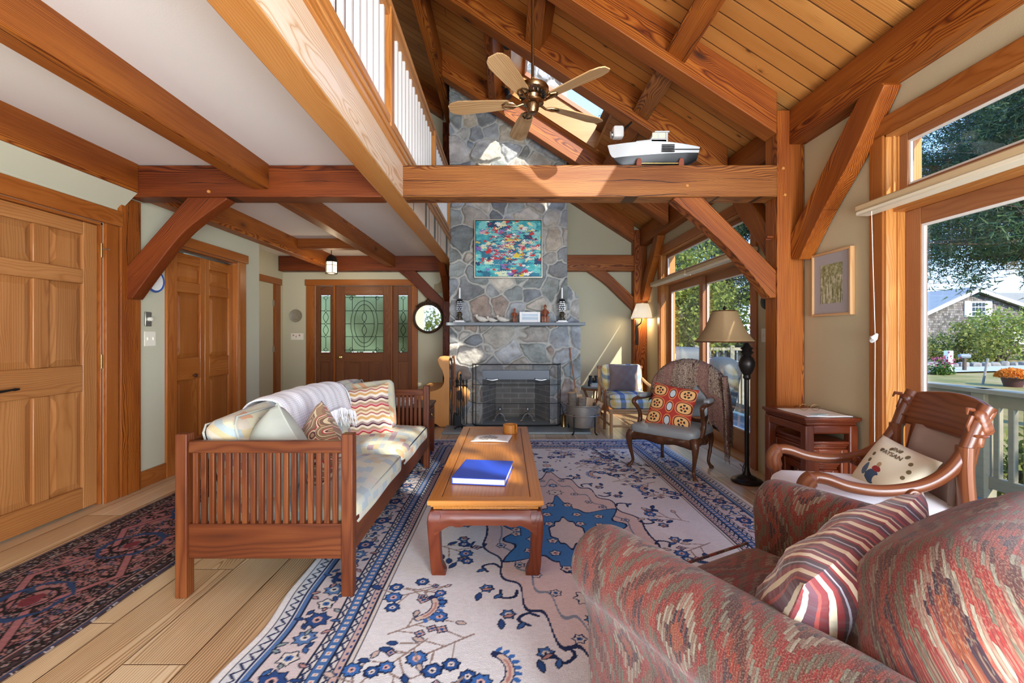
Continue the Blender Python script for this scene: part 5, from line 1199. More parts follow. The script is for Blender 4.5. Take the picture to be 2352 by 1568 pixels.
def paint_rug():
    W_, H_ = 2.76, 5.0; C = Canvas(W_, H_, .0048, '#e2e3e4'); rs = np.random.RandomState(5)
    ex = W_ / 2 - C.ax; ey = H_ / 2 - C.ay; e = np.minimum(ex, ey)
    along = np.where(ex < ey, C.y, C.x); z = np.abs(((along / .052) % 1) - .5) * 2
    q = lambda a, b, col: C.put((e >= a) & (e < b), col)
    B_ = .455
    q(0, .035, '#e6e6e6'); q(.035, .043, '#1f2a44'); q(.043, .105, '#d6dade')
    zz = .052 + z * .030; C.put((np.abs(e - zz) < .0065) & (e < .1), '#27345a'); q(.09, .097, '#27345a'); q(.105, .122, '#5579ad'); q(.122, .130, '#1f2a44')
    q(.130, .288, '#d3c8c8')
    q(.288, .296, '#1f2a44'); q(.296, .318, '#d9d6d0'); zz = .300 + z * .014; C.put((np.abs(e - zz) < .0055) & (e > .29) & (e < .32), '#27345a'); q(.318, .326, '#27345a')
    q(.326, .362, '#4a72a9'); dd = np.abs(((along / .036) % 1) - .5); C.put((e > .333) & (e < .355) & (dd < .24), '#dcd5cd'); C.put((e > .338) & (e < .350) & (dd < .11), '#c58d84')
    q(.362, .370, '#1f2a44'); q(.370, .396, '#d9d6d0'); zz = .374 + z * .018; C.put((np.abs(e - zz) < .0055) & (e > .368) & (e < .398), '#27345a'); q(.396, .403, '#27345a')
    q(.403, .425, '#c9aea7'); C.put((e > .408) & (e < .420) & (dd < .2), '#2b4c84'); q(.425, .433, '#1f2a44'); q(.433, .448, '#d4cfc7'); q(.448, .455, '#3a3b4f')
    # main border blossoms
    def border(sx, sy, n, horiz):
        for i in range(n):
            t = -.5 + (i + .5) / n
            x, y = (t * (W_ - .42), sy) if horiz else (sx, t * (H_ - .42)); k = i % 3; cols = (('#2b4c84', '#cfa9a2'), ('#dcd6cd', '#3f6aa6'), ('#5c80b3', '#dcd6cd'))[k]
            C.flower(x, y, (.062, .046, .054)[k], (7, 5, 8)[k], i, cols[0], '#1f2a44', cols[1])
            for j in range(4):
                a = j * math.pi / 2 + .5 + i; C.leaf(x + math.cos(a) * .055, y + math.sin(a) * .055, a, .05, .013, ('#3f6aa6', '#b98c86', '#2b4c84', '#8fa0a0')[j])
    for s_ in (-1, 1): border(s_ * (W_ / 2 - .209), 0, 40, False); border(0, s_ * (H_ / 2 - .209), 20, True)
    inn = e > B_
    # central medallion: stepped shield of blue inside a rosy ground with scalloped scrolls
    def lobed(kx, ky, p=1.5, am=.06, fr=9, y0=0.0):
        r_ = (np.abs(C.x / kx) ** p + np.abs(C.y / ky) ** p) ** (1 / p); a = np.arctan2(C.y / ky, C.x / kx); return r_ * (1 + am * np.cos(a * fr * 2))
    m1 = lobed(.52, 1.20, 1.25, .05, 9); C.put(inn & (m1 < 1.0), '#27345a'); C.put(inn & (m1 < .975), '#dccbc6')
    m1b = lobed(.44, 1.02, 1.25, .05, 9); C.put(inn & (np.abs(m1b - .95) < .013), '#8593a3')
    m2 = np.maximum(C.ax / .36, C.ay / .34) + .10 * np.cos(np.arctan2(C.y, C.x) * 12); m2 = np.minimum(m2, lobed(.22, .62, 1.1, .06, 7)); C.put(inn & (m2 < 1.0), '#1f2f52'); C.put(inn & (m2 < .96), '#4a86bd')
    m3 = lobed(.12, .22, 1.2, .08, 5); C.put(inn & (m3 < 1.0), '#1f2f52'); C.put(inn & (m3 < .9), '#d9d2ca')
    for sy in (-1, 1):
        for k, (yy, r_) in enumerate(((.70, .07), (.86, .045), (1.28, .07), (1.42, .05), (1.53, .035))): C.flower(0, sy * yy, r_, 8, 0, ('#d9d2ca', '#4a86bd', '#4a86bd', '#d2b0a8', '#4571ab')[k], '#1f2f52', '#e2dcd3')
    # scrolls round the medallion
    n = 22
    for i in range(n):
        a = 2 * math.pi * (i + .5) / n; rx, ry = .52, 1.2; p = 1.25; ca, sa = math.cos(a), math.sin(a); rr_ = 1 / ((abs(ca) ** p + abs(sa) ** p) ** (1 / p)); x, y = ca * rr_ * rx, sa * rr_ * ry
        b = math.atan2(y / ry ** 2, x / rx ** 2); sg = 1 if i % 2 else -1
        C.line(spline([(x, y), (x + .05 * math.cos(b + sg), y + .05 * math.sin(b + sg)), (x + .09 * math.cos(b + .3 * sg), y + .09 * math.sin(b + .3 * sg)), (x + .075 * math.cos(b - .5 * sg), y + .075 * math.sin(b - .5 * sg))], 4), .013, '#22335a')
        C.leaf(x + .07 * math.cos(b), y + .07 * math.sin(b), b + .4, .06, .015, '#3f6aa6')
    # mirrored filling flowers
    def mir(fn, x, y, a):
        for sx in (-1, 1):
            for sy in (-1, 1): fn(sx * x, sy * y, math.atan2(math.sin(a) * sy, math.cos(a) * sx))
    for (x, y, a) in ((.10, .12, .8), (.22, .10, 1.2), (.24, .24, .4), (.10, .27, 1.0), (.06, .44, 1.5), (.31, .03, 0)):
        mir(lambda X, Y, A: C.flower(X, Y, .038, 5, A, '#dcd6cd', '#1f2f52', '#c58d84'), x, y, a)
    for (x, y, a) in ((.40, .18, .2), (.22, .50, 1.), (.14, .66, 1.4), (.30, .40, .4), (.08, .98, 1.)): mir(lambda X, Y, A: C.flower(X, Y, .034, 6, A, '#d9d2ca', '#27345a', '#3f6aa6'), x, y, a)
    for (x, y, a) in ((.62, .10, .2), (.60, .34, .6), (.46, .62, .9), (.36, .82, 1.1), (.22, 1.06, 1.3)):
        mir(lambda X, Y, A: C.flower(X, Y, .040, 6, A, '#4571ab', '#1f2f52', '#dcd6cd'), x, y, a); mir(lambda X, Y, A: C.leaf(X, Y, A + .5, .075, .017, '#2b4c84'), x + .03, y + .03, a); mir(lambda X, Y, A: C.leaf(X, Y, A - .7, .06, .014, '#b98c86'), x - .03, y, a)
    # sprays on the ivory field, denser at the corners
    for (x, y, a, s_) in ((.80, .15, 2.6, 1.0), (.66, .60, .4, 1.0), (.50, .95, .6, 1.0), (.26, 1.35, .8, 1.0), (.80, 1.95, -2.2, 1.2), (.62, 1.75, -2.0, 1.2), (.80, 1.55, -1.8, 1.1), (.42, 1.98, -2.8, 1.2), (.20, 1.98, -1.7, 1.1), (.80, 1.15, 2.6, 1.1), (.36, 1.62, .3, 1.0), (.60, 1.40, -2.2, 1.0), (.84, .95, -2.6, .9), (.82, 1.75, 2.4, 1.0), (.55, 1.98, -1.4, 1.0), (.84, 1.35, -1.2, .9), (.52, 1.18, 1.0, .9), (.68, .98, .9, .8), (.84, .62, 2.9, .7), (.66, 1.98, 3.0, .9)):
        mir(lambda X, Y, A: spray(C, X, Y, A, s_, rs), x, y, a)
    # crescent leaves with fringed backs and paired buds
    for (x, y, a) in ((.62, 1.62, 1.2), (.30, 1.80, .2), (.74, .85, 2.0), (.70, 2.0, .4), (.38, 1.22, 2.4), (.86, 1.5, 1.5)):
        def cres(X, Y, A):
            pts = [(X + .10 * math.cos(A + t) - .10 * math.cos(A), Y + .10 * math.sin(A + t) - .10 * math.sin(A)) for t in np.linspace(0, 1.9, 9)]
            C.line(pts, .034, '#27345a'); C.line(pts[:-1], .022, '#d9c4b6'); C.line(pts[1:-2], .008, '#c08d84')
            for i_, q in enumerate(pts[1:]): C.leaf(q[0] + .012 * math.cos(A + i_ * .23), q[1] + .012 * math.sin(A + i_ * .23), A + i_ * .23, .035, .010, '#3f72b8', None)
        mir(cres, x, y, a)
    for i_ in range(70):
        x = rs.uniform(.05, .88); y = rs.uniform(1.25, 2.0)
        mir(lambda X, Y, A: C.flower(X, Y, .013, 4, A, '#3f72b8', '#27345a', '#3f72b8'), x, y, i_)
    # scalloped corner arcs
    for sx in (-1, 1):
        for sy in (-1, 1):
            cx, cy = sx * (W_ / 2 - B_), sy * (H_ / 2 - B_)
            for i in range(9):
                t = (i + .5) / 9 * math.pi / 2; x = cx - sx * .40 * math.cos(t); y = cy - sy * .62 * math.sin(t); C.line(spline([(x, y), (x + .045 * sx, y - .035 * sy), (x + .02 * sx, y + .05 * sy)], 4), .014, '#22335a'); C.leaf(x, y, t * sx * sy + 1.2, .05, .014, '#8f9fae')
    C.c *= (.93 + .14 * vnoise(C.x * 60, C.y * 240, 3))[..., None]; C.c *= (.9 + .16 * fbm(C.x * 2, C.y * 2, 9, 3))[..., None]
    return C
def rug_mesh(name, C, cx, cy, parent, z=.010, yskip=None, warp=True):
    X = C.x + cx; Y = C.y + cy; wv = (fbm(C.x * 1.1, C.y * 1.1, 77, 2) - .5) if warp else 0
    Z = z + .0015 * (vnoise(C.x * 9, C.y * 9, 4) - .5) + np.clip(wv, -.2, .2) * .004
    edge = np.minimum(C.w / 2 - C.ax, C.h / 2 - C.ay); X = X + (vnoise(C.y * 3.3, C.y * 0, 2) - .5) * .035 * (C.ax > C.w / 2 - .5) * ((C.ax - C.w / 2 + .5) / .5)
    Z = Z * np.clip(.25 + edge / .01, 0, 1)
    V = np.stack([X, Y, Z], -1).reshape(-1, 3); ii = (np.arange(C.ny - 1)[:, None] * C.nx + np.arange(C.nx - 1)[None]).ravel(); Fq = np.stack([ii, ii + 1, ii + C.nx + 1, ii + C.nx], -1)
    return np_mesh(name, V, Fq, P['rug'], parent, cols=C.c.reshape(-1, 3), smooth=True)
rg = thing('area_rug', 'large ivory and blue floral rug under the coffee table', 'rug')
C_ = paint_rug(); rug_mesh('pile', C_, .365, 2.77, rg)
def edging(name, pts, mat, parent, r=.006, z=.006, seed=1):
    rs_ = random.Random(seed); m = MB(); P_ = []
    for a, b in zip(pts, pts[1:]):
        n = int(math.dist(a, b) / .03)
        for i in range(n): t = i / n; P_.append((a[0] + (b[0] - a[0]) * t + rs_.uniform(-.003, .003), a[1] + (b[1] - a[1]) * t + rs_.uniform(-.003, .003), z))
    m.tube(P_, r, 6); return m.build(name, mat, parent)
def paint_runner():
    W_, H_ = .81, 4.4; C = Canvas(W_, H_, .0048, '#a8706c'); rs = np.random.RandomState(9)
    e = np.minimum(W_ / 2 - C.ax, H_ / 2 - C.ay)
    sw = fbm(C.x * 26, C.y * 26, 5, 3); sw2 = fbm(C.x * 18 + 7, C.y * 18, 15, 3)
    C.put(np.abs(sw - .5) < .035, '#2a1a1c'); C.put(np.abs(sw2 - .45) < .025, '#33435f'); C.put(sw2 > .62, '#3a2326')
    for i in range(900):
        x = rs.uniform(0, .30); y = rs.uniform(-2.1, 2.1); k = rs.randint(0, 5)
        for sx in (-1, 1):
            if k < 3: C.flower(sx * x, y, rs.uniform(.014, .024), 6, i, ('#6b2a32', '#34496e', '#9c8a86')[k], '#150d10', '#a8726c')
            else: C.leaf(sx * x, y, i, .045, .013, ('#1a1013', '#8d7672')[k - 3], '#150d10')
    zg = np.abs(((C.y / .55 + .25) % 1) - .5) * 2; mm = np.abs(C.ax - (.05 + .17 * zg)); C.put((mm < .018) & (e > .12), '#a8696a'); C.put((np.abs(mm - .022) < .004) & (e > .12), '#1a1013')
    for yy in np.arange(-2.0, 2.1, .55):
        r_ = np.sqrt((C.x / .13) ** 2 + ((C.y - yy) / .15) ** 2) + .45 * (fbm(C.x * 16, C.y * 16, 2, 2) - .5); C.put(np.abs(r_ - 1) < .09, '#2c4268'); C.put(np.abs(r_ - .55) < .06, '#1a1013'); C.put(r_ < .25, '#7b3038')
    b = (e < .12); C.put(b, '#46302f'); sb = fbm(C.x * 34, C.y * 34, 25, 2); C.put(b & (sb > .5), '#1e1416'); C.put(b & (np.abs(sb - .42) < .03), '#b3a199')
    for i in range(120):
        y = -2.15 + i * .036
        for sx in (-1, 1): C.flower(sx * (W_ / 2 - .068), y, .021, 5, i, ('#8a7c78', '#6b2c34', '#5f708a')[i % 3], '#171012', '#b08c86')
    for a, c in ((.012, '#30405c'), (.02, '#a8837c'), (.03, '#1c1417'), (.112, '#a87a74'), (.122, '#1c1417')): C.put((e > a - .005) & (e < a + .004), c)
    C.c *= (.62 + .3 * vnoise(C.x * 80, C.y * 200, 3))[..., None]; return C
rn = thing('runner_rug', 'dark rose and navy runner rug beside the panelled door', 'rug')
C2 = paint_runner(); rug_mesh('pile', C2, -2.145, 1.85, rn, warp=False)
# ---------------------------------------------------------------- slatted sofa
SY0, SY1, SX0, SX1 = 2.08, 4.165, -1.52, -.707
so = thing('slatted_sofa', 'long mission style wooden sofa with slatted arms and patchwork cushions', 'sofa', (0, 0, 0))
for x in (SX0, SX1 - .053):
    for y in (SY0, SY1 - .055): MB().box(x, y, 0, x + .053, y + .055, .752, 'z').build('corner_post', W['sofa'], so, bevel=.004)
slat0 = None
for y in (SY0 + .01, SY1 - .045):
    MB().box(SX0 + .053, y, .663, SX1 - .053, y + .033, .718, 'x').build('arm_rail', W['sofa'], so, bevel=.004)
    MB().box(SX0 + .053, y + .002, .177, SX1 - .053, y + .033, .337, 'x').build('end_board', W['sofa'], so, bevel=.003)
    for i in range(18):
        x = SX0 + .053 + .016 + i * .0379
        if slat0 is None: slat0 = MB().box(-.0115, -.010, .333, .0115, .010, .667, 'z').build('arm_slat', W['sofa'], so, bevel=.002); o = slat0
        else: o = slat0.copy(); COL.objects.link(o)
        o.location = (x + .0115, y + .017, 0)
m = MB(); m.box(SX1 - .032, SY0 + .055, .19, SX1 - .012, SY1 - .055, .335, 'y'); m.box(SX1 - .06, SY0 + .055, .325, SX1 - .006, SY1 - .055, .345, 'y'); m.build('front_rail', W['sofa'], so, bevel=.003)
MB().box(SX0 + .01, SY0 + .055, .19, SX0 + .03, SY1 - .055, .335, 'y').build('back_rail', W['sofa'], so, bevel=.003)
MB().box(SX0 + .01, SY0 + .055, .663, SX0 + .04, SY1 - .055, .718, 'y').build('back_rail', W['sofa'], so, bevel=.003)
for i in range(30): MB().box(SX0 + .015, SY0 + .1 + i * .065, .335, SX0 + .033, SY0 + .123 + i * .065, .665, 'z').build('back_slat', W['sofa'], so)
MB().box(SX0 + .03, SY0 + .055, .25, SX1 - .03, SY1 - .055, .27, 'y').build('seat_deck', W['sofa'], so)
def piping(pts, mat, parent, r=.0055): m = MB(); m.tube(pts, r, 6); return m.build('piping', mat, parent)
ym_ = (SY0 + SY1) / 2
for i, (a, b) in enumerate(((SY0 + .06, ym_ - .005), (ym_ + .005, SY1 - .06))):
    w = .775; L = b - a; cx = SX1 - .004 - w / 2; cz = .345
    def warp(p): return (p.x, p.y, p.z + .006 * math.sin(p.x * 9 + p.y * 5) * (p.z > 0) + .004 * math.sin(p.y * 11))
    o = MB().rbox(w, L, .135, .045, 12, (0, 0, .028), T=TR((cx, (a + b) / 2, cz)), off=(3 * i, 2 * i, 0), warp=warp).build('seat_cushion', P['sofafab'], so, angle=80)
    zt = cz + .045; h = w / 2 - .008; l = L / 2 - .01
    rc = [(cx + h, (a + b) / 2 - l + .05), (cx + h, (a + b) / 2 + l - .05), (cx + h - .03, (a + b) / 2 + l - .008), (cx - h, (a + b) / 2 + l - .008)]
    m = MB(); m.tube([(x, y, zt) for x, y in [(cx - h, (a + b) / 2 - l + .008), (cx + h - .03, (a + b) / 2 - l + .008)] + rc], .005, 6); m.build('piping', P['rugedge'] if i else P['greycush'], o)
for i, (a, b) in enumerate(((SY0 + .07, ym_ + .02), (ym_ + .03, SY1 - .03))):
    T = TR((-1.335, (a + b) / 2, .605), ry=R(-14)); L = b - a
    def warp(p): return (p.x + .006 * math.sin(p.y * 9 + p.z * 6), p.y, p.z + .010 * math.sin(p.y * 5 + 1) * (p.z > 0))
    o = MB().rbox(.165, L, .42, .055, 12, (.022, .006, .012), T=T, off=(7 + 3 * i, 1, 4), warp=warp).build('back_cushion', P['sofafab'], so, angle=80)
    m = MB(); h = .42 / 2 - .03; l = L / 2 - .02
    for sx in (-.078, .078):
        m.tube([tuple(T @ Vector(p)) for p in ((sx, -l, -h), (sx, -l, h - .02), (sx, -l + .03, h + .012), (sx, l - .03, h + .012), (sx, l, h - .02), (sx, l, -h))], .0055, 6)
    m.build('piping', P['greycush'], o)
# loose pillows
def pillow_thing(name, label, cat, mat, w, h, t, loc, rx, rz, ry=0, pip=None, **k):
    th = thing(name, label, cat, loc); T = TR((0, 0, 0), rx=rx, ry=ry, rz=rz)
    MB().pillow(w, h, t, T, **k).build('cover', mat, th, angle=180)
    if pip:
        m = MB(); pn = k.get('pinch', .07); P_ = []
        for s in range(4):
            for i in range(12):
                q = -1 + 2 * i / 12; x, z = ((q, -1), (1, q), (-q, 1), (-1, -q))[s]; P_.append(tuple(T @ Vector((x * w / 2 * (1 - pn * (1 - z * z)), 0, z * h / 2 * (1 - pn * (1 - x * x))))))
        P_.append(P_[0]); m.tube(P_, .005, 6); m.build('piping', pip, th)
    return th
pillow_thing('throw_pillow', 'cream pillow with red, plum and tan wavy stripes at the far sofa end', 'pillow', P['wavy'], .40, .41, .15, (-1.13, 3.62, .605), R(-20), R(8), ry=R(-8), n=18, seed=3, wob=.004)
th = thing('throw_pillow', 'box pillow in the sofa cloth standing behind the wavy striped pillow', 'pillow', (-1.14, 3.80, .62))
MB().rbox(.40, .12, .40, .045, 10, (.0, .03, 0), T=TR(rx=R(-14), rz=R(6), ry=R(-6)), off=(12, 3, 5)).build('cover', P['sofafab'], th, angle=80)
pillow_thing('throw_pillow', 'plain grey green pillow leaning in the near sofa corner', 'pillow', P['greycush'], .38, .38, .27, (-1.17, 2.30, .59), R(-8), R(-35), ry=R(38), pip=P['greycush'], n=18, seed=5, wob=.004, p=.36)
pillow_thing('throw_pillow', 'brown and red swirl patterned pillow behind the near sofa arm', 'pillow', P['swirl'], .38, .38, .20, (-1.02, 2.47, .585), R(-10), R(-50), ry=R(30), n=18, seed=8, wob=.004, p=.42)
# knitted throw over the back
tt = thing('knitted_throw', 'white knitted throw with fringe draped over the sofa back', 'blanket')
Ya, Yb_ = 2.58, 3.50
def prof(y):
    """cross-section points x,z over the back cushions"""
    k = (y - Ya) / (Yb_ - Ya); drop = .50 + .12 * math.sin(k * 3.1) + .05 * k
    return [(-1.515, .60), (-1.51, .74), (-1.49, .80), (-1.44, .838), (-1.37, .848), (-1.305, .835), (-1.262, .79), (-1.245, .74), (-1.225, .67), (-1.205, .60 + .02 * k), (-1.19, drop + .03)]
def thr(a, b):
    y = Ya + (Yb_ - Ya) * a; p = spline([(q[0], q[1], 0) for q in prof(y)], 4); n_ = len(p) - 1; t = b * n_; i = min(int(t), n_ - 1); f = t - i
    x = p[i][0] * (1 - f) + p[i + 1][0] * f; z = p[i][1] * (1 - f) + p[i + 1][1] * f
    w_ = .006 * math.sin(y * 31 + b * 3) + .004 * math.sin(y * 70); yy = y + .10 * b * (a - .5) + .03 * b
    return (x + w_ * .6, yy, z + w_ * .6 + .012 * math.sin(a * math.pi)), (a * (Yb_ - Ya), b * .75, 0)
m = MB(); m.surf(thr, 60, 36); o = m.build('cloth', P['throw'], tt, angle=180); sm_ = o.modifiers.new('solid', 'SOLIDIFY'); sm_.thickness = .009; sm_.offset = 1
m = MB(); rs_ = random.Random(4)
for i in range(95):
    a = i / 94; (x, y, z), _ = thr(a, 1.0); L = rs_.uniform(.07, .12); x += .012
    m.tube([(x, y, z + .01), (x + rs_.uniform(0, .012), y + rs_.uniform(-.012, .012), z - L * .5), (x + rs_.uniform(.005, .025), y + rs_.uniform(-.02, .02), z - L)], [.0028, .0026, .0015], 4)
for i in range(34):
    b = .5 + .5 * i / 33; (x, y, z), _ = thr(1.0, b); L = rs_.uniform(.03, .06); m.tube([(x + .006, y - .005, z), (x + .012, y + .02, z - L * .5), (x + .014, y + .025, z - L)], [.0026, .0024, .0014], 4)
m.build('fringe', P['yarn'], tt)
# ---------------------------------------------------------------- side table behind the sofa arm
st_ = thing('drawer_side_table', 'dark wooden side table with carved drawer beyond the sofa arm', 'side table', (0, 0, 0))
tx0, tx1, ty0, ty1, tz = -1.30, -.755, 4.24, 4.76, .535
m = MB(); m.box(tx0, ty0, tz - .022, tx1 + .01, ty1 + .01, tz); m.box(tx0 + .01, ty0 + .01, tz - .04, tx1, ty1, tz - .022); m.build('table_top', W['walnut'], st_, bevel=.004)
for x in (tx0 + .01, tx1 - .05):
    for y in (ty0 + .01, ty1 - .05): MB().box(x, y, 0, x + .045, y + .045, tz - .04, 'z').build('leg', W['rose'], st_, bevel=.003)
MB().box(tx0 + .02, ty0 + .02, .36, tx1 - .012, ty1 - .02, tz - .04).build('case', W['rose'], st_)
dr = MB(); dr.box(tx1 - .013, ty0 + .065, .37, tx1 + .002, ty1 - .06, tz - .05, 'y'); do = dr.build('drawer', W['rose'], st_, bevel=.004)
m = MB(); yc = (ty0 + ty1) / 2; m.lathe([(0, 0), (.022, .001), (.026, .004), (.0, .006)], 10, T=TR((tx1 + .002, yc, .435), ry=R(90))); m.tube(spline([(tx1 + .01, yc - .03, .44), (tx1 + .022, yc - .028, .415), (tx1 + .024, yc, .405), (tx1 + .022, yc + .028, .415), (tx1 + .01, yc + .03, .44)], 4), .003, 6); m.build('drawer_pull', P['brass'], do)
MB().box(tx0 + .03, ty0 + .03, .10, tx1 - .03, ty1 - .03, .12).build('shelf', W['rose'], st_)
for i, (x, y, z, c, lb) in enumerate(((-1.05, 4.45, 0, 'paper', 'lowest white magazine in the stack on the side table'), (-1.06, 4.44, .018, 'ivory', 'middle cream book in the stack on the side table'), (-1.04, 4.46, .036, 'paper', 'top white book in the stack on the side table'))):
    o = MB().box(x - .13, y - .1, 0, x + .13, y + .1, .018).build('stacked_book', P[c], None, bevel=.002, loc=(0, 0, tz + z)); tag(o, lb, 'book')
o = thing('small_photo_frame', 'small silver photo frame seen over the far sofa arm', 'photo frame', (-1.24, 4.40, tz)); MB().box(-.06, -.008, 0, .06, .008, .235).build('border', P['steel'], o, bevel=.003); MB().box(-.045, -.011, .02, .045, -.008, .215).build('photo', P['teal'], o)
# ---------------------------------------------------------------- low Chinese coffee table
ct = thing('coffee_table', 'long low rosewood coffee table with hoof feet and golden top', 'coffee table', (0, 0, 0))
cx0, cx1, cy0, cy1, cz = -.395, .180, 2.245, 4.10, .388
fw_ = .062; m = MB()
def frame_top(m, x0, x1, y0, y1, z0, z1, w):
    m.add([(x0, y0, z0), (x1, y0, z0), (x1, y0, z1), (x0, y0, z1), (x0 + w, y0 + w, z0), (x1 - w, y0 + w, z0), (x1 - w, y0 + w, z1), (x0 + w, y0 + w, z1)], [(0, 1, 2, 3), (3, 2, 6, 7), (5, 4, 7, 6), (1, 0, 4, 5)], [(p, q, 0) for p, q in ((0, 0), (.5, 0), (.5, .04), (0, .04), (.06, .06), (.44, .06), (.44, .1), (.06, .1))])
    m.add([(x0, y1, z0), (x1, y1, z0), (x1, y1, z1), (x0, y1, z1), (x0 + w, y1 - w, z0), (x1 - w, y1 - w, z0), (x1 - w, y1 - w, z1), (x0 + w, y1 - w, z1)], [(3, 2, 1, 0), (7, 6, 2, 3), (6, 7, 4, 5), (5, 4, 0, 1)], [(p, q, .3) for p, q in ((0, 0), (.5, 0), (.5, .04), (0, .04), (.06, .06), (.44, .06), (.44, .1), (.06, .1))])
    for s, xa, xb in ((1, x0, x0 + w), (-1, x1, x1 - w)):
        v = [(xa, y0, z0), (xa, y1, z0), (xa, y1, z1), (xa, y0, z1), (xb, y0 + w, z0), (xb, y1 - w, z0), (xb, y1 - w, z1), (xb, y0 + w, z1)]
        f = [(3, 2, 1, 0), (7, 6, 2, 3), (6, 7, 4, 5), (5, 4, 0, 1)]
        if s < 0: f = [q[::-1] for q in f]
        m.add(v, f, [(p[1], p[0] + p[2], .7) for p in v])
frame_top(m, cx0, cx1, cy0, cy1, cz - .024, cz, fw_); m.build('top_frame', W['table'], ct, bevel=.004, smooth=False)
a = fw_; m = MB(); m.box(cx0 + a + .004, cy0 + a + .004, cz - .018, cx1 - a - .004, cy1 - a - .004, cz - .0015, 'y'); m.build('top_panel', W['table'], ct, bevel=.003)
m = MB(); m.box(cx0 + a - .004, cy0 + a - .004, cz - .022, cx1 - a + .004, cy1 - a + .004, cz - .008, 'y'); m.build('panel_groove', W['rose'], ct)
m = MB(); m.box(cx0 + .012, cy0 + .012, cz - .036, cx1 - .012, cy1 - .012, cz - .024, 'y'); m.box(cx0 + .024, cy0 + .024, cz - .052, cx1 - .024, cy1 - .024, cz - .036, 'y'); m.build('waist_moulding', W['table'], ct, bevel=.005)
def apron(p0, p1, name='apron'):
    """bulging apron with a scalloped lower edge"""
    p0 = Vector(p0); p1 = Vector(p1); L = (p1 - p0).length; d = (p1 - p0) / L; nrm = Vector((d.y, -d.x, 0)); H = cz - .052
    def low(s):
        q = min(s, L - s); e = .070; k = .10
        if q < k: return H - e - .055 * (1 - math.sin(q / k * math.pi / 2))
        if q < k + .05: return H - e - .008
        return H - e
    def fn(u, v):
        s = u * L; lo = low(s); z = H + (lo - H) * v; out = .014 * math.sin(min(v * 1.25, 1) * math.pi * .62); p = p0 + d * s + nrm * (out); return (p.x, p.y, z), (s, z, 0)
    n_ = max(24, int(L / .015)); m = MB(); m.surf(fn, n_, 6, flip=False)
    def fb_(u, v): s = u * L; lo = low(s); z = H + (lo - H) * v; p = p0 + d * s - nrm * .012; return (p.x, p.y, z), (s, z, 0)
    m.surf(fb_, n_, 1, flip=True)
    def ed(u, v): s = u * L; lo = low(s); o_ = .014 * math.sin(math.pi * .62) * (1 - v) - .012 * v; p = p0 + d * s + nrm * o_; return (p.x, p.y, lo), (s, v * .03, 0)
    m.surf(ed, n_, 1); return m.build(name, W['rose'], ct, angle=50)
ix0, ix1, iy0, iy1 = cx0 + .012, cx1 - .012, cy0 + .012, cy1 - .012
apron((ix0 + .02, iy0, 0), (ix1 - .02, iy0, 0)); apron((ix1, iy0 + .02, 0), (ix1, iy1 - .02, 0)); apron((ix1 - .02, iy1, 0), (ix0 + .02, iy1, 0)); apron((ix0, iy1 - .02, 0), (ix0, iy0 + .02, 0))
def hoof(x, y, sx, sy):
    m = MB(); prof_ = [(.336, .0, .052), (.31, -.010, .066), (.28, -.014, .066), (.22, -.010, .060), (.12, -.003, .056), (.07, .000, .057), (.045, .002, .066), (.02, .005, .070), (.004, .010, .066), (.0, .014, .06)]
    v = []; g = []; f = []
    for z, o_, w in prof_:
        a = o_; b = o_ + w
        for (p, q) in ((a, a), (b, a), (b, b), (a, b)): v.append((x + sx * p, y + sy * q, z)); g.append((z, p, q))
    for i in range(len(prof_) - 1):
        for j in range(4): q = (i * 4 + j, i * 4 + (j + 1) % 4, (i + 1) * 4 + (j + 1) % 4, (i + 1) * 4 + j); f.append(q if sx * sy < 0 else q[::-1])
    q = tuple(range(4)); k = (len(prof_) - 1) * 4; f.append(q[::-1] if sx * sy < 0 else q); e_ = tuple(range(k, k + 4)); f.append(e_ if sx * sy < 0 else e_[::-1])
    m.add(v, f, g); return m.build('leg', W['rose'], ct, bevel=.010, angle=60)
for x, sx in ((ix0, 1), (ix1, -1)):
    for y, sy in ((iy0, 1), (iy1, -1)): hoof(x, y, sx, sy)
# on the table
bk = thing('blue_book', 'thick bright blue book lying on the coffee table', 'book', (-.135, 2.665, cz), R(-7.5)); w, l = .150, .185
MB().box(-w, -l, 0, w, l, .004).build('lower_cover', P['book'], bk, bevel=.0015); MB().box(-w, -l, .033, w, l, .037).build('upper_cover', P['book'], bk, bevel=.0015)
MB().box(-w - .001, -l, 0, -w + .006, l, .037).build('spine', P['book'], bk, bevel=.003); MB().box(-w + .005, -l + .006, .004, w - .006, l - .006, .033).build('page_block', P['paper'], bk)
mg = thing('magazine', 'open white magazine with a grey sketch on the coffee table', 'magazine', (-.12, 3.60, cz), R(-4))
def sheet(a, b): x = -.145 + .29 * a; y = -.11 + .22 * b; return (x + .02 * (b - .5), y, .005 + .004 * math.sin(a * 3.1) + .006 * a * b), (x, y, 0)
n = NT('printed page'); x, y, z = n.g(); q = n.noise(n.vec(x, y), 42, 4, .75); msk = ((((x + .03) / .075).abs() ** 2) + (((y - .005) / .075).abs() ** 2)).lt(1.0) * q.gt(.47); n.color(n.mix(msk * .75, '#eeeae6', '#4c4e50')); n.set(rough=.4)
m = MB(); m.surf(sheet, 10, 8); o = m.build('pages', n.m, mg); q = o.modifiers.new('s', 'SOLIDIFY'); q.thickness = .005; q.offset = -1
cr = thing('coaster_holder', 'round wooden coaster holder with a slot at the end of the table', 'coaster set', (.025, 3.83, cz), R(-35))
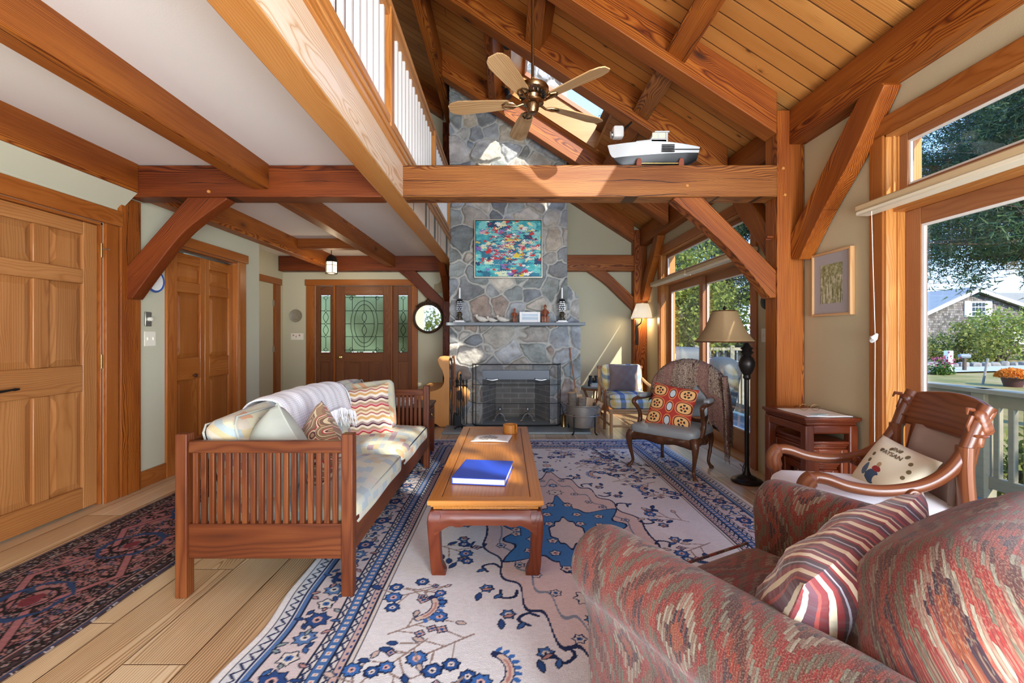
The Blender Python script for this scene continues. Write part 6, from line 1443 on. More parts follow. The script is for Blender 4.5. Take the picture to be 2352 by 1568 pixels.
def ring(r0, r1, z0, z1, a0, a1, n_=30):
    m = MB(); v = []; f = []
    for i in range(n_ + 1):
        a = a0 + (a1 - a0) * i / n_; c, s = math.cos(a), math.sin(a)
        for r_, z in ((r0, z0), (r1, z0), (r1, z1), (r0, z1)): v.append((r_ * c, r_ * s, z))
    for i in range(n_):
        for j in range(4): f.append((i * 4 + j, (i + 1) * 4 + j, (i + 1) * 4 + (j + 1) % 4, i * 4 + (j + 1) % 4)[::-1])
    f.append((0, 1, 2, 3)); f.append((n_ * 4 + 3, n_ * 4 + 2, n_ * 4 + 1, n_ * 4)); m.add(v, f); return m
ring(.049, .060, .008, .072, R(18), R(342)).build('wall', W['table'], cr, bevel=.002); MB().lathe([(0, 0), (.060, 0), (.060, .01), (0, .01)], 30).build('base', W['table'], cr)
for i in range(3): MB().lathe([(0, .011 + i * .007), (.046, .011 + i * .007), (.046, .016 + i * .007), (0, .016 + i * .007)], 24).build('coaster', W['table'], cr)
# ---------------------------------------------------------------- red rolled-arm armchair (local +Y is forward)
ra = thing('red_armchair', 'big rolled-arm armchair in red and grey woven diamond cloth', 'armchair', (.650, 1.455, 0), R(29.5))
def rarm(s):
    # cross-section in local x,z : scroll roll on a straight panel
    cx, cz, r = s * .415, .565, .105
    pts = []
    for i in range(19):
        a = R(-52 + i * (244 / 18)); pts.append((cx + s * r * math.cos(a), cz + r * math.sin(a)))
    outer = [(s * .455, .48), (s * .450, .40), (s * .450, .06)]; inner = [(s * .325, .48), (s * .330, .40), (s * .33, .06)]
    poly = [outer[2], outer[1]] + pts + [inner[1], inner[2]]
    if s < 0: pass
    n_ = len(poly); m = MB(); v = []; g = []; f = []; L = [0]
    for i in range(1, n_): L.append(L[-1] + math.dist(poly[i], poly[i - 1]))
    ysn = [(.075, .0), (.068, .030), (.045, .062), (.02, .082), (0, .09), (-.2, .09), (-.4, .09), (-.62, .09), (-.74, .09), (-.78, .09)]
    # shrink a little toward the front to round the end
    rings = []
    for (y, k) in ((.062, .80), (.060, .90), (.045, .965), (.02, 1.0), (-.15, 1.0), (-.35, 1.0), (-.55, 1.0), (-.80, 1.0)):
        rings.append([(cx + (p[0] - cx) * k if p[1] > .42 else cx + (p[0] - cx) * max(k, .9), y, cz + (p[1] - cz) * (k if p[1] > .42 else 1)) for p in poly])
    for k_, rg_ in enumerate(rings):
        for i, p in enumerate(rg_): v.append(p); g.append((-p[1] + 5, L[i] * 1.0, 0.0))
    for k_ in range(len(rings) - 1):
        for i in range(n_ - 1): q = (k_ * n_ + i, k_ * n_ + i + 1, (k_ + 1) * n_ + i + 1, (k_ + 1) * n_ + i); f.append(q if s > 0 else q[::-1])
    f.append(tuple(range(n_)) if s < 0 else tuple(range(n_ - 1, -1, -1)))
    m.add(v, f, [(q[1] * 1.0, q[0], 0) for q in g]); o = m.build('rolled_arm', P['kilim'], ra, angle=75)
    return o
for s in (-1, 1): rarm(s)
def kb(name, sx, sy, sz, r, loc, bulge=(0, 0, 0), rx=0, n=10, off=(0, 0, 0), swap=True, warp=None):
    m = MB(); m.rbox(sx, sy, sz, r, n, bulge, T=TR(loc, rx=rx), warp=warp)
    # cloth coordinates: x across, y running over top and front
    gs = []
    k = len(m.v)
    for p in m.g: gs.append((p[0] + off[0], (p[1] - p[2]) + off[1], 0))
    m.g = gs; return m.build(name, P['kilim'], ra, angle=80)
kb('seat_cushion', .655, .68, .15, .05, (0, -.27, .375), (0, .02, .022), n=10, off=(1, 2, 0))
kb('base', .70, .70, .27, .02, (0, -.33, .17), off=(3, 1, 0))
kb('back_frame', .82, .18, .62, .08, (0, -.78, .40), rx=R(10), off=(2, 3, 0))
kb('back_cushion', .72, .29, .54, .135, (0.0, -.63, .575), (.03, .05, .03), rx=R(14), n=14, off=(0, 1.3, 0))
for x in (-.38, .38):
    for y in (-.0, -.74): MB().box(x - .03, y - .03, 0, x + .03, y + .03, .062).build('foot', W['walnut'], ra)
m = MB(); m.tube([(-.31, .075, .44), (0, .08, .443), (.31, .075, .44)], .005, 6); m.build('cushion_piping', P['kilim'], ra)
pl = thing('striped_pillow', 'velvet pillow with maroon, cream and grey stripes in the red armchair', 'pillow', (.745, 1.03, .60)); T = TR(rx=R(22), rz=R(29.5), ry=R(-9))
MB().pillow(.52, .42, .22, T, n=22, p=.42, pinch=.05, wob=.010, seed=12).build('cover', P['stripe'], pl, angle=180)
# ---------------------------------------------------------------- curved-arm mahogany chair; local +Y forward
mc = thing('curved_arm_chair', 'mahogany chair with sweeping scroll arms and pale velvet seat', 'chair', (1.625, 2.03, 0), R(73))
# local frame: forward +Y, width along X. arms at x = -/+ .245
def sarm(s):
    m = MB(); x = s * .25
    # sweeping arm: from crest down the back post, forward into a scroll
    path = spline([(x, -.27, .935), (x, -.235, .86), (x, -.20, .76), (x, -.145, .675), (x, -.06, .615), (x, .06, .585), (x, .17, .590), (x, .255, .615), (x, .305, .613), (x, .33, .57), (x, .315, .50), (x, .30, .44)], 5)
    n_ = len(path); rad = []
    for i in range(n_):
        t = i / (n_ - 1); rad.append(.030 - .006 * math.sin(t * 3) + (.010 if .72 < t < .88 else 0))
    m.tube(path, rad, 12, sx=1.0, sy=.85, up=(1, 0, 0)); m.build('arm', W['mahog'], mc)
    m = MB(); m.lathe([(0, -.036), (.020, -.034), (.024, -.028), (.024, .028), (.020, .034), (0, .036)], 16, T=TR((x, -.03, .585), ry=R(90))); m.lathe([(.013, -.04), (.013, .04)], 12, T=TR((x, -.03, .585), ry=R(90))); m.build('rosette', W['mahog'], mc)
    m = MB(); m.tube(spline([(x, -.20, .78), (x, -.20, .66), (x, -.215, .50), (x, -.26, .30), (x, -.34, .12), (x, -.40, 0)], 5), [.030] * 26, 10, sx=.9, sy=1.1, up=(1, 0, 0)); m.build('rear_leg', W['mahog'], mc)
    m = MB(); m.tube(spline([(x * .96, .27, .36), (x * .97, .285, .24), (x * .98, .27, .10), (x, .30, .0)], 4), [.034, .034, .033, .032, .03, .028, .026, .025, .024, .024, .024, .026, .028], 10); m.build('front_leg', W['mahog'], mc)
    m = MB(); m.box(x - .022, -.25, .30, x + .022, .28, .37, 'y'); m.build('side_rail', W['mahog'], mc, bevel=.006)
    m = MB(); m.rbox(.054, .05, .10, .02, 6, T=TR((x, -.250, .875), rx=R(-16))); m.lathe([(.030, -.005), (.034, 0), (.030, .006)], 14, (x, -.237, .825)); m.tube([(x, -.225, .92), (x + s * .012, -.20, .925), (x + s * .02, -.195, .905)], [.009, .008, .003], 8); m.tube([(x - .012, -.215, .90), (x - .014, -.20, .86), (x - .01, -.205, .84)], [.008, .007, .003], 8); m.build('carved_head', W['mahog'], mc)
    return
for s in (-1, 1): sarm(s)
def crest(a, b):
    x = -.272 + .544 * a; k = 1 - (2 * a - 1) ** 2; z0 = .78; z1 = .925 + .030 * k; y = -.275 - .050 * k
    z = z0 + (z1 - z0) * b; return (x, y + .045 * (1 - b) + .012 * math.sin(b * 3.14), z), (x, z, 0)
m = MB(); m.surf(crest, 16, 6); o = m.build('crest_rail', W['mahog'], mc); q = o.modifiers.new('s', 'SOLIDIFY'); q.thickness = .032; q.offset = 0; q2 = o.modifiers.new('b', 'BEVEL'); q2.width = .012; q2.segments = 3
def panel(a, b):
    x = (-.17 + .34 * a); k = 1 - (2 * a - 1) ** 2; z = .44 + .35 * b; return (x, -.21 - .045 * b * b - .045 * k + .010 * math.sin(b * 3), z), (x, z, 0)
m = MB(); m.surf(panel, 12, 8); o = m.build('back_panel', P['panelpink'], mc); q = o.modifiers.new('s', 'SOLIDIFY'); q.thickness = .035; q.offset = 0
for s in (-1, 1):
    m = MB(); m.tube([(s * .195, -.262, .82), (s * .195, -.225, .62), (s * .195, -.21, .40)], [.03, .028, .028], 8, sx=1.0, sy=.6); m.build('back_stile', W['mahog'], mc)
for y, nm in ((.275, 'front_rail'), (-.245, 'rear_rail')): MB().box(-.26, y - .02, .30, .26, y + .02, .37, 'x').build(nm, W['mahog'], mc, bevel=.006)
MB().rbox(.49, .60, .17, .055, 10, (.0, .02, .03), T=TR((0, .05, .435))).build('seat_cushion', P['velvet'], mc, angle=80)
pp_ = thing('embroidered_pillow', 'small cream pillow with a printed goose girl on the curved-arm chair', 'pillow', (1.69, 2.00, .60)); T = TR(rx=R(-30), rz=R(-84), ry=R(12))
n = NT('cream embroidered cloth'); x, y, z = n.g(); q = n.noise(n.vec(x, y, z), 26, 2)
c = n.mix(0.0, '#d9d0b8', '#d9d0b8')
def blob(cx, cy, rx, ry, col, th=.0):
    global c
    d = (((x - cx) / rx) * ((x - cx) / rx) + ((y - cy - .015) / ry) * ((y - cy - .015) / ry) + (q - .5) * 1.4); c = n.mix(d.lt(1.0), c, col)
blob(-.02, -.075, .030, .034, '#39506b'); blob(.005, -.08, .014, .020, '#d9d0b8'); blob(-.015, -.035, .022, .014, '#8e2a2b'); blob(-.065, -.055, .014, .030, '#51657c'); blob(-.015, -.012, .010, .012, '#a58a68')
for i in range(9): a_ = R(-20 + i * 27); blob(.01 + .085 * math.cos(a_), .01 + .075 * math.sin(a_), .008, .010, '#6b5d43')

n.color(c); n.set(rough=.9)
MB().pillow(.27, .27, .13, T, n=16, p=.45, pinch=.05).build('cover', n.m, pp_, angle=180)
tcv = bpy.data.curves.new('lettering', 'FONT'); tcv.body = 'IN\nPAYSAN'; tcv.size = .027; tcv.align_x = 'CENTER'; tcv.extrude = .0006
tob = bpy.data.objects.new('lettering', tcv); COL.objects.link(tob); dg = bpy.context.evaluated_depsgraph_get(); tme = bpy.data.meshes.new_from_object(tob.evaluated_get(dg)); bpy.data.objects.remove(tob)
for v in tme.vertices:
    X, Z = v.co.x - .005, v.co.y + .085; d = max(0, 1 - (X / .135) ** 2) * max(0, 1 - (Z / .135) ** 2); v.co = T @ Vector((X, -(.065 * d ** .45) - .0015 - v.co.z, Z))
tme.materials.clear(); tme.materials.append(m_plain('brown thread', '#5d4c38', .8)); o = bpy.data.objects.new('lettering', tme); COL.objects.link(o); o.parent = pp_
# ---------------------------------------------------------------- carved open armchair (local +Y forward)
fc = thing('carved_armchair', 'carved walnut open armchair with grey leather seat', 'armchair', (1.50, 4.13, 0), R(134))
def cab(x, y, dx, dy, h, top=.032):
    m = MB(); m.tube(spline([(x, y, h), (x + dx * .030, y + dy * .030, h - .06), (x + dx * .022, y + dy * .022, h * .55), (x - dx * .004, y - dy * .004, h * .22), (x + dx * .012, y + dy * .012, .035), (x + dx * .034, y + dy * .034, .012), (x + dx * .040, y + dy * .040, .0)], 4), [top + .004, top + .006, top + .006, top + .004, top, top - .003, top - .006, top - .009, top - .012, .018, .0155, .0145, .014, .014, .014, .0145, .015, .0155, .016, .018, .021, .022, .021, .019, .017], 10); m.build('leg', W['walnut'], fc, angle=80)
SH = .335
cab(-.285, .205, -.7, .7, SH); cab(.285, .205, .7, .7, SH); cab(-.225, -.245, -.35, -.8, SH, .026); cab(.225, -.245, .35, -.8, SH, .026)
def rail(p0, p1, out):
    p0 = Vector(p0); p1 = Vector(p1); d = p1 - p0
    def fn(a, b):
        p = p0 + d * a + Vector(out) * (.03 * math.sin(a * math.pi)); sc = .018 * math.cos(a * 2 * math.pi * 2) * (0 if a in (0, 1) else 1) - .02 * math.sin(a * math.pi)
        z = SH - (.075 + sc * .5 - .006) * b; bump_ = .006 * math.sin(a * 40) * math.sin(b * 3.14); p = p + Vector(out) * (.010 * math.sin(b * 3.14) + bump_ * .6); return (p.x, p.y, z), (a * d.length, z, 0)
    m = MB(); m.surf(fn, 40, 6); o = m.build('seat_rail', W['walnut'], fc, angle=80); q = o.modifiers.new('s', 'SOLIDIFY'); q.thickness = .026; q.offset = 0
rail((-.285, .21, 0), (.285, .21, 0), (0, 1, 0)); rail((.285, .21, 0), (.225, -.245, 0), (1, 0, 0)); rail((-.285, .21, 0), (-.225, -.245, 0), (-1, 0, 0)); rail((-.225, -.245, 0), (.225, -.245, 0), (0, -1, 0))
def wseat(p): k = 1 - .10 * (-(p.y) / .25 + 1) / 2; return (p.x * (1 - .11 * (.25 - p.y) / .5), p.y + .03 * (1 - (p.x / .3) ** 2) * (p.y > .1), p.z)
MB().rbox(.60, .49, .085, .035, 12, (0, 0, .022), T=TR((0, -.015, SH + .028)), warp=wseat).build('seat', P['greyleather'], fc, angle=80)
MB().rbox(.45, .07, .40, .03, 10, (0, .02, .02), T=TR((0, -.285, .665), rx=R(14))).build('back_pad', P['greyleather'], fc, angle=80)
bf = spline([(-.215, -.225, .40), (-.235, -.26, .52), (-.262, -.30, .70), (-.235, -.335, .85), (-.13, -.355, .925), (0, -.36, .945), (.13, -.355, .925), (.235, -.335, .85), (.262, -.30, .70), (.235, -.26, .52), (.215, -.225, .40)], 5)
MB().tube(bf, .021, 10).build('back_frame', W['walnut'], fc)
MB().tube(spline([(-.215, -.235, .43), (-.1, -.245, .42), (0, -.245, .45), (.1, -.245, .42), (.215, -.235, .43)], 4), .018, 8).build('lower_back_rail', W['walnut'], fc)
for s in (-1, 1):
    m = MB(); x = s * .285
    m.tube(spline([(s * .255, -.285, .64), (s * .285, -.18, .625), (s * .315, -.05, .615), (s * .325, .06, .615), (s * .322, .115, .600), (s * .318, .12, .575), (s * .31, .095, .55), (s * .298, .06, .50), (s * .300, .04, .44), (s * .300, .06, .38), (s * .292, .09, .33)], 5), [.017] * 12 + [.019] * 6 + [.021] * 6 + [.018] * 14 + [.021] * 13, 10); m.build('arm', W['walnut'], fc)
    MB().rbox(.055, .17, .035, .016, 6, (0, 0, .006), T=TR((s * .308, -.045, .640), rz=R(-8 * s))).build('arm_pad', P['greyleather'], fc, angle=80)
# lace shawl draped over the chair back (world placed through the same turn)
sh = thing('lace_shawl', 'brown lace shawl with fringe draped over the carved armchair back', 'shawl', (1.50, 4.13, 0), R(134))
def shawl(a, b):
    t = a * 2 - 1; xx = t * .335; k = max(0.0, 1 - (t * .98) ** 2) ** .5
    top = .985 - .24 * (1 - k); front_len = .40 * (.55 + .45 * abs(math.sin(t * 2.2 + .8))) + (.20 if t < -.6 else 0) ; back_len = .62 if t < -.2 else .42
    if t < -.72: front_len = .50
    fold = .005 * math.sin(t * 13) + .002 * math.sin(t * 41 + 1)
    L = front_len + back_len; s_ = b * L
    if s_ < front_len: d = front_len - s_; z = top - d; y = -.275 + .06 * (1 - math.exp(-d * 5)) + .0 * d
    else: d = s_ - front_len; z = top - d; y = -.405 - .03 * (1 - math.exp(-d * 8))
    r_ = .045; arc = min(abs(s_ - front_len) / r_, 1.2); z -= r_ * (1 - math.cos(min(arc, 1.57))) * 0; y_mid = -.34; w_ = min(1.0, abs(s_ - front_len) / .05); y = y_mid + (y - y_mid) * math.sin(w_ * math.pi / 2); z += .0
    spread = 1 + .10 * min(1, abs(s_ - front_len) / .3)
    return (xx * spread, y + fold * (1 if y > y_mid else -1) * w_, z), (xx * 1.15, s_, 0)
m = MB(); m.surf(shawl, 70, 46); o = m.build('lace', P['shawl'], sh, angle=180); q = o.modifiers.new('s', 'SOLIDIFY'); q.thickness = .004
# a long tail hanging off the window-side arm
def tail(a, b):
    x = -.335 - .05 * a; yb = -.36 + .17 * a; z = .84 - b * (.64 + .05 * math.sin(a * 3)); return (x - .018 * math.sin(a * 18 + b * 2) - .02 * b, yb + .012 * math.sin(b * 6 + a * 9), z), (a * .25, b * .7, 0)
m = MB(); m.surf(tail, 24, 26); o = m.build('hanging_end', P['shawl'], sh, angle=180); q = o.modifiers.new('s', 'SOLIDIFY'); q.thickness = .004
m = MB()
for i in range(26): (x, y, z), _ = tail(i / 25, 1.0); m.tube([(x, y, z), (x + rs_.uniform(-.006, .006), y + rs_.uniform(-.006, .006), z - rs_.uniform(.05, .09))], [.0022, .0012], 4)
m.build('fringe', P['shawl'], sh)
pf_ = thing('folk_print_cushion', 'red cushion printed with framed flowers on the carved armchair', 'cushion', (1.475, 4.09, .565), R(134 + 180 + 8)); T = TR(rx=R(-22), ry=R(7))
MB().pillow(.40, .40, .12, T, n=18, p=.5, pinch=.06).build('cover', P['folk'], pf_, angle=180)
# ---------------------------------------------------------------- bamboo lounge chair
bc = thing('rattan_armchair', 'light rattan armchair with blue and yellow checked cushions', 'armchair', (1.555, 5.93, 0), R(180))
def cane(name, pts, r, mat='cane', parent=bc):
    m = MB(); m.tube(pts, r, 10)
    # node rings
    P_ = [Vector(p) for p in pts]; L = 0
    return m.build(name, W[mat], parent)
for s in (-1, 1):
    cane('leg', [(s * .27, .31, 0), (s * .27, .31, .29)], .020); cane('rear_leg', spline([(s * .285, -.36, 0), (s * .285, -.33, .30), (s * .29, -.33, .50), (s * .285, -.38, .79)], 4), .019)
    cane('arm', spline([(s * .30, -.33, .62), (s * .315, -.15, .57), (s * .325, .08, .535), (s * .32, .20, .52)], 4), .019); cane('arm_post', spline([(s * .32, .19, .53), (s * .315, .17, .30), (s * .32, .14, .02)], 4), .017, 'darkcane' if s > 0 else 'cane'); cane('side_rail', [(s * .28, -.33, .27), (s * .28, .31, .27)], .016); cane('side_stretcher', [(s * .27, -.34, .09), (s * .27, .31, .09)], .013)
cane('front_rail', [(-.30, .31, .285), (.30, .31, .285)], .016); cane('front_rail', [(-.30, .315, .255), (.30, .315, .255)], .013); cane('front_stretcher', [(-.27, .31, .09), (.27, .31, .09)], .014); cane('rear_rail', [(-.29, -.33, .27), (.29, -.33, .27)], .016); cane('top_rail', [(-.31, -.38, .775), (.31, -.38, .775)], .018)
for i in range(5): cane('back_spindle', [(-.2 + i * .1, -.34, .28), (-.2 + i * .1, -.38, .77)], .008)
for x in (-.285, .285): m = MB(); m.tube([(x, -.395, .775), (x, -.33, .775)], .024, 8); m.build('joint_wrap', W['darkcane'], bc)
MB().rbox(.545, .60, .125, .045, 10, (0, .01, .018), T=TR((0, .02, .355))).build('seat_cushion', P['check'], bc, angle=80)
MB().rbox(.545, .54, .06, .028, 8, (0, 0, .010), T=TR((0, .0, .44))).build('seat_pad', P['check'], bc, angle=80)
MB().rbox(.53, .12, .42, .045, 10, (0, .015, 0), T=TR((0, -.275, .61), rx=R(10)), off=(0, .1, .03)).build('back_cushion', P['check'], bc, angle=80)
pillow_thing('brown_pillow', 'crumpled mauve brown velvet pillow on the rattan armchair', 'pillow', P['brownvelvet'], .40, .36, .13, (1.545, 6.045, .65), R(-10), R(3), ry=R(2), n=20, wob=.008, seed=9)
# ---------------------------------------------------------------- small round rattan table
rt = thing('rattan_side_table', 'small round rattan table with a glass top by the chimney', 'side table', (1.285, 6.75, 0))
MB().lathe([(0, .44), (.18, .44), (.187, .447), (.187, .455), (.18, .46), (0, .46)], 32).build('table_top', P['hearth'], rt)
MB().tube([(.178 * math.cos(i * math.pi / 14), .178 * math.sin(i * math.pi / 14), .425) for i in range(29)], .014, 8).build('rim', W['darkcane'], rt)
for i in range(3):
    a = i * 2.094 + .5; c, s = math.cos(a), math.sin(a)
    m = MB()
    for d in (-.02, .02): m.tube(spline([(.16 * c - d * s, .16 * s + d * c, .42), (.10 * c - d * s, .10 * s + d * c, .28), (.075 * c - d * s, .075 * s + d * c, .20), (.10 * c - d * s, .10 * s + d * c, .1), (.17 * c - d * s, .17 * s + d * c, .012)], 4), .011, 8)
    m.build('leg', W['darkcane'], rt)
MB().tube([(.15 * math.cos(i * math.pi / 12), .15 * math.sin(i * math.pi / 12), .045) for i in range(25)], .009, 8).build('foot_ring', W['darkcane'], rt)
bx_ = thing('small_box', 'small pale blue and white box on the rattan table', 'box', (1.29, 6.68, .46)); MB().box(-.065, -.05, 0, .065, .05, .035).build('carton', P['paper'], bx_, bevel=.002); MB().box(-.05, -.04, .035, .06, .045, .052).build('lid', P['teal'], bx_, bevel=.002)
bn = thing('binoculars', 'dark blue binoculars standing behind the little box on the rattan table', 'binoculars', (1.28, 6.78, .46))
for s in (-1, 1): m = MB(); m.lathe([(0, 0), (.037, 0), (.038, .05), (.033, .075), (.022, .085), (.021, .13), (.026, .135), (.026, .155), (0, .155)], 16, (s * .042, 0, 0)); m.build('barrel', P['glaze'], bn)
MB().tube([(0, 0, .03), (0, 0, .12)], .012, 10).build('hinge_bar', P['black'], bn)
# ---------------------------------------------------------------- nest of tables
def nest(label, x0, x1, y0, y1, z, lw=.042, tw=.02, mag='nesting_table'):
    t = thing(mag, label, 'nesting table', (0, 0, 0)); ov = tw
    m = MB(); m.box(x0 - ov, y0 - ov, z - .020, x1 + ov, y1 + ov, z, 'y'); m.box(x0 - ov * .45, y0 - ov * .45, z - .032, x1 + ov * .45, y1 + ov * .45, z - .020, 'y'); m.box(x0, y0, z - .050, x1, y1, z - .032, 'y'); m.build('table_top', W['rose'], t, bevel=.005)
    m = MB()
    for (a, b, c, d, ax) in ((x0, x1, y0, y0 + .02, 'x'), (x0, x1, y1 - .02, y1, 'x'), (x0, x0 + .02, y0, y1, 'y'), (x1 - .02, x1, y0, y1, 'y')): m.box(a - .004, c - .004, z - .105, b + .004, d + .004, z - .050, ax)
    m.build('apron', W['rose'], t, bevel=.010)
    for x in (x0, x1 - lw):
        for y in (y0, y1 - lw):
            m = MB(); m.box(x - .007, y - .007, .0, x + lw + .007, y + lw + .007, z - .052, 'z'); m.build('leg', W['rose'], t, bevel=.008)
    for x in (x0 + .006, x1 - .036):
        m = MB(); m.box(x, y0 + lw, .03, x + .03, y1 - lw, .058, 'y'); m.build('foot_bar', W['rose'], t, bevel=.004)
    return t
nest('largest nesting table of reddish wood holding a cloth mat', 1.885, 2.205, 2.87, 3.315, .688)
nest('middle nesting table tucked under the largest one', 1.935, 2.155, 2.885, 3.30, .535, .036, .014)
nest('smallest nesting table at the bottom of the nest', 1.985, 2.105, 2.90, 3.28, .40, .032, .01)
mtc = MB(); rs2 = random.Random(3)
def matf(a, b): x = 1.90 + .29 * a; y = 2.88 + .33 * b; return (x, y, .6895 + .001 * math.sin(a * 9 + b * 7)), (x, y, 0)
mtc.surf(matf, 16, 16); o = mtc.build('place_mat', P['paper'], None); tag(o, 'white woven place mat on the largest nesting table', 'place mat'); q = o.modifiers.new('s', 'SOLIDIFY'); q.thickness = .0035; q.offset = 1
for p in ((1.90, 2.88), (2.19, 2.88)): pass
o = MB().box(-.045, -.03, 0, .045, .03, .0025).build('paper_card', P['teal'], None, loc=(2.02, 2.95, .6935), rot=(0, 0, .3)); tag(o, 'pale green printed card on the white place mat', 'card')
gl_ = thing('eyeglasses', 'thin metal eyeglasses resting on the place mat', 'glasses', (2.06, 3.10, .694), R(-15))
for s in (-1, 1):
    m = MB(); m.tube([(s * .034 + .026 * math.cos(i * math.pi / 10), .0, .022 + .020 * math.sin(i * math.pi / 10)) for i in range(21)], .0014, 5); m.build('lens_rim', P['brass'], gl_)
    m = MB(); m.tube([(s * .060, 0, .03), (s * .062, .06, .022), (s * .058, .11, .004)], .0016, 5); m.build('temple', P['black'], gl_)
MB().tube([(-.010, 0, .027), (0, 0, .031), (.010, 0, .027)], .0013, 5).build('bridge', P['brass'], gl_)
# ---------------------------------------------------------------- ceiling fan
fn_ = thing('ceiling_fan', 'brass ceiling fan with five oak blades on a long rod', 'ceiling fan', (.178, 3.18, 2.83))
MB().tube([(0, 0, .1), (0, 0, RZ(.178) - 2.83)], .011, 10).build('down_rod', P['fanmetal'], fn_)
MB().lathe([(0, .0), (.06, .0), (.065, .03), (.03, .07), (.0, .08)], 20, (0, 0, RZ(.178) - 2.83 - .07)).build('ceiling_canopy', P['fanmetal'], fn_)
MB().lathe([(.0, .135), (.03, .13), (.045, .118), (.105, .112), (.112, .10), (.112, .075), (.10, .062), (.06, .045), (.05, .02), (.075, .012), (.078, -.002), (.045, -.012), (.042, -.05), (.030, -.07), (0, -.075)], 36).build('motor_housing', P['fanmetal'], fn_)
m = MB()
for i in range(20): a = i * math.pi / 10; m.box(-.004, .068, .042, .004, .096, .058, T=Matrix.Rotation(a, 4, 'Z'))
m.build('housing_vents', P['black'], fn_)
for i in range(5):
    T = Matrix.Rotation(R(-116 + 72 * i), 4, 'Z') @ Matrix.Rotation(R(11), 4, 'X')
    m = MB(); poly = [(.175, -.045), (.30, -.058), (.52, -.070), (.575, -.055), (.60, -.030), (.60, .030), (.575, .055), (.52, .070), (.30, .058), (.175, .045), (.150, .02), (.150, -.02)]; m.prism(poly, -.004, .004, 'xy', 'x', T=T); bld = m.build('blade', W['blade'], fn_, bevel=.0015)
    m = MB(); m.tube([tuple(T @ Vector(p)) for p in ((.06, 0, .0), (.11, 0, -.018), (.17, 0, -.010), (.215, 0, -.007))], [.011, .008, .010, .006], 8)
    for s in (-1, 1): m.tube([tuple(T @ Vector(p)) for p in ((.11, 0, -.015), (.14, s * .028, -.010), (.185, s * .033, -.008), (.215, s * .010, -.008))], .006, 6)
    m.build('blade_iron', P['fanmetal'], fn_)
# ---------------------------------------------------------------- model boat on the tie beam
bt = thing('model_boat', 'model lobster boat with grey white topsides and black bottom on the tie beam', 'model boat', (1.125, 3.50, TB1 + .012))
st_x = np.linspace(-.335, .325, 25)
def hullsec(a):
    """half-beam at sheer, sheer z, keel z as functions of position a (0 bow .. 1 stern)"""
    half = .094 * min(1, (1 - (1 - a) ** 2.6) ** .8 + .02) * (1 - .18 * max(0, a - .6) / .4); sheer = .150 + .018 * (1 - a) - .040 * a + .028 * math.sin(a * math.pi * .8); keel = .0 + .105 * max(0, 1 - a / .16) ** 1.6 + .05 * max(0, a - .86) / .14; return half, sheer, keel
WL = lambda a: .070 + .022 * a
def hull(v0, v1, zfun, nm, mat):
    m = MB()
    for s in (-1, 1):
        def fn(a, b):
            half, sh_, k_ = hullsec(a); t = v0(a) + (v1(a) - v0(a)) * b; z = t; h = max(1e-4, (z - k_) / (sh_ - k_)); w = half * min(1, h) ** .45 * (.86 + .14 * h); x = -.335 + .66 * a - (.018 * h if a < .05 else 0); return (x, s * max(w, .001), z), (x, z, 0)
        m.surf(fn, 40, 8, flip=(s > 0))
    return m.build(nm, mat, bt, angle=70)
hull(lambda a: hullsec(a)[2], lambda a: max(WL(a), hullsec(a)[2]), None, 'bottom', P['hulldark']); hull(lambda a: max(WL(a), hullsec(a)[2]), lambda a: hullsec(a)[1], None, 'topsides', P['hull'])
m = MB(); m.surf(lambda a, b: ((-.335 + .66 * a, (2 * b - 1) * hullsec(a)[0], hullsec(a)[1] - .004), (a, b, 0)), 40, 2); h_, s_, k_ = hullsec(1); m.add([(.325, -h_, s_), (.325, h_, s_), (.325, h_ * .4, k_), (.325, -h_ * .4, k_)], [(0, 1, 2, 3)]); m.build('deck', P['boatdeck'], bt)
m = MB(); m.prism([(-.15, .155), (-.15, .178), (-.04, .19), (.08, .19), (.08, .155)], -.062, .062, 'xz'); m.build('trunk_cabin', P['hull'], bt, bevel=.003)
m = MB(); m.prism([(-.045, .185), (-.01, .243), (-.002, .243), (-.035, .185)], -.06, .06, 'xz'); m.box(-.035, -.062, .155, .09, -.058, .195); m.box(-.035, .058, .155, .09, .062, .195); m.box(.075, -.062, .19, .09, -.058, .243); m.box(.075, .058, .19, .09, .062, .243); m.box(.015, -.062, .19, .022, -.058, .243); m.box(-.01, -.068, .243, .10, .068, .252)
m.build('wheelhouse', P['hull'], bt, bevel=.0015)
m = MB(); m.box(-.028, -.0605, .197, .073, -.0595, .241); m.build('side_glass', P['boatdeck'], bt)
for i in range(5): MB().box(.035, -.0935, .086 + i * .012, .13, -.082, .091 + i * .012).build('vent_slot', P['black'], bt)
MB().box(.135, -.0925, .103, .32, -.08, .106).build('side_stripe', P['black'], bt)
for x in (-.115, -.065): MB().box(x, -.0635, .165, x + .024, -.0625, .172).build('porthole', P['black'], bt)

for x in (-.13, .19): m = MB(); m.prism([(-.02, 0), (-.02, .03), (-.012, .055), (.004, .06), (.018, .048), (.02, 0)], -.07, .07, 'xz', T=TR((x, 0, -.012))); m.build('cradle', P['stand'], bt, bevel=.003)
MB().tube([(-.12, -.055, .012), (.19, -.055, .012)], .005, 8).build('cradle_rod', P['brass'], bt)
m = MB(); m.box(.262, -.004, -.005, .285, .004, .05); m.tube([(.24, 0, .03), (.262, 0, .03)], .012, 8); m.build('rudder', P['black'], bt)
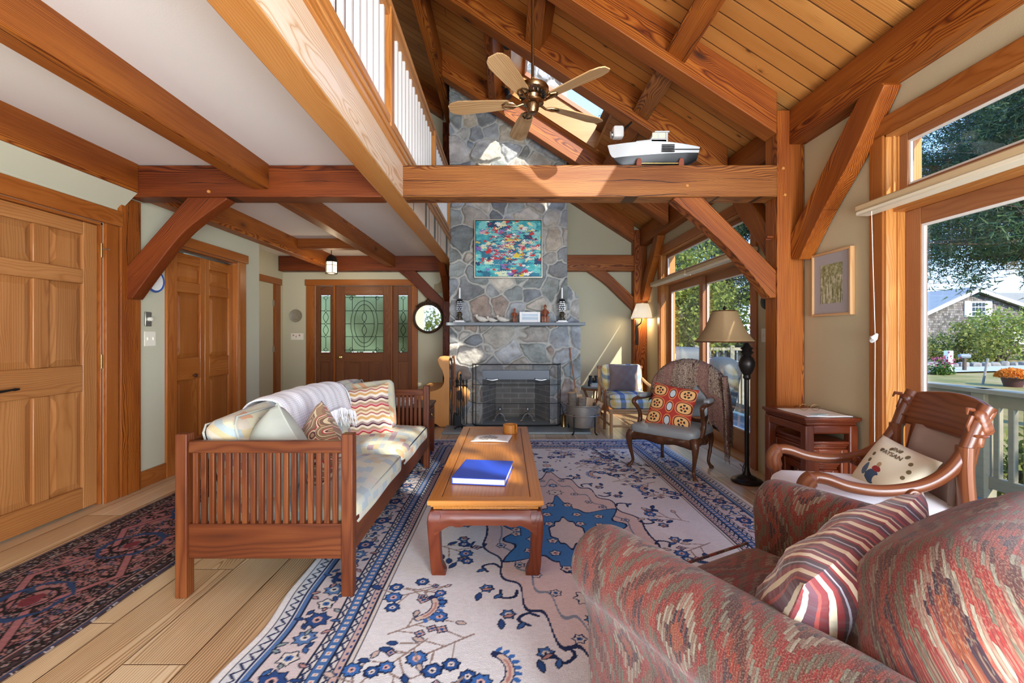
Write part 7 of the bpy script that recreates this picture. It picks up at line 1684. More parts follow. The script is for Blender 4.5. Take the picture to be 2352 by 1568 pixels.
# ---------------------------------------------------------------- lights on the roof timbers
tk = thing('track_light', 'black ceiling light track with two small heads by the skylight', 'track light', (.02, 0, 0))
zt = RZ(-.10) - .055
MB().box(-.115, 4.60, zt - .02, -.085, 5.88, zt + .02).build('track', P['black'], tk, bevel=.003)
def head(p, d, r=.042, L=.12, mat='black', par=None, nm='lamp_head'):
    d = Vector(d).normalized(); p = Vector(p); m = MB(); m.tube([p, p + Vector((.05, 0, -.04))], .010, 6); q = p + Vector((.08, 0, -.09)); m.tube([q - d * L * .5, q - d * L * .3, q + d * L * .2, q + d * L * .5], [r * .55, r * .8, r * .85, r * 1.05], 16); return m.build(nm, P[mat], par)
head((-.10, 4.72, zt - .02), (.1, -.2, -1), par=tk); head((-.10, 5.72, zt - .02), (.3, -.2, -1), par=tk)
sp = thing('clip_spotlight', 'small white spotlight clipped to the pale purlin behind the boat', 'spotlight', (0, 0, 0)); hx_ = at(1424, 305, 4.25); m = MB(); m.rbox(.10, .09, .11, .02, 4, T=TR((hx_[0] - .02, hx_[1], hx_[2]))); m.build('lamp_body', P['white'], sp); m = MB(); m.lathe([(0, 0), (.035, 0), (.035, .01), (0, .012)], 14, T=TR((hx_[0] - .075, hx_[1], hx_[2] - .02), ry=R(-100))); m.build('lens', P['steel'], sp); MB().tube([(hx_[0], hx_[1], hx_[2]), (hx_[0] + .11, hx_[1], hx_[2] + .10)], .010, 6).build('clamp', P['black'], sp)
pd = thing('pendant_lantern', 'small lit brass lantern hanging near the entry door', 'pendant light', (-2.52, 6.52, 0))
m = MB(); m.lathe([(0, 2.49), (.055, 2.49), (.05, 2.47), (.02, 2.455), (.0, 2.45)], 20); m.tube([(0, 0, 2.46), (0, 0, 2.36)], .004, 6); m.build('canopy', P['bronze'], pd)
m = MB()
for i in range(4): m.lathe([(.009, -.002), (.012, .0), (.009, .002), (.009, -.002)], 8, (0, 0, 2.38 + i * .02))
m.build('chain', P['bronze'], pd)
m = MB(); m.lathe([(.03, 2.36), (.075, 2.32), (.085, 2.275), (.092, 2.27), (.092, 2.262)], 6); m.lathe([(.075, 2.09), (.09, 2.095), (.088, 2.105), (.075, 2.105)], 6)
for i in range(6): a = i * math.pi / 3; c, s = .084 * math.cos(a), .084 * math.sin(a); m.tube([(c, s, 2.10), (c, s, 2.27)], .005, 5)
for i in range(6):
    a, b = i * math.pi / 3, (i + 1) * math.pi / 3; m.tube([(.084 * math.cos(a), .084 * math.sin(a), 2.215), (.084 * math.cos(b), .084 * math.sin(b), 2.215)], .003, 4)
m.build('lantern_cage', P['bronze'], pd)
MB().lathe([(.078, 2.105), (.078, 2.265)], 6, cap=False).build('glass_pane', P['lampglass'], pd, smooth=False)
pl_ = bpy.data.lights.new('lantern_glow', 'POINT'); pl_.energy = 6; pl_.color = (1, .78, .5); pl_.shadow_soft_size = .07; plo = bpy.data.objects.new('lantern_glow', pl_); COL.objects.link(plo); plo.location = (-2.52, 6.52, 2.0)
# wall lamp on the far post
wl = thing('wall_lamp', 'wall lamp with white cone shade on the end wall post', 'wall lamp', (2.125, 7.16, 0))
n = NT('ivory shade'); n.color('#efe8d8'); n.b.inputs['Emission Color'].default_value = C4('#ffe9c8'); n.set(emis=.35, rough=.8)
m = MB(); m.lathe([(.178, 1.478), (.092, 1.715)], 40, cap=False); o = m.build('lamp_shade', n.m, wl); q = o.modifiers.new('s', 'SOLIDIFY'); q.thickness = .003
m = MB(); m.lathe([(.180, 1.474), (.180, 1.482)], 40, cap=False); m.lathe([(.093, 1.712), (.093, 1.719)], 40, cap=False); m.build('shade_trim', P['brass'], wl)
m = MB(); m.box(-.075, .095, 1.06, -.03, .12, 1.46); m.tube(spline([(-.055, .10, 1.36), (-.05, .02, 1.38), (-.02, -.01, 1.42), (0, 0, 1.50), (0, 0, 1.56)], 4), .010, 8); m.lathe([(0, 0), (.02, .005), (.012, .02), (0, .025)], 10, (-.05, .06, 1.33)); m.build('bracket', P['bronze'], wl, bevel=.002)
MB().lathe([(0, 1.55), (.018, 1.56), (.03, 1.60), (.02, 1.64), (0, 1.65)], 14).build('bulb', P['lampglass'], wl)
l_ = bpy.data.lights.new('wall_lamp_glow', 'POINT'); l_.energy = 5; l_.color = (1, .76, .45); l_.shadow_soft_size = .05; lo = bpy.data.objects.new('wall_lamp_glow', l_); COL.objects.link(lo); lo.location = (2.125, 7.16, 1.46)
# floor lamp
fl_ = thing('floor_lamp', 'dark bronze floor lamp with brown bell shade by the sliding door', 'floor lamp', (1.975, 3.75, 0))
MB().lathe([(0, 0), (.118, 0), (.122, .012), (.115, .022), (.08, .032), (.072, .045), (.035, .062), (.022, .09), (.018, .13), (0, .13)], 36).build('base', P['bronze'], fl_)
MB().lathe([(.017, .12), (.017, .88), (0, .88)], 16).build('pole', P['bronze'], fl_)
MB().lathe([(.018, .84), (.030, .86), (.026, .88), (.045, .91), (.062, .955), (.063, .985), (.050, 1.02), (.030, 1.04), (.040, 1.055), (.052, 1.07), (.034, 1.085), (.050, 1.10), (.030, 1.115), (.018, 1.14), (0, 1.15)], 24).build('urn', P['bronze'], fl_)
MB().tube(spline([(0, 0, 1.13), (-.04, 0, 1.16), (-.12, 0, 1.165), (-.185, 0, 1.17), (-.185, 0, 1.30), (-.185, 0, 1.43)], 4), .007, 8).build('arm', P['bronze'], fl_)
MB().lathe([(0, 1.40), (.006, 1.41), (.014, 1.43), (.008, 1.445), (0, 1.455)], 12, (-.185, 0, 0)).build('finial', P['bronze'], fl_)
pr_ = [(.202, 1.155), (.165, 1.205), (.135, 1.26), (.112, 1.32), (.092, 1.38), (.082, 1.408)]
m = MB()
def bell(a, b):
    i = b * (len(pr_) - 1); j = min(int(i), len(pr_) - 2); f = i - j; r_ = pr_[j][0] * (1 - f) + pr_[j + 1][0] * f; z = pr_[j][1] * (1 - f) + pr_[j + 1][1] * f; an = a * 2 * math.pi; sq = 1 / max(abs(math.cos(an)), abs(math.sin(an))) ; k = 1 * .62 + .38 * min(sq, 1.36); return (-.185 + r_ * k * math.cos(an + .35), r_ * k * math.sin(an + .35), z), (a, z, 0)
m.surf(bell, 64, 15); o = m.build('lamp_shade', P['shade'], fl_, angle=80); q = o.modifiers.new('s', 'SOLIDIFY'); q.thickness = .003
m = MB(); m.tube([tuple(bell(i / 40, 0)[0]) for i in range(41)], .005, 5); m.tube([tuple(bell(i / 40, 1)[0]) for i in range(41)], .004, 5); m.build('shade_trim', W['walnut'], fl_)
MB().tube(spline([(.02, .10, .03), (.05, .16, .06), (.09, .2, .10), (.13, .22, .05), (.15, .3, .008), (.20, .5, .006)], 5), .0035, 5).build('cord', P['black'], fl_)
# ---------------------------------------------------------------- things on the walls
ck = thing('wall_clock', 'round blue rimmed clock half hidden by the dark knee brace', 'clock', (XL, 3.735, 1.2 + .452)); T = TR(ry=R(90))
MB().lathe([(0, 0), (.088, 0), (.095, .01), (.088, .022), (.078, .016), (.0, .014)], 40, T=T).build('rim', P['navy'], ck); MB().lathe([(0, .0165), (.077, .0165)], 40, T=T).build('face', P['white'], ck)
m = MB(); m.tube([(.018, 0, 0), (.018, .035, .045)], .0025, 5); m.tube([(.018, 0, 0), (.018, -.01, .062)], .002, 5); m.lathe([(0, .02), (.006, .018), (0, .022)], 8, T=T); m.build('hands', P['black'], ck)
th = thing('thermostat', 'steel wall thermostat with a round ivory dial', 'thermostat', (XL, 3.665, 1.338)); MB().box(0, -.032, -.058, .012, .032, .058).build('plate', P['steel'], th, bevel=.003); MB().lathe([(0, .0), (.017, .0), (.016, .022), (0, .026)], 20, T=TR((.012, .004, 0), ry=R(90))).build('dial', P['ivory'], th)
def plate(name, label, loc, w, h, n_, axis, mat='ivory'):
    t = thing(name, label, 'light switch', loc); m = MB()
    if axis == 'x+': m.box(0, -w / 2, -h / 2, .006, w / 2, h / 2)
    elif axis == 'x-': m.box(-.006, -w / 2, -h / 2, 0, w / 2, h / 2)
    else: m.box(-w / 2, -.006, -h / 2, w / 2, 0, h / 2)
    m.build('cover_plate', P[mat], t, bevel=.002)
    for i in range(n_):
        o_ = (i - (n_ - 1) / 2) * w / max(n_, 1); m = MB()
        if axis == 'x+': m.box(.005, o_ - .006, -.012, .014, o_ + .006, .012)
        elif axis == 'x-': m.box(-.014, o_ - .006, -.012, -.005, o_ + .006, .012)
        else: m.box(o_ - .006, -.014, -.012, o_ + .006, -.005, .012)
        m.build('toggle', P['ivory'], t, bevel=.002)
    return t
plate('light_switch', 'double ivory light switch below the thermostat', (XL, 3.69, 1.18), .115, .118, 2, 'x+')
plate('light_switch', 'ivory light switch between sliding door and tall post', (XR, 3.965, 1.208), .07, .118, 1, 'x-')
rs3 = plate('light_switch', 'wide light switch plate painted with pink roses by the entry', (-3.438, YF, 1.196), .205, .108, 3, 'y')
for i in range(3): m = MB(); m.lathe([(0, 0), (.016, 0), (.012, .002), (0, .003)], 8, T=TR((-.06 + i * .05, -.006, .02 - .02 * (i % 2)), rx=R(90))); m.build('painted_rose', m_plain('rose pink %d' % i, '#c98a8a', .6), rs3)
ds = thing('wall_plate', 'round stoneware plate hanging beside the entry door', 'decorative plate', (-3.45, YF, 1.535)); T = TR(rx=R(90)); MB().lathe([(0, .012), (.045, .012), (.055, .018), (.06, .014), (.085, .022), (.103, .030), (.105, .026), (.08, .004), (0, 0)], 36, T=T).build('dish', P['stoneware'], ds); MB().tube([(0, -.004, .10), (.003, -.004, .125), (0, -.004, .14)], .002, 5).build('hook', P['brass'], ds)
mr = thing('round_mirror', 'round mirror in a dark carved frame beside the entry door', 'mirror', (-1.262, YF - .17, 1.492))
MB().lathe([(0, .0), (.212, .0)], 48, T=TR((0, -.005, 0), rx=R(90))).build('mirror_glass', P['mirror'], mr, smooth=False)
fm = m_plain('carved dark gilt', '#4a3826', .45, .5, var=.5, nscale=40)
m = MB(); m.lathe([(.205, .0), (.212, .022), (.228, .030), (.242, .022), (.25, .0), (.205, -.004), (.205, .0)], 56, T=TR(rx=R(90)))
for i in range(40): a = i * math.pi / 20; m.lathe([(0, -.012), (.011, -.004), (.011, .004), (0, .012)], 6, (.229 * math.cos(a), -.027, .229 * math.sin(a)))
for i in range(15): a = R(45 + i * 6.4); m.tube([(.238 * math.cos(a), -.02, .238 * math.sin(a)), (.262 * math.cos(a), -.03, .262 * math.sin(a) + (.02 if 5 < i < 9 else 0)), (.255 * math.cos(a + .06), -.035, .255 * math.sin(a + .06))], [.012, .014, .006], 6)
m.tube([(0, -.02, .25), (.0, -.03, .29), (.0, -.02, .315)], [.02, .022, .006], 8); m.build('carved_frame', fm, mr)
MB().box(-.03, .0, -.03, .03, .17, .03).build('hanger', P['black'], mr); MB().lathe([(0, 0), (.22, 0), (.22, .012), (0, .012)], 32, T=TR((0, .014, 0), rx=R(90))).build('backing', W['walnut'], mr)
hs_ = thing('heart_sign', 'cream cut-out wall sign with a small dark heart above the mirror', 'sign', (-1.06, YF, 2.0)); m = MB()
poly = [(-.135, -.10), (.135, -.085), (.135, .07), (.09, .085), (.06, .135), (.03, .15), (-.01, .14), (-.035, .10), (-.055, .068), (-.09, .058), (-.135, .05)]; m.prism(poly, -.018, 0, 'xz'); m.build('board', P['tansign'], hs_, bevel=.003)
m = MB(); m.prism([(.045, .055), (.025, .085), (.030, .10), (.038, .103), (.045, .094), (.052, .103), (.060, .10), (.065, .085)], -.0195, -.0175, 'xz'); m.build('heart', P['black'], hs_)
sc = thing('wall_bracket', 'small dark round bracket on the wall behind the tall post brace', 'wall bracket', (XR, 3.93, 1.50)); MB().lathe([(0, 0), (.07, 0), (.06, .02), (0, .03)], 20, T=TR(ry=R(-90))).build('disc', P['black'], sc)
fp = thing('framed_picture', 'maple framed woodland print with grey mat beside the tall post', 'picture', (XR, 3.118, 1.562)); w, h = .190, .222
m = MB()
for q in ((-w, -w + .016, -h, h, 'z'), (w - .016, w, -h, h, 'z'), (-w + .016, w - .016, -h, -h + .016, 'y'), (-w + .016, w - .016, h - .016, h, 'y')): m.box(-.032, q[0], q[2], 0, q[1], q[3], q[4])
m.build('picture_frame', W['cane'], fp, bevel=.003); MB().box(-.018, -w + .014, -h + .014, -.004, w - .014, h - .014).build('mat_board', m_plain('grey mauve mat', '#a7a0a0', .8, var=.02), fp)
n = NT('woodland print'); x, y, z = n.g(); q = n.noise(n.vec(x * 1.0, y * 1.0), 34, 4, .7); tk_ = n.noise(n.vec(x * 90, y * 7), 1.0, 2); top_ = y.ss(-.02, .06)
c = n.ramp(q, ((.3, '#5d5f3c'), (.48, '#8a8a5e'), (.6, '#b8b48f'), (.75, '#d8d3b8'))); c = n.mix(tk_.gt(.56) * (y.lt(.05)) * .8, c, '#d3cdb5'); c = n.mix(tk_.lt(.40) * (y.lt(.06)) * .7, c, '#4a4632'); n.color(c); n.set(rough=.6)
m = MB(); m.add([(-.0195, -.105, -.135), (-.0195, .105, -.135), (-.0195, .105, .135), (-.0195, -.105, .135)], [(0, 1, 2, 3)][:1], [(-.105, -.135, 0), (.105, -.135, 0), (.105, .135, 0), (-.105, .135, 0)]); m.f = [(3, 2, 1, 0)]; m.build('print', n.m, fp, smooth=False)
# ---------------------------------------------------------------- outside: deck, railing, garden, house, trees
DX0, DX1 = XR + .2, 3.76
dk = MB(); dk.box(DX0, -3.5, -.10, DX1, 9.4, -.032); dk.g = [(v[1], v[0], 0.0) for v in dk.v]
st('deck_floor', dk, W['deck'], 'blue and yellow painted deck boards outside', 'deck')
yb = MB()
for i, x in enumerate((2.60, 3.02, 3.30)): yb.box(x, -1.0 + i * .5, -.033, x + .125, 3.6 + i * .4, -.0295)
o = yb.build('painted_strips', m_plain('ochre deck paint', '#a89a5c', .7, var=.2, nscale=12)); tag(o, 'faded yellow boards set between the blue deck boards', 'deck board', None, 'structure')
dr_ = thing('deck_railing', 'beige painted deck railing with square balusters', 'railing', (0, 0, 0))
MB().box(3.60, -3.4, .765, 3.75, 9.3, .80, 'y').build('top_rail', P['trimgrey'], dr_, bevel=.004); MB().box(3.65, -3.4, .67, 3.69, 9.3, .765, 'y').build('upper_rail', P['trimgrey'], dr_); MB().box(3.65, -3.4, .05, 3.69, 9.3, .14, 'y').build('lower_rail', P['trimgrey'], dr_)
for y in (-1.4, 1.02, 3.5, 5.98, 8.4): MB().box(3.615, y - .05, -.12, 3.715, y + .05, .80, 'z').build('rail_post', P['trimgrey'], dr_, bevel=.004)
b0 = None; n_ = 0
for i in range(92):
    y = .1 + i * .10
    if min(abs(y - q) for q in (1.02, 3.5, 5.98, 8.4)) < .07: continue
    if b0 is None: b0 = MB().box(-.018, -.018, .06, .018, .018, .76, 'z').build('baluster', P['trimgrey'], dr_); o = b0
    else: o = b0.copy(); COL.objects.link(o)
    o.location = (3.67, y, 0); n_ += 1
er = MB(); er.box(2.5, 9.32, .765, 3.75, 9.42, .80); er.box(2.5, 9.35, .05, 3.7, 9.39, .12)
for i in range(10): er.box(2.6 + i * .11, 9.35, .1, 2.635 + i * .11, 9.39, .77)
o = er.build('end_railing', P['trimgrey']); tag(o, 'short railing across the far end of the deck', 'railing')
# ground
gx = np.linspace(-6, 70, 60); gy = np.linspace(-14, 75, 60); GX, GY = np.meshgrid(gx, gy)
def gz(x, y): d = np.sqrt(np.maximum(x - 3, 0) ** 2 + np.maximum(y, 0) ** 2 * .6); return -.75 + np.clip(d - 6, 0, 40) * .022
GZ = gz(GX, GY) + .05 * (fbm(GX * .3, GY * .3, 3, 2) - .5); V = np.stack([GX, GY, GZ], -1).reshape(-1, 3)
ii = (np.arange(59)[:, None] * 60 + np.arange(59)[None]).ravel(); o = np_mesh('ground', V, np.stack([ii, ii + 1, ii + 61, ii + 60], -1), P['grass'], smooth=True); tag(o, 'dry yellow green lawn outside', 'lawn', None, 'structure')
rd = MB()
def roadf(a, b): x = 14 + 40 * a; y = 19.6 + 3.4 * b + (x - 20) * .06; return (x, y, float(gz(x, y)) + .06), (x, y, 0)
rd.surf(roadf, 30, 3); st('road', rd, P['road'], 'pale gravel road beyond the lawn', 'road')
def G(x, y): return float(gz(np.array(x), np.array(y)))
# foliage builders
def tris(P0, D1, D2): V = np.stack([P0, P0 + D1, P0 + D2], 1).reshape(-1, 3); return V
def leaves(rs, C0, size, n_):
    P0 = C0; a = rs.normal(size=(n_, 3)); a /= np.linalg.norm(a, axis=1)[:, None]; b = rs.normal(size=(n_, 3)); b -= a * (a * b).sum(1)[:, None]; b /= np.linalg.norm(b, axis=1)[:, None]; s = size * rs.uniform(.6, 1.3, n_)[:, None]
    V = np.stack([P0 - a * s * .5, P0 + b * s * .32, P0 + a * s * .6, P0 - b * s * .32], 1).reshape(-1, 3); Fq = np.arange(len(V)).reshape(-1, 4); g = np.repeat(rs.uniform(0, 99, (n_, 3)), 4, 0); return V, Fq, g
def bush(name, label, cat, c, rx, ry, rz_, n_, size, mat, seed, kind='foliage', trunk=None, group=None, clump=26):
    rs = np.random.RandomState(seed); t = thing(name, label, cat, (0, 0, 0), group=group); K_ = clump; cc = rs.normal(size=(K_, 3)); cc /= np.linalg.norm(cc, axis=1)[:, None]; cc *= rs.uniform(.35, .92, K_)[:, None]
    idx = rs.randint(0, K_, n_); pts = cc[idx] + rs.normal(size=(n_, 3)) * .17; pts = pts * np.array([rx, ry, rz_]) + np.array(c)
    V, Fq, g = leaves(rs, pts, size, n_); np_mesh(kind, V, Fq, P[mat], t, gc=g)
    m = MB(); z0 = trunk if trunk is not None else c[2] - rz_
    for k in range(0, K_, 2):
        e = cc[k] * np.array([rx, ry, rz_]) * .8 + np.array(c); b = (c[0] + cc[k][0] * .1, c[1] + cc[k][1] * .1, z0); m.tube([b, (b[0] * .5 + e[0] * .5 - .05, b[1] * .5 + e[1] * .5, b[2] * .45 + e[2] * .55), tuple(e)], [.02 + .02 * rz_, .012 + .01 * rz_, .004], 5)
    m.build('stems', P['trunk'], t); return t
def pine(name, label, x, y, z0, h, spread, nb, seed, tufts=9, lo=.2, dirs=None, tl=.17):
    rs = np.random.RandomState(seed); t = thing(name, label, 'tree', (0, 0, 0)); m = MB(); m.tube([(x, y, z0), (x + .05, y, z0 + h * .5), (x, y + .05, z0 + h)], [.03 * h, .018 * h, .02], 10)
    T_ = []
    for b in range(nb):
        zb = z0 + h * (lo + (1 - lo) * (b + rs.uniform(0, 1)) / nb); a = rs.uniform(0, 2 * math.pi) if dirs is None else rs.uniform(*dirs); L = spread * (1.05 - .75 * (zb - z0) / h) * rs.uniform(.7, 1.15)
        p = [np.array([x, y, zb])]; d = np.array([math.cos(a), math.sin(a), rs.uniform(-.18, .12)])
        for k in range(5): d = d + np.array([rs.uniform(-.15, .15), rs.uniform(-.15, .15), .05]); p.append(p[-1] + d / np.linalg.norm(d) * L / 5)
        m.tube([tuple(q) for q in p], [.018 + .008 * L, .016 + .006 * L, .014 + .004 * L, .012, .009, .004], 5)
        for k in range(1, 6):
            for j in range(tufts):
                q = p[k] + (p[k - 1] - p[k]) * rs.uniform(0, 1); o_ = rs.normal(size=3) * np.array([.22, .22, .10]) * L * .42 * (.5 + k / 5); e = q + o_; T_.append(e)
                if j % 3 == 0: m.tube([tuple(q), tuple(q + o_ * .6 + np.array([0, 0, -.03])), tuple(e)], [.006, .004, .002], 4)
    m.build('trunk', P['trunk'], t); T_ = np.array(T_); N = len(T_); k = 38; c = np.repeat(T_, k, 0) + rs.normal(size=(N * k, 3)) * .12; d = rs.normal(size=(N * k, 3)); d /= np.linalg.norm(d, axis=1)[:, None]; d[:, 2] = d[:, 2] * .8 + .12
    s = np.cross(d, rs.normal(size=(N * k, 3))); s /= np.linalg.norm(s, axis=1)[:, None]; L = tl * rs.uniform(.6, 1.2, N * k)[:, None]
    V = np.stack([c - s * .011, c + s * .011, c + d * L], 1).reshape(-1, 3); g = np.repeat(rs.uniform(0, 99, (N, 3)), k * 3, 0); np_mesh('foliage', V, np.arange(len(V)).reshape(-1, 3), P['needle'], t, gc=g); return t
pine('pine_tree', 'dark pine with sweeping branches outside the tall glass door', 11.8, 7.4, -.7, 9.5, 6.4, 66, 3, 13, lo=.34, dirs=(1.7, 4.0))
pine('pine_tree', 'pine tree filling the top of the tall window further along', 14.2, 11.2, -.7, 11.0, 6.6, 50, 8, 13, lo=.34, dirs=(1.6, 4.3))
pine('pine_tree', 'pine tree seen behind the floor lamp', 6.4, 13.2, -.7, 6.6, 2.6, 34, 5, 11, lo=.12)
pine('pine_tree', 'tall pine rising above the leafy tree near the deck end', 6.9, 17.5, -.6, 9.5, 2.4, 24, 6, 9, lo=.3)
pine('pine_tree', 'pine seen through the roof skylight above the chimney', 6.0, 24, -.7, 17.5, 3.6, 30, 15, 8, lo=.4)
bush('leafy_tree', 'yellow green leafy tree beyond the end of the deck', 'tree', (4.75, 11.6, 1.75), 1.5, 1.3, 1.9, 12000, .095, 'leafy', 4, clump=60, trunk=-.7)
bush('leafy_tree', 'second leafy tree behind the covered grill', 'tree', (6.0, 16.0, 2.2), 1.8, 1.6, 2.4, 7000, .13, 'leafy', 14, clump=50, trunk=-.7)
bush('leafy_tree', 'unseen leafy tree added to block sun at the tall glass door', 'tree', (5.3, -4.6, 4.3), 1.9, 1.9, 1.9, 3600, .26, 'leafy', 24, clump=34, trunk=-.8)  # added out of view to block sun through the tall glass door
bush('leafy_tree', 'unseen sparse leafy tree added to dapple the sun behind the viewpoint', 'tree', (2.9, -4.7, 6.2), 1.3, 1.1, 1.0, 420, .20, 'leafy', 27, clump=20, trunk=-.8)  # sparse crown added in the sun's path to dapple the rear skylight beam
# shrubs against the railing
for i, (x, y, r_, mt_) in enumerate(((4.45, 1.6, .62, 'green'), (4.5, 2.75, .60, 'green'), (4.45, 3.9, .66, 'shrub'), (4.5, 5.1, .58, 'green'), (4.5, 6.4, .62, 'shrub'), (4.5, 7.7, .58, 'shrub'))):
    bush('garden_shrub', ('leafy green shrub behind the railing, %s' % ('nearest the armchairs', 'second along the rail', 'third along the rail', 'fourth along the rail', 'fifth along the rail', 'sixth and last along the rail')[i]), 'shrub', (x, y, -.02), .58, .62, r_, 1500, .085, mt_, 20 + i, group='shrubs along the deck railing')
for i, (x, y, rx, rz_, mt_) in enumerate(((24.0, 24.2, 2.3, 1.2, 'shrub'), (27.3, 25.2, 2.1, 1.9, 'leafy'), (30.3, 25.6, 2.0, 1.6, 'leafy'), (22.2, 24.6, 1.4, .9, 'shrub'), (33.4, 26.5, 1.9, 1.1, 'shrub'))):
    bush('roadside_bush', 'yellow green bush across the road, %s' % ('low and olive below the house eave', 'tallest and brightest', 'bright one by the house corner', 'smallest by the window edge', 'low one furthest along')[i], 'bush', (x, y, G(x, y) + rz_ * .8), rx, 1.4, rz_, 2600, .17, mt_, 40 + i)
rs_ = random.Random(11)
for i in range(26):
    x = 20 + i * .52; y = 21.9 + (x - 20) * .05 + rs_.uniform(-.1, .1); s = rs_.uniform(.22, .36); m = MB(); m.rbox(s * 1.5, s * 1.1, s, s * .35, 4, warp=lambda p: (p.x + rs_.uniform(-.02, .02), p.y + rs_.uniform(-.02, .02), p.z + rs_.uniform(-.02, .02))); o = m.build('field_stone', P['rock'], loc=(x, y, G(x, y) + s * .45), rot=(0, 0, rs_.uniform(0, 3))); tag(o, 'pale fieldstone in the low wall across the road', 'stone', 'low stone wall across the road')
x, y = 19.4, 20.0; o = MB().box(-.11, -.11, 0, .11, .11, .95).build('white_post', P['white'], loc=(x, y, G(x, y)), bevel=.01); tag(o, 'square white post by the road', 'post')
mb_ = thing('mail_box', 'grey mailbox beside the white roadside post', 'mailbox', (20.4, 20.3, G(20.4, 20.3))); MB().box(-.05, -.05, 0, .05, .05, .6).build('stake', P['trunk'], mb_); MB().rbox(.5, .2, .2, .08, 4, T=TR((0, 0, .68))).build('box_body', P['slate'], mb_)
x, y = 16.9, 15.2
pt_ = thing('flower_pot', 'dark pot of orange chrysanthemums on the lawn', 'flower pot', (x, y, G(x, y))); MB().lathe([(0, 0), (.22, 0), (.30, .30), (.28, .30), (0, .25)], 20).build('pot', P['pot'], pt_)
rsn = np.random.RandomState(2); pts = rsn.normal(size=(900, 3)); pts /= np.linalg.norm(pts, axis=1)[:, None]; pts[:, 2] = np.abs(pts[:, 2]); V, Fq, g = leaves(rsn, pts * np.array([.42, .42, .28]) + np.array([0, 0, .32]), .09, 900); np_mesh('blossoms', V, Fq, P['orange'], pt_, gc=g)
bush('flower_clump', 'low plant with pink blooms beside the white post', 'plant', (18.3, 19.2, G(18.3, 19.2) + .25), .5, .4, .35, 500, .13, 'green', 61)
rsn = np.random.RandomState(3); V, Fq, g = leaves(rsn, rsn.normal(size=(60, 3)) * np.array([.25, .2, .12]) + np.array([18.35, 19.1, G(18.3, 19.2) + .62]), .13, 60); o = np_mesh('pink_bloom', V, Fq, P['pinkf'], None, gc=g); tag(o, 'pink blooms over the low plant by the white post', 'flowers', None, 'stuff')
o = MB().tube([(16.6, 15.9, G(16.6, 15.9) - .1), (16.9, 16.0, G(16.6, 15.9) + .9)], .035, 6).build('garden_stake', P['rock']); tag(o, 'pale leaning stake in the lawn', 'stake')
# neighbour's shingled house (gable end toward the viewpoint)
hs2 = thing('shingled_house', 'grey shingled house with white trimmed gable and shuttered window', 'house', (0, 0, 0))
hy = 30.0; px_ = lambda u: (u - 1165) / 1045 * hy; pz_ = lambda v: 1.2 + (772 - v) / 1045 * hy
zg = G(30, hy) - .2
m = MB(); m.prism([(px_(2125), zg), (px_(2540), zg), (px_(2540), pz_(775)), (px_(2236), pz_(672)), (px_(2125), pz_(720))], hy, hy + 7, 'xz'); m.g = [(v[0] * .99, v[2], 0.0) for v in m.v]; m.build('wall', W['shingle'], hs2, smooth=False)
m = MB(); e_ = .35
m.prism([(px_(2105), pz_(729) - .05), (px_(2236), pz_(669)), (px_(2560), pz_(780)), (px_(2560), pz_(780) + .28), (px_(2236), pz_(669) + .30), (px_(2105), pz_(729) + .18)], hy - .35, hy + 7.3, 'xz'); m.build('roof', P['mattegrey'], hs2)
m = MB(); m.beam((px_(2105), hy - .37, pz_(727)), (px_(2236), hy - .37, pz_(667)), .06, .20, (0, 0, 1)); m.beam((px_(2236), hy - .37, pz_(667)), (px_(2560), hy - .37, pz_(778)), .06, .20, (0, 0, 1)); m.build('rake_board', P['white'], hs2)
m = MB(); m.box(px_(2236), hy + .6, pz_(700), px_(2560), hy + 7.4, pz_(670)); m.build('rear_wing', P['mattegrey'], hs2)
w_ = MB(); w_.box(px_(2229), hy - .05, pz_(727), px_(2262), hy, pz_(692)); wf = w_.build('gable_window', P['white'], hs2)
w_ = MB()
for i in range(4):
    for j in range(3): w_.box(px_(2231.5 + i * 7.6), hy - .07, pz_(725 - j * 10.6), px_(2237.5 + i * 7.6), hy - .05, pz_(716.5 - j * 10.6))
w_.build('window_panes', P['glaze'], wf)
for a, b in ((2214, 2228), (2263, 2277)): MB().box(px_(a), hy - .06, pz_(728), px_(b), hy, pz_(691)).build('shutter', P['white'], hs2)
MB().box(px_(2325), hy - .06, pz_(790), px_(2350), hy, pz_(760)).build('lower_window', P['white'], hs2); MB().box(px_(2120), hy - .08, zg, px_(2128), hy + .1, pz_(725)).build('corner_board', P['white'], hs2)
# utility wires
o = MB().tube([(18, 36, 5.2), (27, 34, 4.7), (40, 31, 5.8)], .02, 4).build('utility_wire', P['black']); tag(o, 'thin overhead wire crossing behind the house', 'wire')
# far neighbour and dark fence beyond the deck end
fe = thing('dark_fence', 'dark board fence with pale rails beyond the deck', 'fence', (0, 0, 0)); MB().box(4.4, 11.0, -.7, 8.2, 11.06, .86).build('boards', m_plain('dark stained boards', '#35373a', .8, var=.3, nscale=3), fe); MB().box(4.4, 10.92, .86, 8.2, 11.02, .93).build('top_rail', P['trimgrey'], fe)
for i in range(5): MB().box(4.5 + i * .85, 10.9, -.7, 4.6 + i * .85, 11.0, .98).build('fence_post', P['trimgrey'], fe)
for i in range(22): MB().box(4.55 + i * .16, 10.93, -.1, 4.58 + i * .16, 10.97, .86).build('picket', P['slate'], fe)
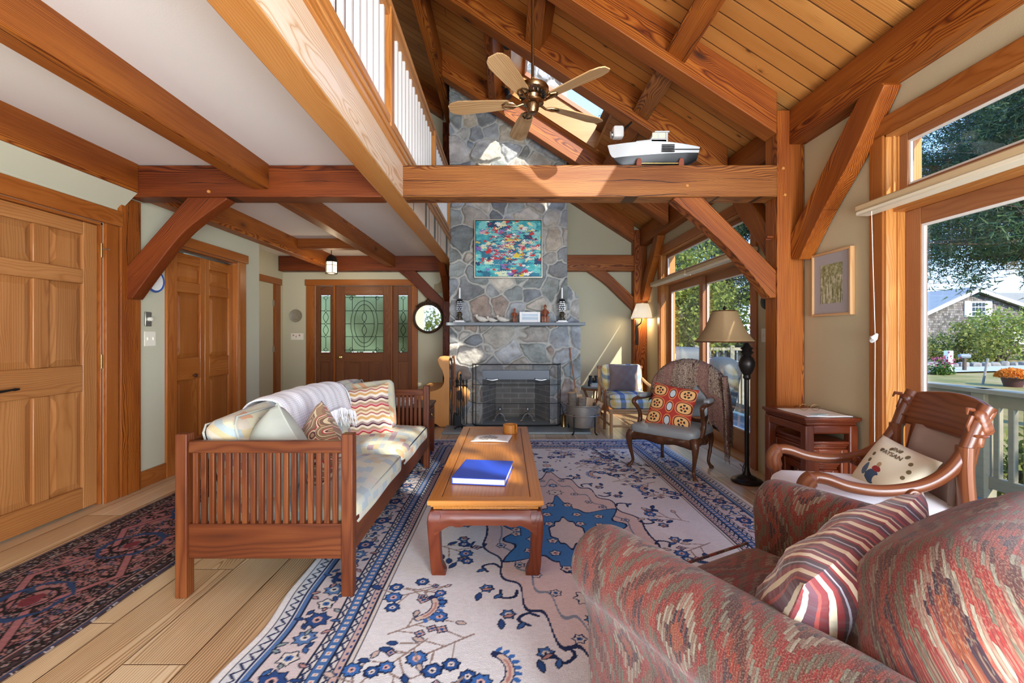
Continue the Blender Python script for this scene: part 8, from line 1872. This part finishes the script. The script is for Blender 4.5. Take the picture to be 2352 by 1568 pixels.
# covered grill
cg = thing('covered_grill', 'grey vinyl covered grill at the end of the deck', 'grill', (0, 0, 0))
m = MB(); m.rbox(1.25, .62, 1.02, .12, 8, (0, 0, .02), T=TR((3.02, 8.4, .48)), warp=lambda p: (p.x * (1 - .08 * (p.z + .5)) + .012 * math.sin(p.z * 14 + p.y * 9), p.y * (1 - .1 * (p.z + .5)) + .012 * math.sin(p.x * 17), p.z)); m.build('cover', P['grillcover'], cg, angle=180)
MB().box(2.80, 8.045, .80, 2.98, 8.075, .89).build('white_label', P['white'], cg); MB().box(2.90, 8.038, .815, 2.965, 8.046, .875).build('red_mark', P['red'], cg)
kg = thing('kettle_grill', 'dark round grill under a cover next to the railing', 'grill', (3.30, 7.0, -.03)); MB().lathe([(0, .92), (.10, .91), (.2, .86), (.27, .76), (.28, .68), (.25, .55), (.2, .2), (.17, .1), (0, .1)], 28).build('covered_bowl', P['grill'], kg)
for a in (0.4, 2.5, 4.6): MB().tube([(.15 * math.cos(a), .15 * math.sin(a), .3), (.2 * math.cos(a), .2 * math.sin(a), 0)], .014, 6).build('leg', P['black'], kg)

# greenery behind the entry door
bush('entry_shrub', 'shrub outside the entry door seen through the leaded glass', 'shrub', (-2.3, 10.2, .8), 2.2, .8, 1.6, 2600, .16, 'green', 71)
pr2 = MB(); pr2.box(-4.2, 7.62, 2.3, -.6, 9.4, 2.42); st('added_porch_roof', pr2, P['mattegrey'], 'porch roof added to dim the light behind the entry door', 'porch roof')  # roof slab added to cut the daylight behind the entry glass

# dining end behind the viewpoint, caught in the round mirror
dt = thing('dining_table', 'white dining table at the far end of the room behind the viewpoint', 'dining table', (-3.0, -2.9, 0)); MB().box(-.75, -.5, .72, .75, .5, .76).build('table_top', P['white'], dt, bevel=.005)
for x in (-.68, .62):
    for y in (-.43, .37): MB().box(x, y, 0, x + .06, y + .06, .72).build('leg', P['white'], dt)
MB().box(-.66, -.41, .64, .66, .41, .72).build('apron', P['white'], dt)
for i, (x, y, rz) in enumerate(((-3.25, -2.0, 180), (-2.5, -3.75, 0))):
    dc = thing('dining_chair', ('dark wooden dining chair in front of the white table', 'dark wooden dining chair behind the white table')[i], 'chair', (x, y, 0), R(rz))
    MB().box(-.22, -.2, .42, .22, .22, .46).build('seat', W['walnut'], dc, bevel=.01)
    for a, b in ((-.2, -.18), (.16, -.18), (-.2, .17), (.16, .17)): MB().box(a, b, 0, a + .04, b + .04, .42).build('leg', W['walnut'], dc)
    MB().tube(spline([(-.2, -.2, .45), (-.21, -.24, .8), (-.18, -.26, 1.0), (0, -.26, 1.02), (.18, -.26, 1.0), (.21, -.24, .8), (.2, -.2, .45)], 4), .016, 8).build('back_frame', W['walnut'], dc); MB().box(-.06, -.255, .46, .06, -.24, 1.0).build('back_splat', W['walnut'], dc)
vs = thing('flower_vase', 'glass vase of white flowers on the white dining table', 'vase', (-2.85, -2.8, .76)); MB().lathe([(0, 0), (.05, 0), (.06, .1), (.04, .2), (.05, .24)], 16, cap=False).build('vase', P['wirebead'], vs)
rsn = np.random.RandomState(8); V, Fq, g = leaves(rsn, rsn.normal(size=(260, 3)) * np.array([.10, .10, .08]) + np.array([0, 0, .36]), .07, 260); np_mesh('leaves', V, Fq, P['green'], vs, gc=g)
m = MB()
for i in range(9): m.lathe([(0, -.03), (.035, -.01), (.04, .01), (0, .03)], 8, (rsn.uniform(-.13, .13), rsn.uniform(-.1, .1), .36 + rsn.uniform(-.05, .12)))
m.build('blossoms', P['white'], vs)
bush('rear_shrub', 'yellow green shrub outside the dining end window', 'shrub', (-3.4, -6.6, 1.0), 1.6, .7, 1.7, 1800, .15, 'leafy', 81)
for o in list(COL.objects):
    if o.type == 'MESH' and len(o.data.polygons) == 0: bpy.data.objects.remove(o)
